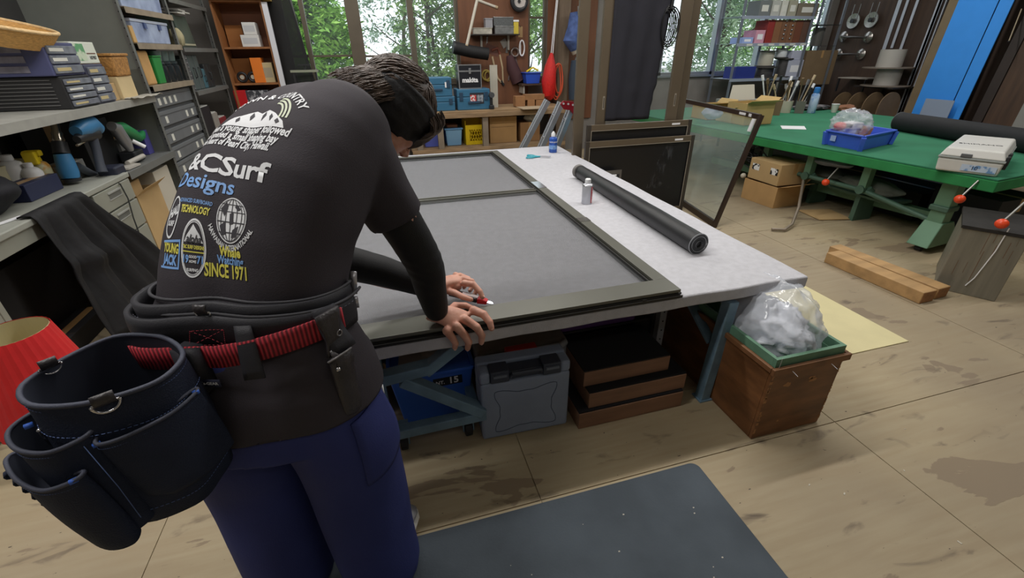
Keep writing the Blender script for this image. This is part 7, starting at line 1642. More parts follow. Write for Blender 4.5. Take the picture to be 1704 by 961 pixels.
q = thing('cyan_tray', 'light blue plastic piece leaning at the ladders beside the bronze doors', 'tray', pp(962, 205, 4.3)); obj('tray_face', MB().hexa([(-.05, 0, -.10), (.03, 0, -.14), (.03, .01, -.14), (-.05, .01, -.10)], [(-.02, 0, .06), (.05, 0, .10), (.05, .01, .10), (-.02, .01, .06)]), M('tray_cyan', (80, 170, 206), .4), q); obj('tray_lower', MB().hexa([(-.09, 0, -q.location.z), (-.06, 0, -q.location.z), (-.06, .01, -q.location.z), (-.09, .01, -q.location.z)], [(-.04, 0, -.125), (.02, 0, -.142), (.02, .01, -.142), (-.04, .01, -.125)]), M('tray_cyan', (80, 170, 206), .4), q); obj('tray_clip', MB().tube([(-.03, -.005, -.08), (0, -.005, -.05), (.03, -.005, -.02)], .008, 8), blk, q)
# ------------------------------------------------------------ bronze sliding doors and screens standing beside the table
brz = M('bronze_door', (112, 100, 84), .42, .45, var=.06, scale=3); brzd = M('bronze_dark', (72, 66, 60), .45, .4); seal = M('seal_pale', (150, 142, 128), .5)
YD = 3.56; DXO = lambda px, py=100, Y=YD: P(px, py, Y=Y).x
def door_panel(name, lab, xl0, xl1, xr0, xr1, Y, z1, top_rail, bottom=0.10, th=.03, net=None, glass=None, mat=None):
    q = thing(name, lab, 'door', (xl0, Y, 0)); o = xl0; mt_ = mat or brz
    obj('stile', MB().box(0, xl1-o, 0, th, 0, z1), mt_, q, bevel=.002); obj('stile', MB().box(xr0-o, xr1-o, 0, th, 0, z1), mt_, q, bevel=.002)
    obj('bottom_rail', MB().box(xl1-o+.0005, xr0-o-.0005, .002, th-.002, .0, bottom), mt_, q); obj('top_rail', MB().box(xl1-o+.0005, xr0-o-.0005, .002, th-.002, z1-top_rail, z1), mt_, q)
    if net: obj('net', MB().box(xl1-o, xr0-o, th*.5, th*.5+.001, bottom, z1-top_rail), net, q)
    if glass: obj('glass', MB().box(xl1-o, xr0-o, th*.5, th*.5+.004, bottom, z1-top_rail), glass, q)
    return q
gls = clear_material('door_glass', (120, 128, 124), .05, .16, .9)
x = [DXO(p) for p in (966, 983, 1000, 1016, 1123, 1140, 1148, 1160)]
d1 = door_panel('sliding_door', 'tall bronze sliding door frame at the back of the stack beside the felt table', x[0], x[1], x[6], x[7], YD+.06, 2.05, .05, glass=None)
d2 = door_panel('sliding_door', 'tall bronze glazed door with the black cloth hanging inside it', x[2], x[3], x[4], x[5], YD, 2.05, .05, glass=gls)
for xx in (x[3]-.035, x[5]-.045):
    hh = obj('recessed_pull', MB().box(xx-x[2]-.005, xx-x[2]+.012, -.002, -.0003, .92, 1.02), seal, d2); obj('pull_slot', MB().box(xx-x[2], xx-x[2]+.007, -.003, -.0021, .93, 1.01), brzd, hh)
# black cloth hanging in the door
cx0, cx1 = x[3]-.01, DXO(1108); rows = []
for j in range(40):
    z = 2.02-(2.02-.83)*j/39; xr = cx1 - .10*(j/39)**1.3 + .02*noise.noise(V((j*.35, 1, 4))); rows.append([V((cx0+(xr-cx0)*k/20, YD-.012+.006*sin(k*.9+j*.05)+.004*noise.noise(V((k*.4, j*.3, 2))), z)) for k in range(21)])
g = MB(); g.loft(rows, caps=False, closed_ring=False); o = obj('black_cloth', g, M('cloth_blue_black', (30, 30, 40), .8, var=.1, scale=5), None, smooth=True, autosmooth=False); m = o.modifiers.new('t', 'SOLIDIFY'); m.thickness = .003; tag(o, 'long blue-black cloth hanging down the glazed bronze door', 'cloth')
# black cable coil
cc = P(1113, 45, Y=YD-.03); parts = []
for k in range(7):
    rr = V((.035+.007*k, 0, .12+.018*(k % 4))); parts.append(('coil', 'c', [cc+V((rr.x*cos(2*pi*i/26)+.01*k-.03, .004*k, rr.z*sin(2*pi*i/26)*(1-.25*(sin(2*pi*i/26) > 0))+.02)) for i in range(26)], .0045, M('cable_black', (22, 22, 24), .45)))
parts.append(('hanger', 't', [cc+V((0, 0, .12)), cc+V((.02, 0, .35))], .012, M('cable_black', (22, 22, 24))))
hang('black_cable_coil', 'coil of black cable hanging at the right of the black cloth', 'cable', parts)
# two lower screens in front
bnet = net_material('black_screen_net', (26, 26, 28), .93, .35)
def screen_panel(lab, xl, xr, Y, z1, tag_px):
    q = thing('window_screen', lab, 'screen', (xl, Y, 0)); w = xr-xl; t_ = .026
    obj('stile', MB().box(0, .035, 0, t_, 0, z1), brzd, q, bevel=.002); obj('stile', MB().box(w-.035, w, 0, t_, 0, z1), brzd, q, bevel=.002); obj('top_rail', MB().box(.0355, w-.0355, 0, t_, z1-.045, z1), brz, q, bevel=.002); obj('bottom_rail', MB().box(.0355, w-.0355, 0, t_, 0, .05), brz, q)
    obj('spline', MB().box(.0355, w-.0355, -.001, .004, z1-.05, z1-.0455).box(.0355, .040, -.001, .004, .05, z1-.05).box(w-.040, w-.0355, -.001, .004, .05, z1-.05), seal, q)
    obj('net', MB().box(.035, w-.035, .012, .013, .05, z1-.045), bnet, q)
    lb = obj('label', MB().box(w-.20, w-.12, -.0012, -.0003, z1-.035, z1-.02), whitem, q)
    return q
xl, xr = P(978, 208, Y=YD-.05).x, P(1154, 190, Y=YD-.05).x; sp1 = screen_panel('bronze window screen with black net, the rear one of the two low screens', xl, xr, YD-.05, P(1060, 204, Y=YD-.05).z, None)
xl, xr = P(975, 238, Y=YD-.10).x, P(1157, 226, Y=YD-.10).x; sp2 = screen_panel('bronze window screen with dusty black net, the front one of the two low screens', xl, xr, YD-.10, P(1060, 231, Y=YD-.10).z, None)
# dusty smear on the front net
dm = bpy.data.materials.new('dust_smear'); dm.use_nodes = True; nt = dm.node_tree; b = nt.nodes['Principled BSDF']; b.inputs['Base Color'].default_value = lin((150, 154, 164))+(1,)
tc = nt.nodes.new('ShaderNodeTexCoord'); mp = nt.nodes.new('ShaderNodeMapping'); mp.inputs['Scale'].default_value = (9, 1, 4); nz = nt.nodes.new('ShaderNodeTexNoise'); nz.inputs['Scale'].default_value = 1.6; nz.inputs['Detail'].default_value = 9; nz.inputs['Roughness'].default_value = .75
nt.links.new(tc.outputs['Object'], mp.inputs[0]); nt.links.new(mp.outputs[0], nz.inputs['Vector']); cr = nt.nodes.new('ShaderNodeValToRGB'); cr.color_ramp.elements[0].position = .50; cr.color_ramp.elements[1].position = .72; cr.color_ramp.elements[1].color = (.32, .32, .32, 1); nt.links.new(nz.outputs['Fac'], cr.inputs[0])
t_ = nt.nodes.new('ShaderNodeBsdfTransparent'); mx = nt.nodes.new('ShaderNodeMixShader'); nt.links.new(cr.outputs[0], mx.inputs[0]); nt.links.new(t_.outputs[0], mx.inputs[1]); nt.links.new(b.outputs[0], mx.inputs[2]); nt.links.new(mx.outputs[0], nt.nodes['Material Output'].inputs[0])
w = xr-xl; g = MB(); g.add([(w*.60, .0108, .25), (w*.74, .0108, .24), (w*.80, .0108, .45), (w*.83, .0108, .62), (w*.76, .0108, .64), (w*.66, .0108, .45)], [(0, 1, 2, 3, 4, 5)])
obj('dust_marks', g, dm, sp2)
q = thing('grey_plate', 'small grey metal plate with white rod leaning on the front low screen', 'plate', P(1020, 300, Y=YD-.16)); obj('plate_face', MB().box(-.075, .075, 0, .006, -.03, .085), M('plate_grey', (112, 110, 108), .4, .5), q); obj('plate_slot', MB().box(-.01, .055, -.0015, -.0003, .01, .05), blk, q); obj('white_rod', MB().tube([(-.13, -.01, .05), (.02, -.012, .045)], .007, 10), whitem, q, smooth=True); obj('plate_post', MB().box(-.01, .01, .007, .015, -q.location.z, .0), M('plate_grey', (112, 110, 108)), q)
# leaning glass door
q = thing('glass_door', 'dark framed glass pane with white latch leaning against the green table', 'door', (2.636, 2.99, 0), radians(-10)); 
gt = V((0.205, 0.02, .895)); D_ = 1.55; drk = M('door_dark_brown', (62, 50, 44), .4, .3)
def gp(y, k): return V((gt.x*k, y + gt.y*k, gt.z*k))
obj('near_stile', MB().bar(gp(0, 0), gp(0, 1), .03, .03, (0, 1, 0)), drk, q); obj('far_stile', MB().bar(gp(D_, 0), gp(D_, 1), .03, .03, (0, 1, 0)), drk, q); obj('top_rail', MB().bar(gp(.016, .985), gp(D_-.016, .985), .03, .035), drk, q); obj('bottom_rail', MB().bar(gp(.016, .03), gp(D_-.016, .03), .03, .05), drk, q)
g = MB(); a_, b_, c_, d_ = gp(.015, .05), gp(D_-.015, .05), gp(D_-.015, .965), gp(.015, .965); off = V((.004, 0, -.001)); g.hexa([a_, b_, b_+off, a_+off], [d_, c_, c_+off, d_+off]); obj('glass', g, clear_material('greenish_glass', (176, 196, 190), .06, .22, .9), q)
obj('white_latch', MB().bar(gp(.045, .86)+V((-.018, 0, 0)), gp(.045, .965)+V((-.018, 0, 0)), .035, .012, (1, 0, 0)), whitem, q); obj('white_label', MB().bar(gp(.10, .985)+V((-.017, 0, 0)), gp(.135, .985)+V((-.017, 0, 0)), .003, .022), whitem, q); obj('white_label', MB().bar(gp(.18, .985)+V((-.017, 0, 0)), gp(.27, .985)+V((-.017, 0, 0)), .003, .018), whitem, q)
# small black tripod things on the window sill left
q = thing('sill_stand', 'small black stand with pale board in front of the left rear window', 'stand', P(510, 136, Y=6.2)); obj('stand_leg', MB().box(-.13, -.11, 0, .02, -q.location.z, .10), blk, q); obj('stand_leg', MB().box(.11, .13, 0, .02, -q.location.z, .10), blk, q); obj('pale_board', MB().box(-.15, .15, -.01, .04, .1005, .125), M('board_greenish', (140, 146, 128), .6), q); obj('camera_head', MB().box(-.06, .08, 0, .04, .17, .185).box(.0, .02, .01, .03, .126, .169), blk, q)
# ================================================================== RIGHT SIDE: GREEN TABLE, RACK, WALL GOODS
GZ = 0.60
ga = V((3.71, 1.84, 0)); gb_ = V((3.50, 3.70, 0)); dl = (gb_-ga).normalized(); dw = V((dl.y, -dl.x, 0))
GL, GW = 4.05, 2.55
gt_ = thing('green_table', 'large green felt topped glazing table on green cast pedestals', 'table', (ga.x, ga.y, 0), atan2(dw.y, dw.x))   # local x across, y along
gm = M('green_felt', (42, 116, 84), .92, var=.10, scale=3, bump=.2, bscale=200); gme = M('green_felt_edge', (40, 128, 70), .9, var=.12, scale=8)
obj('table_top', MB().box(0, GW, 0, GL, GZ-.012, GZ), gm, gt_, bevel=.004); obj('felt_edge', MB().box(-.003, GW+.003, -.003, GL+.003, GZ-.085, GZ-.0125), gme, gt_, bevel=.006)
gst = M('green_steel', (104, 142, 116), .5, .15, var=.08, scale=6); gsd = M('green_steel_dark', (78, 108, 92), .55, .15, var=.1)
def loc(p): d = V(p)-V((ga.x, ga.y, 0)); return V((d.x*dw.x+d.y*dw.y, d.x*dl.x+d.y*dl.y, p[2]))
def pedestal(y, name='pedestal'):
    x = .16
    o = obj(name, MB().box(x-.05, x+.05, y-.05, y+.05, .16, GZ-.086), gst, gt_, bevel=.006)
    obj('clamp', MB().box(x-.07, x+.07, y-.06, y+.06, .30, .34), gsd, o, bevel=.008)
    obj('cast_foot', MB().hexa([(x-.14, y-.07, .045), (x+.22, y-.07, .045), (x+.22, y+.07, .045), (x-.14, y+.07, .045)], [(x-.05, y-.06, .22), (x+.09, y-.06, .22), (x+.09, y+.06, .22), (x-.05, y+.06, .22)]), gst, o, bevel=.006)
    for sx in (-.09, .17): obj('foot_wheel', MB().cyl((x+sx, y-.02, .022), (x+sx, y+.02, .022), .022, n=18), rubber, o)
ly = loc((3.775, 2.12, 0)).y
pedestal(ly)
for yy in (.35, 3.6): obj('rear_leg', MB().box(GW-.35, GW-.27, yy, yy+.08, 0, GZ-.086), gst, gt_, bevel=.005)
# swing arms between: three hanging posts with a long rod
for px in (1508, 1413, 1345, 1268):
    pass
rods = [P(1428, 312, X=3.72), P(1338, 285, X=3.68), P(1268, 262, X=3.62)]
for k, r_ in enumerate(rods):
    l_ = loc((r_.x+.06, r_.y, 0)); o = obj('swing_post', MB().box(l_.x-.035, l_.x+.035, l_.y-.03, l_.y+.03, .30, GZ-.086), gst, gt_, bevel=.004)
    obj('joint', MB().tube([(l_.x-.05, l_.y, .31), (l_.x+.05, l_.y, .31)], .035, 14), gsd, o, smooth=True)
    g = MB(); g.tube([(l_.x, l_.y-.045, .33), (l_.x+.03, l_.y-.06, .30)], .018, 10); obj('lever_boss', g, gsd, o, smooth=True)
lA, lB = loc((rods[0].x+.06, rods[0].y, 0)), loc((rods[2].x+.06, rods[2].y, 0))
obj('long_rod', MB().tube([(lA.x, ly, .20), (lA.x, lA.y, .30), (lB.x, lB.y, .31)], .020, 12), gsd, gt_, smooth=True)
obj('long_beam', MB().box(.45, .52, ly+.1, ly+2.5, .12, .19), gst, gt_)
obj('foot_pedal_arm', MB().tube([loc(P(1337, 300, X=3.70)), loc(P(1329, 345, z=.12)), loc(P(1318, 373, z=.035)), loc(P(1305, 382, z=.02)), loc(P(1284, 381, z=.018))], .012, 10), M('pedal_steel', (150, 138, 124), .45, .5), gt_, smooth=True)
kr = M('knob_orange', (232, 76, 36), .35)
for px, py in ((1374, 303), (1597, 331), (1667, 372)):
    p = loc(P(px, py, X=(3.30 if py > 360 else 3.62))); o = obj('orange_knob', MB().ell((p.x, p.y, p.z), .030, .030, .028, 16, 12), kr, gt_, smooth=True); obj('knob_stem', MB().tube([(p.x+.01, p.y, p.z+.02), (p.x+.07, p.y-.02, p.z+.12)], .006, 8), M('stem_steel', (150, 150, 146), .4, .6), o, smooth=True)
p = loc(P(1237, 292, X=3.55)); obj('white_knob', MB().ell((p.x, p.y, p.z), .028, .028, .026, 16, 12), M('knob_cream', (206, 198, 180), .4), gt_, smooth=True)
# things stored under the green table
carton('brown_carton', 'brown carton with white labels, topmost of two under the green table', 3.50, 3.84, 3.28, 3.66, .205, .40, cd)
carton('brown_carton', 'open brown carton under the labelled one below the green table', 3.48, 3.82, 3.26, 3.66, 0, .20, M('carton_tan2', (188, 150, 100), .8, var=.05), open_=True, rz=radians(3))
c0 = [o for o in C.objects if o.get('label', '').startswith('brown carton with white labels')][0]
for yy in (.11, -.12): obj('shipping_label', MB().box(-.1706, -.1701, yy-.045, yy+.045, .09, .15), M('label_bw', (232, 232, 232), .6, rgb2=(20, 20, 20), scale=26, lo=.52, hi=.56), c0)
tag(obj('cardboard_sheet', MB().hexa([(3.62, 2.85, .005), (3.90, 2.78, .005), (3.95, 3.05, .005), (3.66, 3.12, .005)], [(3.62, 2.85, .012), (3.90, 2.78, .012), (3.95, 3.05, .012), (3.66, 3.12, .012)]), cd, None), 'scrap of brown cardboard lying on the floor beside the cartons', 'cardboard')
darkst = M('stored_dark', (46, 46, 48), .7, var=.2, scale=6)
q = carton('dark_storage_box', 'long dark box on the floor under the middle of the green table', 4.35, 4.85, 2.6, 3.9, 0, .24, darkst); q = carton('dark_storage_box', 'dark box under the near end of the green table', 4.3, 4.75, 2.05, 2.5, 0, .34, M('stored_dark2', (36, 40, 48), .7)); 
for i, (X_, y, z0, c_, lab) in enumerate(((3.98, 2.78, .25, (110, 116, 108), 'grey rolled canvas hanging under the green table'), (4.05, 3.3, .24, (96, 104, 100), 'grey-green canvas bundle under the far half of the green table'))):
    q = thing('canvas_bundle', lab, 'canvas', (X_, y, z0)); obj('canvas_roll', blob((0, 0, .05), .10, .26, .06, .2, 2, i+3, 30, 18, False), M('canvas_%d' % i, c_, .8, var=.1), q, smooth=True); obj('canvas_strap', MB().tube([(-.1, .02, .05), (0, .02, .12), (.1, .02, .05)], .008, 8), darkst, q)
    tag(obj('storage_plank', MB().box(X_-.12, X_+.12, y-.28, y+.28, z0-.03, z0-.012), gsd, None), ['grey plank carrying the rolled canvas under the green table', 'grey plank carrying the canvas bundle under the green table'][i], 'plank')
    tag(obj('plank_support', MB().box(X_-.1, X_+.1, y-.02, y+.02, 0, z0-.031), gsd, None), ['green steel bracket under the rolled canvas plank', 'green steel bracket under the canvas bundle plank'][i], 'bracket')
q = thing('folded_sheet', 'folded grey-blue plastic sheet hanging below the far corner of the green table', 'plastic', (3.86, 3.12, .40)); obj('sheet_body', blob((0, 0, .05), .12, .22, .045, .2, 1.5, 9, 30, 18, False), M('sheet_greyblue', (128, 134, 146), .5), q, smooth=True); obj('sheet_tie', MB().tube([(0, -.05, .09), (0, -.05, .115)], .004, 8), blk, q)
g = MB(); rn = random.Random(9)
for k in range(16): g.tube([V((3.60+rn.uniform(-.02, .1), 3.66+rn.uniform(0, .3), .30+rn.uniform(0, .16))) + V((rn.uniform(-.05, .05), rn.uniform(-.05, .05), rn.uniform(-.05, .05)))*j for j in range(4)], .006, 6)
tag(obj('cable_tangle', g, M('cable_black', (22, 22, 24)), None), 'tangle of black cables under the far corner of the green table', 'cable', kind='stuff')
# rusty steel cabinet at the right edge
sc = thing('steel_tank', 'tall grey steel tank with rust streaks and dark top at the right edge', 'tank', (3.379, 1.418, 0), atan2(1.656-1.418, 3.231-3.379)-pi)
# local frame: -x runs to the left-hand near corner
W1 = .28; Hh = .40
tk = M('tank_grey', (128, 124, 112), .5, .2, var=.14, scale=3, stretch=(8, 8, .5)); obj('tank_body', MB().box(-W1, 0, 0, .45, 0, Hh), tk, sc, bevel=.004)
sc.rotation_euler = (0, 0, 0)
sc.rotation_euler[2] = atan2((1.418-1.656), (3.379-3.231))
obj('tank_rim', MB().box(-W1-.008, .008, -.008, .46, Hh, Hh+.018), M('tank_rim_dark', (30, 27, 26), .7, var=.3, scale=20), sc)
g = MB(); rn = random.Random(2)
for k in range(9):
    x_ = rn.uniform(-W1+.04, -.03); z_ = rn.uniform(.20, .42); g.box(x_, x_+rn.uniform(.001, .004), -.0008, -.0002, z_-rn.uniform(.05, .2), z_)
o = obj('rust_streaks', g, M('rust_streak', (112, 88, 70), .8), sc); o['kind'] = 'stuff'
obj('white_cord', MB().tube([(-.10, -.004, .44), (-.105, -.006, .3), (-.13, -.006, .12), (-.15, -.004, .06)], .003, 6), whitem, sc, smooth=True)
# --- on the green table
bt = M('tray_blue', (62, 96, 204), .4, var=.05)
A_ = V((3.718, 3.121, GZ+.001)); B_ = V((3.718, 2.785, GZ+.001)); Cc = V((4.24, 2.93, GZ+.001)); Dd = A_+(Cc-B_)
q = thing('blue_tray', 'blue plastic tray with ribbed corners on the green table', 'tray', (A_+Cc)/2); cen = (A_+Cc)/2
def trp(p, k, z): d = (V(p)-cen)*k; return V((d.x, d.y, z))
H_ = .115
g = MB(); rO = [[trp(p, .93, 0) for p in (A_, B_, Cc, Dd)], [trp(p, 1.0, H_) for p in (A_, B_, Cc, Dd)]]
for i in range(4):
    a_, b_ = rO[0][i], rO[0][(i+1) % 4]; c_, d_ = rO[1][(i+1) % 4], rO[1][i]; inn = lambda v: V((v.x*.97, v.y*.97, v.z)); g.hexa([a_, b_, inn(b_), inn(a_)], [d_, c_, inn(c_), inn(d_)])
obj('tray_wall', g, bt, q); g = MB(); g.add([v+V((0, 0, .003)) for v in rO[0]]+[v+V((0, 0, .008)) for v in rO[0]], [(0, 1, 2, 3), (4, 5, 6, 7), (0, 1, 5, 4), (1, 2, 6, 5), (2, 3, 7, 6), (3, 0, 4, 7)]); obj('tray_floor', g, bt, q)
g = MB(); rm = [trp(p, 1.02, H_) for p in (A_, B_, Cc, Dd)]
for i in range(4): g.bar(rm[i], rm[(i+1) % 4], .022, .012)
obj('tray_rim', g, bt, q, bevel=.003)
for p in (A_, B_, Cc, Dd): obj('corner_rib', MB().bar(trp(p, .96, 0), trp(p, 1.03, H_-.007), .035, .035), bt, q, bevel=.004)
e_ = (trp(A_, .965, .06)*.78+trp(B_, .965, .06)*.22); obj('tray_label', MB().box(e_.x-.012, e_.x-.010, e_.y-.025, e_.y+.025, .04, .085), M('label_pale_blue', (150, 170, 214), .6), q)
pb_ = thing('parts_bag', 'clear plastic bag with red and white parts in the blue tray', 'bag', (cen.x-.10, cen.y+.03, GZ+.10)); obj('bag_film', blob((0, 0, .075), .13, .15, .105, .3, 1.8, 8, 40, 26), clear_material('clear_film2', (226, 232, 240), .12, .35, .9), pb_, smooth=True, autosmooth=False)
obj('red_part', MB().ell((-.07, .04, .05), .045, .05, .035), M('part_red', (222, 50, 38), .4), pb_, smooth=True); obj('white_part', MB().box(-.03, .07, -.06, .06, .03, .085), whitem, pb_, bevel=.01); obj('brown_part', MB().box(.05, .11, -.11, -.02, .0, .08, Matrix.Rotation(.3, 4, 'Y')), M('part_brown', (182, 130, 88), .7), pb_, bevel=.006); obj('black_mark', MB().box(-.0315, -.0305, -.04, .03, .045, .07), blk, pb_)
# cooler box
q = thing('cooler_box', 'white and grey cooler box with black latches at the near corner of the green table', 'cooler', (3.752, 1.873, GZ+.001), atan2(2.14-1.873, 3.625-3.752)-pi/2)
# local y runs along the long left face, +x to the right
Lc = .32; Wc = .74
wc = M('cooler_white', (214, 214, 210), .4, var=.02); gc_ = M('cooler_grey', (150, 156, 154), .45)
obj('cooler_body', MB().hexa([(.008, .008, 0), (Wc-.01, .008, 0), (Wc-.01, Lc-.008, 0), (.008, Lc-.008, 0)], [(0, 0, .085), (Wc, 0, .085), (Wc, Lc, .085), (0, Lc, .085)]), wc, q, bevel=.012, segs=3)
obj('grey_band', MB().box(-.004, Wc+.004, -.004, Lc+.004, .0855, .098), gc_, q, bevel=.004)
obj('cooler_lid', MB().hexa([(0, 0, .0985), (Wc, 0, .0985), (Wc, Lc, .0985), (0, Lc, .0985)], [(.022, .022, .152), (Wc-.022, .022, .152), (Wc-.022, Lc-.022, .152), (.022, Lc-.022, .152)]), wc, q, bevel=.010, segs=3)
obj('lid_latch', MB().box(-.006, .012, .16, .215, .100, .122), M('latch_grey', (96, 98, 100), .5), q, bevel=.003)
for xx in (.03, .16): obj('side_latch', MB().box(xx, xx+.045, -.014, .004, .045, .125), blk, q, bevel=.004)
sk = obj('sticker', MB().box(-.0010, -.0002, .02, .19, .018, .058), M('sticker_icy', (190, 206, 226), .5, rgb2=(110, 150, 196), scale=30, lo=.52, hi=.62), q); 
lettering('lettering', '10', .034, M('ink_navy', (24, 36, 62), .5), q, Matrix.Translation((-.0016, .125, .039)) @ Matrix.Rotation(-pi/2, 4, 'Z') @ Matrix.Rotation(pi/2, 4, 'X'))
lettering('lettering', 'SHIMANO', .05, M('ink_black', (30, 32, 36), .5), q, Matrix.Translation((.26, .16, .1526)) @ Matrix.Rotation(radians(-78), 4, 'Z'))
# black roll lying on the green table
a_ = P(1483, 218, z=GZ); b_ = P(1640, 246, z=GZ); d_ = (b_-a_).normalized(); a_ = a_+V((0.09, .02, 0)); b_ = a_+d_*1.45
q = thing('black_felt_roll', 'thick roll of black sheet lying across the green table behind the cooler', 'roll', (a_.x, a_.y, GZ)); R2 = .085; rings = []; sd_ = d_.cross(V((0, 0, 1)))
for k in range(20):
    c = d_*1.45*k/19+V((0, 0, R2+.001)); rings.append([c+sd_*(R2*cos(2*pi*j/32))+V((0, 0, R2*sin(2*pi*j/32))) for j in range(32)])
g = MB(); g.loft(rings); obj('roll_body', g, M('roll_black_felt', (20, 22, 26), .8, var=.15, scale=10), q, smooth=True)
sp = [V((0, 0, R2+.001))-d_*.003+sd_*((.01+(R2-.012)*k/140)*cos(k*.22))+V((0, 0, (.01+(R2-.012)*k/140)*sin(k*.22))) for k in range(140)]
g = MB(); g.tube(sp, .002, 5); obj('wound_edge', g, M('wound_edge_grey', (96, 100, 102), .6), q)
g = MB(); g.tube([rings[0][j]-d_*.002 for j in range(32)], .003, 6, closed=True); obj('end_rim', g, M('wound_edge_grey', (96, 100, 102)), q)
# cartons, holders and cans at the far left of the green table
cx_ = P(1200, 205, z=GZ)
def gcart(lab, px, Y, dep, mat, rz=0, open_=True, name='brown_carton'):
    x0, x1, _, z1 = fbox(*px, Y); return carton(name, lab, x0, x1, Y, Y+dep, GZ+.001, z1, mat, rz=rz, open_=open_)
cdo = M('carton_ochre', (188, 160, 104), .8, var=.05)
gcart('open ochre carton at the far left of the green table, behind the glass pane', (1175, 175, 1215, 203), 4.75, .3, cdo); gcart('ochre carton with raised flap in the middle of the row on the green table', (1214, 182, 1240, 208), 4.45, .25, cdl); gcart('ochre carton at the right of the row, beside the tool holders', (1236, 172, 1281, 211), 4.25, .3, cdo)
tag(obj('white_paper', MB().hexa([(4.05, 3.92, GZ+.001), (4.24, 3.80, GZ+.001), (4.40, 3.98, GZ+.001), (4.20, 4.10, GZ+.001)], [(4.05, 3.92, GZ+.004), (4.24, 3.80, GZ+.004), (4.40, 3.98, GZ+.004), (4.20, 4.10, GZ+.004)]), whitem, None), 'white sheet of paper on the green table beside the cartons', 'paper')
tag(obj('bubble_wrap', blob((P(1172, 180, Y=4.7).x, 4.55, P(1172, 182, Y=4.7).z-.02), .10, .12, .07, .2, 2, 5, 24, 16, False), clear_material('bubble', (190, 206, 232), .3, .6), None, smooth=True), 'pale bubble wrap bunch above the glass pane corner', 'plastic')
x0, x1, z0, z1 = fbox(1222, 142, 1256, 166, 5.3); tag(obj('cream_board', MB().hexa([(x0-.08, 5.3, z0), (x1, 5.3, z0), (x1, 5.31, z0), (x0-.08, 5.31, z0)], [(x0+.02, 5.4, z1), (x1+.03, 5.4, z1), (x1+.03, 5.41, z1), (x0+.02, 5.41, z1)]), M('panel_cream', (186, 180, 164), .6), None), 'cream board leaning behind the cartons on the green table', 'board')
x0, x1, _, z1 = fbox(1228, 165, 1260, 172, 5.28); carton('grey_carton', 'low grey carton that the cream board stands on', x0-.1, x1+.1, 5.25, 5.6, GZ+.001, z0-.002, M('grey_card', (140, 140, 136)))
holdm = [M('holder_grey', (110, 108, 100), .6), M('holder_wood', (120, 98, 72), .7), M('holder_cream', (196, 190, 172), .6)]
rn = random.Random(21)
for i, (px, Y, lab) in enumerate((((1262, 163, 1278, 196), 4.9, 'grey square pot of hand tools beside the right carton'), ((1280, 166, 1296, 198), 4.85, 'brown square pot of hand tools, second from the cartons'), ((1298, 168, 1312, 190), 5.0, 'pale round pot of brushes among the tool holders'), ((1320, 168, 1336, 190), 4.9, 'dark tool pot beside the blue spray can'))):
    x0, x1, _, z1 = fbox(*px, Y); r = (x1-x0)/2; h = z1-GZ; q = thing('tool_pot', lab, 'pot', ((x0+x1)/2, Y, GZ+.001), 0, 'pots of hand tools on the green table')
    obj('pot_wall', MB().lathe([(r*.9, 0), (r, h), (r*.92, h), (r*.85, .01)], n=4 if i in (0, 1, 3) else 20), holdm[i % 3], q)
    for k in range(5):
        a0 = V((rn.uniform(-r, r)*.5, rn.uniform(-r, r)*.5, h*.4)); a1 = a0+V((rn.uniform(-.10, .10), rn.uniform(-.05, .05), h*.6+rn.uniform(.08, .24)))
        t_ = MB(); t_.tube([a0, a1], .008, 8); t_.tube([a1, a1+(a1-a0).normalized()*.06], .016, 8); o_ = obj('hand_tool', t_, [blk, tinm, hand_w, whitem, holdm[1]][k], None, smooth=True); o_.location = q.location; tag(o_, 'hand tool standing in one of the tool pots on the green table', 'tool', 'hand tools in the pots')
p = P(1349, 188, z=GZ); q = thing('spray_can', 'blue and white spray can standing on the green table', 'can', (p.x, p.y, GZ+.001)); h = .30
obj('can_body', MB().lathe([(.045, 0), (.048, .006), (.048, h*.72), (.03, h*.80)], n=28), M('can_pale_blue', (176, 196, 222), .3, rgb2=(96, 140, 196), scale=10, lo=.5, hi=.6), q, smooth=True); obj('can_cap', MB().lathe([(.034, h*.80), (.036, h*.82), (.034, h), (.02, h*1.02)], n=24), M('cap_blue', (54, 128, 206), .4), q, smooth=True)
p = P(1387, 187, z=GZ); q = thing('paper_cup', 'white paper cup on the green table near the wooden arches', 'cup', (p.x, p.y, GZ+.001)); obj('cup_wall', MB().lathe([(.03, 0), (.045, .10), (.042, .10), (.028, .006)], n=24), M('cup_white', (200, 200, 190), .6), q, smooth=True); obj('cup_rim', MB().tube([(.044*cos(2*pi*k/24), .044*sin(2*pi*k/24), .10) for k in range(24)], .003, 6, closed=True), whitem, q)
p = P(1360, 186, z=GZ); tag(obj('loose_tools', blob((p.x+.15, p.y+.25, GZ+.03), .25, .15, .03, .4, 3, 2, 30, 16), M('clutter_grey', (110, 108, 110), .6, var=.5, scale=16), None, smooth=True), 'heap of small grey parts behind the blue spray can', 'parts', kind='stuff')
p = P(1405, 183, z=GZ); tag(obj('brown_rag', blob((p.x, p.y, GZ+.035), .14, .10, .035, .3, 2, 3, 24, 14, False), M('rag_brown', (142, 98, 72), .8), None, smooth=True), 'brown rag on the green table beside the paper cup', 'cloth')
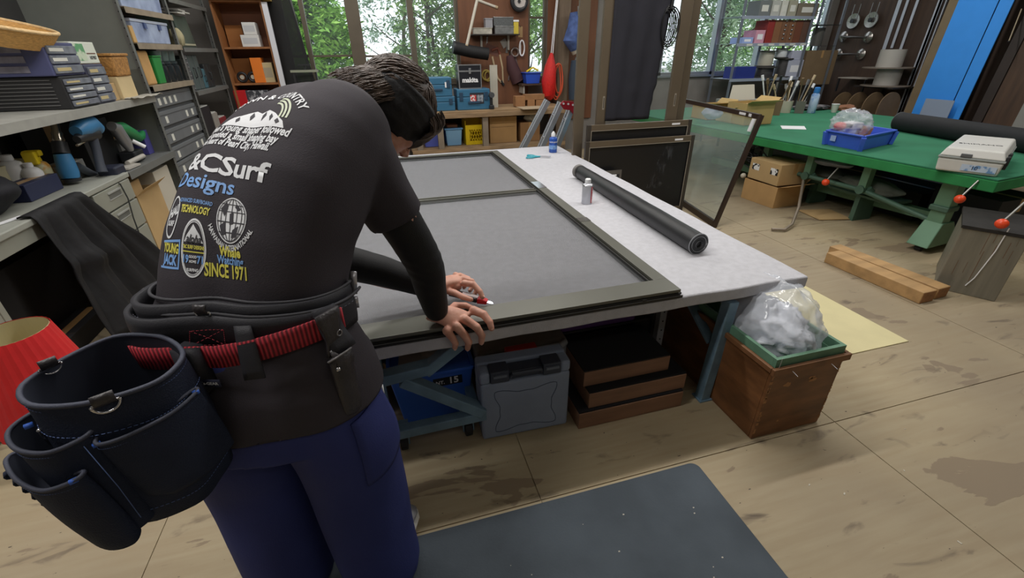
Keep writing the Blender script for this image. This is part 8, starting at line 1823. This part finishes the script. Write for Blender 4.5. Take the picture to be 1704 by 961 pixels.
# --- steel rack in front of the right rear window
rr = thing('window_rack', 'slotted steel rack with three shelves in front of the right rear window', 'rack', (0, 0, 0)); RY = 6.05
rX0, rX1, rX2 = P(1217, 126, Y=RY).x, P(1325, 135, Y=RY).x, P(1372, 135, Y=RY).x
rz = [P(1270, 130, Y=RY).z, P(1285, 72, Y=RY).z, P(1290, 27, Y=RY).z]
rkm = M('rack_zinc', (136, 142, 152), .4, .5)
for x_ in (rX0, rX1, rX2):
    for y_ in (RY, RY+.42): obj('post', MB().box(x_-.02, x_+.02, y_-.002, y_+.002, 0, 2.3).box(x_-.002, x_+.002, y_, y_+.03 if y_ == RY else y_-.03, 0, 2.3), rkm, rr)
for z_ in rz: obj('shelf', MB().box(rX0-.02, rX1+.02, RY-.005, RY+.44, z_-.004, z_).box(rX0-.02, rX1+.02, RY-.007, RY-.0051, z_-.035, z_+.004), M('rack_shelf_pale', (176, 184, 198), .4, .4), rr)
for z_ in (rz[1]-.04, rz[0]-.12, rz[2]-.1): obj('shelf', MB().box(rX1+.021, rX2+.02, RY-.005, RY+.44, z_-.004, z_), M('rack_dark', (60, 62, 66), .5, .4), rr)
g = MB()
for k in range(6): g.box(rX0+.15+.19*k, rX0+.25+.19*k, RY-.0082, RY-.0072, rz[1]-.028, rz[1]-.004)
for k in range(6): obj('shelf_label', MB().box(rX0+.15+.19*k, rX0+.25+.19*k, RY-.0082, RY-.0072, rz[1]-.028, rz[1]-.004), labm, rr)
def rbox(name, lab, px, zi, mat, Y=None, dep=.25, cat='box', parts=True, z0=None, facemat=None):
    Y = Y or RY+.03; x0, x1, _, z1 = fbox(*px, Y); z0 = (rz[zi]+.001) if z0 is None else z0; q = thing(name, lab, cat, ((x0+x1)/2, Y, z0)); a_ = (x1-x0)/2; h = z1-z0
    obj('box_body', MB().box(-a_, a_, 0, dep, 0, h), mat, q, bevel=.003)
    obj('front_label', MB().box(-a_*.6, a_*.6, -.0009, -.0002, h*.3, h*.7), facemat or mat, q); return q, z1
rbox('blue_white_box', 'blue and white box at the left of the middle rack shelf', (1234, 62, 1252, 72), 1, M('box_bluewhite', (150, 172, 220), .6), facemat=whitem); rbox('pink_box', 'pink and white box beside the red divider on the middle rack shelf', (1255, 50, 1270, 71), 1, M('box_pink', (206, 150, 170), .6), facemat=whitem)
cols = [(140, 44, 40), (134, 92, 62), (120, 84, 60), (124, 86, 60), (112, 66, 46), (96, 70, 58)]
labs = ['red-brown magazine box, leftmost of the row on the middle rack shelf', 'brown magazine box, second of the row on the middle rack shelf', 'brown box with silver fittings, left of two on the rack', 'brown box with silver fittings, right of two on the rack', 'plain brown box right of the fittings boxes on the rack', 'dark box at the right end of the middle rack shelf']
for i in range(6):
    px0 = 1272+11.5*i; q, _ = rbox('magazine_box', labs[i], (px0, 33, px0+11, 70), 1, M('mag_%d' % i, cols[i], .65))
    if i in (2, 3):
        for k in range(5): obj('silver_fitting', MB().ell((0, -.008, .06+.055*k), .016, .010, .012, 12, 8), tinm, q, smooth=True)
for i, (px, c_, lab) in enumerate((((1262, 0, 1280, 25), (110, 116, 116), 'grey binder, first on the top rack shelf'), ((1282, 0, 1296, 25), (176, 178, 172), 'pale binder, second on the top rack shelf'), ((1298, 0, 1308, 24), (206, 206, 196), 'white binder, third on the top rack shelf'), ((1310, 0, 1324, 24), (160, 158, 140), 'beige binder, fourth on the top rack shelf'), ((1326, 5, 1360, 23), (120, 112, 96), 'brownish carton at the right end of the top rack shelf'))): rbox('binder' if i < 4 else 'carton', lab, px, 2, M('binder_%d' % i, c_, .7), cat='binder' if i < 4 else 'box', facemat=labm)
rbox('dark_blue_box', 'dark blue clear box at the left of the lower rack shelf', (1223, 111, 1256, 124), 0, M('box_navyblue', (44, 56, 130), .4)); 
def spool(lab, px, py0, py1, r0, Y=None, mat=None, zi=0, body=None, z0=None, group='wire spools'):
    Y = Y or RY+.12; c = P(px, py1, Y=Y); z0 = rz[zi]+.001 if z0 is None else z0; z1 = P(px, py0, Y=Y).z; h = z1-z0; q = thing('wire_spool', lab, 'spool', (c.x, Y, z0), 0, group)
    obj('flange', MB().lathe([(r0, 0), (r0, .015)], n=30), M('flange_dark', (60, 58, 56), .6), q); obj('flange', MB().lathe([(r0*.98, h-.015), (r0*.98, h)], n=30), M('flange_dark', (60, 58, 56)), q); obj('winding', MB().lathe([(r0*.72, .016), (r0*.75, h*.3), (r0*.74, h*.7), (r0*.72, h-.016)], n=30), body or M('winding_dark', (72, 70, 72), .5, .3, var=.25, scale=80, stretch=(.2, .2, 8)), q, smooth=True); return q, z1
q, z1 = spool('dark wire spool standing on the lower rack shelf below the cream one', 1270, 111, 126, .17); spool('cream wound spool stacked on the dark spool on the rack', 1272, 84, 110, .14, body=M('winding_cream', (176, 172, 158), .6), z0=z1+.002)
q, z1 = spool('dark wire spool beside the white cartons on the lower rack shelf', 1298, 97, 127, .13); spool('small spool with white wrapper stacked beside the white cartons', 1298, 80, 96, .11, body=M('wrapper_white', (206, 210, 214), .5), z0=z1+.002)
q, z1 = rbox('white_carton', 'pale carton at the right of the lower rack shelf, lower one', (1306, 100, 1330, 131), 0, M('carton_lilac', (178, 182, 200), .6), Y=RY+.01, dep=.3, facemat=whitem); rbox('white_carton', 'pale carton stacked on the lower pale carton at the rack', (1316, 84, 1335, 99), 0, M('carton_lilac', (178, 182, 200)), z0=z1+.002)
x0, x1, z0, z1 = fbox(1332, 84, 1382, 131, RY+.02); carton('large_brown_carton', 'large brown carton in the right bay of the steel rack', max(x0, rX1+.03), x1, RY+.02, RY+.35, rz[0]-.119, z1, M('carton_dull', (122, 102, 76), .8, var=.05)); x0, x1, _, z1 = fbox(1360, 46, 1376, 67, RY+.05); tag(obj('dark_can', MB().lathe([(.08, 0), (.08, z1-rz[1]+.04)], n=20), M('tin_dark', (84, 84, 80), .5), None), 'dark tin in the right bay of the rack by the window', 'tin').location = ((x0+x1)/2, RY+.15, rz[1]-.039)
# --- goods on the right wall
XW = RX1-.002
def wp(px, py, X=XW-.05): return P(px, py, X=X)
chm2 = M('suction_metal', (156, 152, 148), .25, .75)
for i, (px, py) in enumerate(((1420, 35), (1450, 33))):
    c = wp(px, py); q = thing('suction_plate', ['round metal plate on two wires, left one on the right wall', 'round metal plate on two wires, right one on the right wall'][i], 'plate', c, 0, 'round plates hanging high on the right wall')
    obj('plate_disc', MB().lathe([(.02, .0), (.10, .010), (.105, .0), (.085, -.012), (.02, -.016)], n=36, mat=Matrix.Rotation(-pi/2, 4, 'Y')), chm2, q, smooth=True); obj('plate_hub', MB().cyl((-.02, 0, 0), (-.035, 0, 0), .03), blk, q)
    for sy in (-.05, .05): obj('hanger_wire', MB().tube([(-.01, sy, .03), (-.005, sy, .22)], .004, 6), tinm, q)
for i, (p0, p1) in enumerate((((1403, 61), (1444, 62)), ((1394, 90), (1432, 90)))):
    a_, b_ = wp(*p0), wp(*p1); c = (a_+b_)/2; q = thing('suction_lifter', ['twin-cup glass suction lifter hanging on the right wall, upper one', 'twin-cup glass suction lifter hanging on the right wall, lower one'][i], 'lifter', c, 0, 'glass suction lifters')
    for e_ in (a_, b_): obj('suction_cup', MB().lathe([(.02, .03), (.06, .012), (.075, 0), (.02, -.01)], n=30, mat=Matrix.Translation(e_-c) @ Matrix.Rotation(-pi/2, 4, 'Y')), chm2, q, smooth=True)
    obj('lifter_handle', MB().tube([a_-c+V((-.03, 0, 0)), (a_-c)*.6+V((-.07, 0, 0)), (b_-c)*.6+V((-.07, 0, 0)), b_-c+V((-.03, 0, 0))], .016, 10), M('lifter_dark', (90, 86, 84), .3, .6), q, smooth=True)
# stand with spools
zsp = P(1490, 143, X=XW-.18).z; sy0, sy1 = P(1518, 143, X=XW-.18).y, P(1450, 143, X=XW-.18).y
q = thing('spool_stand', 'dark wall bracket shelf carrying the grey spools', 'shelf', (XW-.62, sy0, zsp)); obj('shelf_board', MB().box(0.1, .61, 0, sy1-sy0, -.02, 0), M('shelf_black', (40, 34, 32)), q); obj('bracket', MB().box(.58, .61, .05, .08, -.25, -.0201), blk, q); obj('bracket', MB().box(.58, .61, sy1-sy0-.08, sy1-sy0-.05, -.25, -.0201), blk, q)
def wspool(lab, py0, py1, r0, z0, cx=1488):
    c = P(cx, py1, X=XW-.18); z1 = P(cx, py0, X=XW-.18).z; h = z1-z0; q = thing('grey_spool', lab, 'spool', (XW-.32, c.y, z0), 0, 'grey spools on the right wall'); obj('flange', MB().lathe([(r0, 0), (r0, .012)], n=36), M('flange_brown', (118, 108, 98), .6), q); obj('winding', MB().lathe([(.15, .0125), (.15, h)], n=30), M('winding_grey', (170, 166, 160), .6), q, smooth=True); return z1
zt = wspool('grey wound spool on the wall shelf, lower one', 113, 141, .29, zsp+.001, 1485); wspool('grey wound spool stacked on the other, upper one', 82, 110, .30, zt+.002, 1491)
zw = P(1430, 129, X=XW-.15).z; q = thing('white_wall_shelf', 'thin white shelf on dark brackets on the right wall', 'shelf', (XW-.3, P(1457, 130, X=XW-.15).y, zw)); ln = P(1407, 129, X=XW-.15).y-q.location.y; obj('shelf_board', MB().box(0, .298, 0, ln, -.012, 0), M('shelf_pale', (176, 170, 162), .5), q); obj('bracket', MB().box(.0, .02, ln-.03, ln-.01, -.20, -.0125), blk, q); obj('bracket', MB().box(.0, .02, .02, .04, -.20, -.0125), blk, q)
# plywood arches standing behind the table
am = M('arch_ply', (112, 92, 68), .7, var=.12, scale=5)
for i, px in enumerate((1388, 1412, 1438, 1464)):
    X_ = 6.75; p = P(px, 183, X=X_); q = thing('plywood_disc', ['round-topped plywood divider, farthest of four behind the green table', 'round-topped plywood divider, second farthest of four', 'round-topped plywood divider, second nearest of four', 'round-topped plywood divider, nearest of four by the cable roll'][i], 'board', (X_, p.y-.1, 0), 0, 'plywood dividers behind the green table')
    R_ = .19; top_ = P(px+8, 152, X=X_).z; pts = [(R_, 0), (R_, top_-R_)]+[(R_*cos(pi*k/16), top_-R_+R_*sin(pi*k/16)) for k in range(1, 16)]+[(-R_, top_-R_), (-R_, 0)]
    obj('divider_board', MB().prism(pts, -.006, .006, Matrix.Rotation(pi/2, 4, 'X')), am, q); obj('divider_foot', MB().box(-R_, R_, -.03, -.0065, 0, .05), am, q)
# aluminium extrusions standing against the wall
al2 = M('extrusion_alu', (186, 192, 204), .45, .3)
ex = [((1500, 0), (1468, 94), .05), ((1513, 0), (1485, 80), .035), ((1526, 0), (1500, 82), .035), ((1546, 0), (1512, 150), .035), ((1566, 0), (1518, 130), .05), ((1574, 0), (1535, 110), .012), ((1581, 0), (1540, 115), .010)]
el = ['wide pale extrusion, first from the left on the right wall', 'narrow extrusion, second from the left', 'narrow extrusion, third from the left', 'narrow extrusion, fourth from the left', 'wide extrusion beside the brown board', 'thin rod, first of two beside the brown board', 'thin rod, second of two beside the brown board']
for i, (t_, b_, w) in enumerate(ex):
    X_ = XW-.04; pt_ = P(*t_, X=X_); pb2 = P(*b_, X=X_); yb = pb2.y + (0-pb2.z)*(pt_.y-pb2.y)/(pt_.z-pb2.z)*0; q = thing('aluminium_profile', 'pale aluminium bar: '+el[i] if False else el[i], 'bar', (X_-.02, pb2.y, 0), 0, 'aluminium profiles on the right wall')
    z0 = pb2.z if i < 3 else 0.0; obj('profile_web', MB().box(0, .006, -w/2, w/2, z0, 2.5), al2, q); obj('profile_flange', MB().box(.0065, .03, w/2-.004, w/2, z0, 2.5), al2, q)
def wboard(lab, name, pl, pr2, X0, th, z1, mat, group=None, lean=.12, cat='board'):
    y1 = P(*pl, X=X0).y; y0 = P(*pr2, X=X0).y; q = thing(name, lab, cat, (X0, y0, 0), 0, group); obj('board_face', MB().hexa([(0, 0, 0), (th, 0, 0), (th, y1-y0, 0), (0, y1-y0, 0)], [(lean, 0, z1), (lean+th, 0, z1), (lean+th, y1-y0, z1), (lean, y1-y0, z1)]), mat, q); return q
wboard('olive-brown board between the extrusions and the blue board', 'brown_board', (1500, 190), (1530, 190), 7.02, .02, 2.6, M('board_olive', (120, 104, 80), .6, var=.06)); bl_ = M('panel_blue', (58, 148, 240), .45, var=.02)
q = wboard('large bright blue board leaning on the right wall', 'blue_board', (1513, 192), (1570, 198), 6.96, .012, 2.6, bl_); q = wboard('narrow blue board at the right of the large blue one', 'blue_board', (1572, 198), (1592, 200), 6.95, .010, 2.6, bl_)
q = wboard('small grey-blue board leaning at the foot of the blue boards', 'grey_board', (1526, 195), (1573, 198), 6.86, .008, P(1550, 164, X=6.92).z, M('board_greyblue', (140, 154, 176), .5), lean=.03)
dkb = [M('plank_dark1', (70, 50, 36), .6, var=.25, scale=3, stretch=(6, 6, .5)), M('plank_dark2', (44, 34, 30), .6, var=.2, scale=3), M('plank_dark3', (86, 66, 46), .6, var=.2, scale=3, stretch=(6, 6, .5))]
ys = 4.02
for i, (w, mi, lab) in enumerate(((.10, 1, 'black narrow plank right beside the blue boards'), (.55, 0, 'wide dark brown board, left of two big ones on the right wall'), (.42, 2, 'lighter brown board between the dark boards on the right wall'), (.6, 0, 'wide dark brown board towards the right edge'), (.5, 1, 'black board at the right edge of the wall'))):
    ys -= w+.01; q = thing('dark_board', lab, 'board', (6.98+.01*i, ys, 0), 0, 'dark boards on the right wall'); obj('board_face', MB().hexa([(0, 0, 0), (.02, 0, 0), (.02, w, 0), (0, w, 0)], [(.18, 0, 2.7), (.20, 0, 2.7), (.20, w, 2.7), (.18, w, 2.7)]), dkb[mi], q); obj('board_edge', MB().box(0.0, .0195, -.0012, -.0004, 0, .3), dkb[2], q)
q = thing('grey_strip', 'pale grey strip leaning near the right edge behind the roll', 'strip', (6.70, P(1695, 205, X=6.7).y, 0)); obj('strip_face', MB().hexa([(0, -.06, 0), (.01, -.06, 0), (.01, .06, 0), (0, .06, 0)], [(.04, -.06, P(1700, 180, X=6.7).z+.05), (.05, -.06, P(1700, 180, X=6.7).z+.05), (.05, .06, P(1700, 180, X=6.7).z+.05), (.04, .06, P(1700, 180, X=6.7).z+.05)]), M('strip_grey', (134, 134, 130), .6), q)
hang('pale_rod', 'thin pale rod hooked on the dark boards at the right edge', 'rod', [('rod_body', 't', [P(1679, 68, X=6.9), P(1700, 15, X=7.05)], .006, M('rod_pale', (150, 136, 112), .5)), ('rod_tip', 't', [P(1678.6, 69.5, X=6.9), P(1679, 68, X=6.9)], .010, blk)])
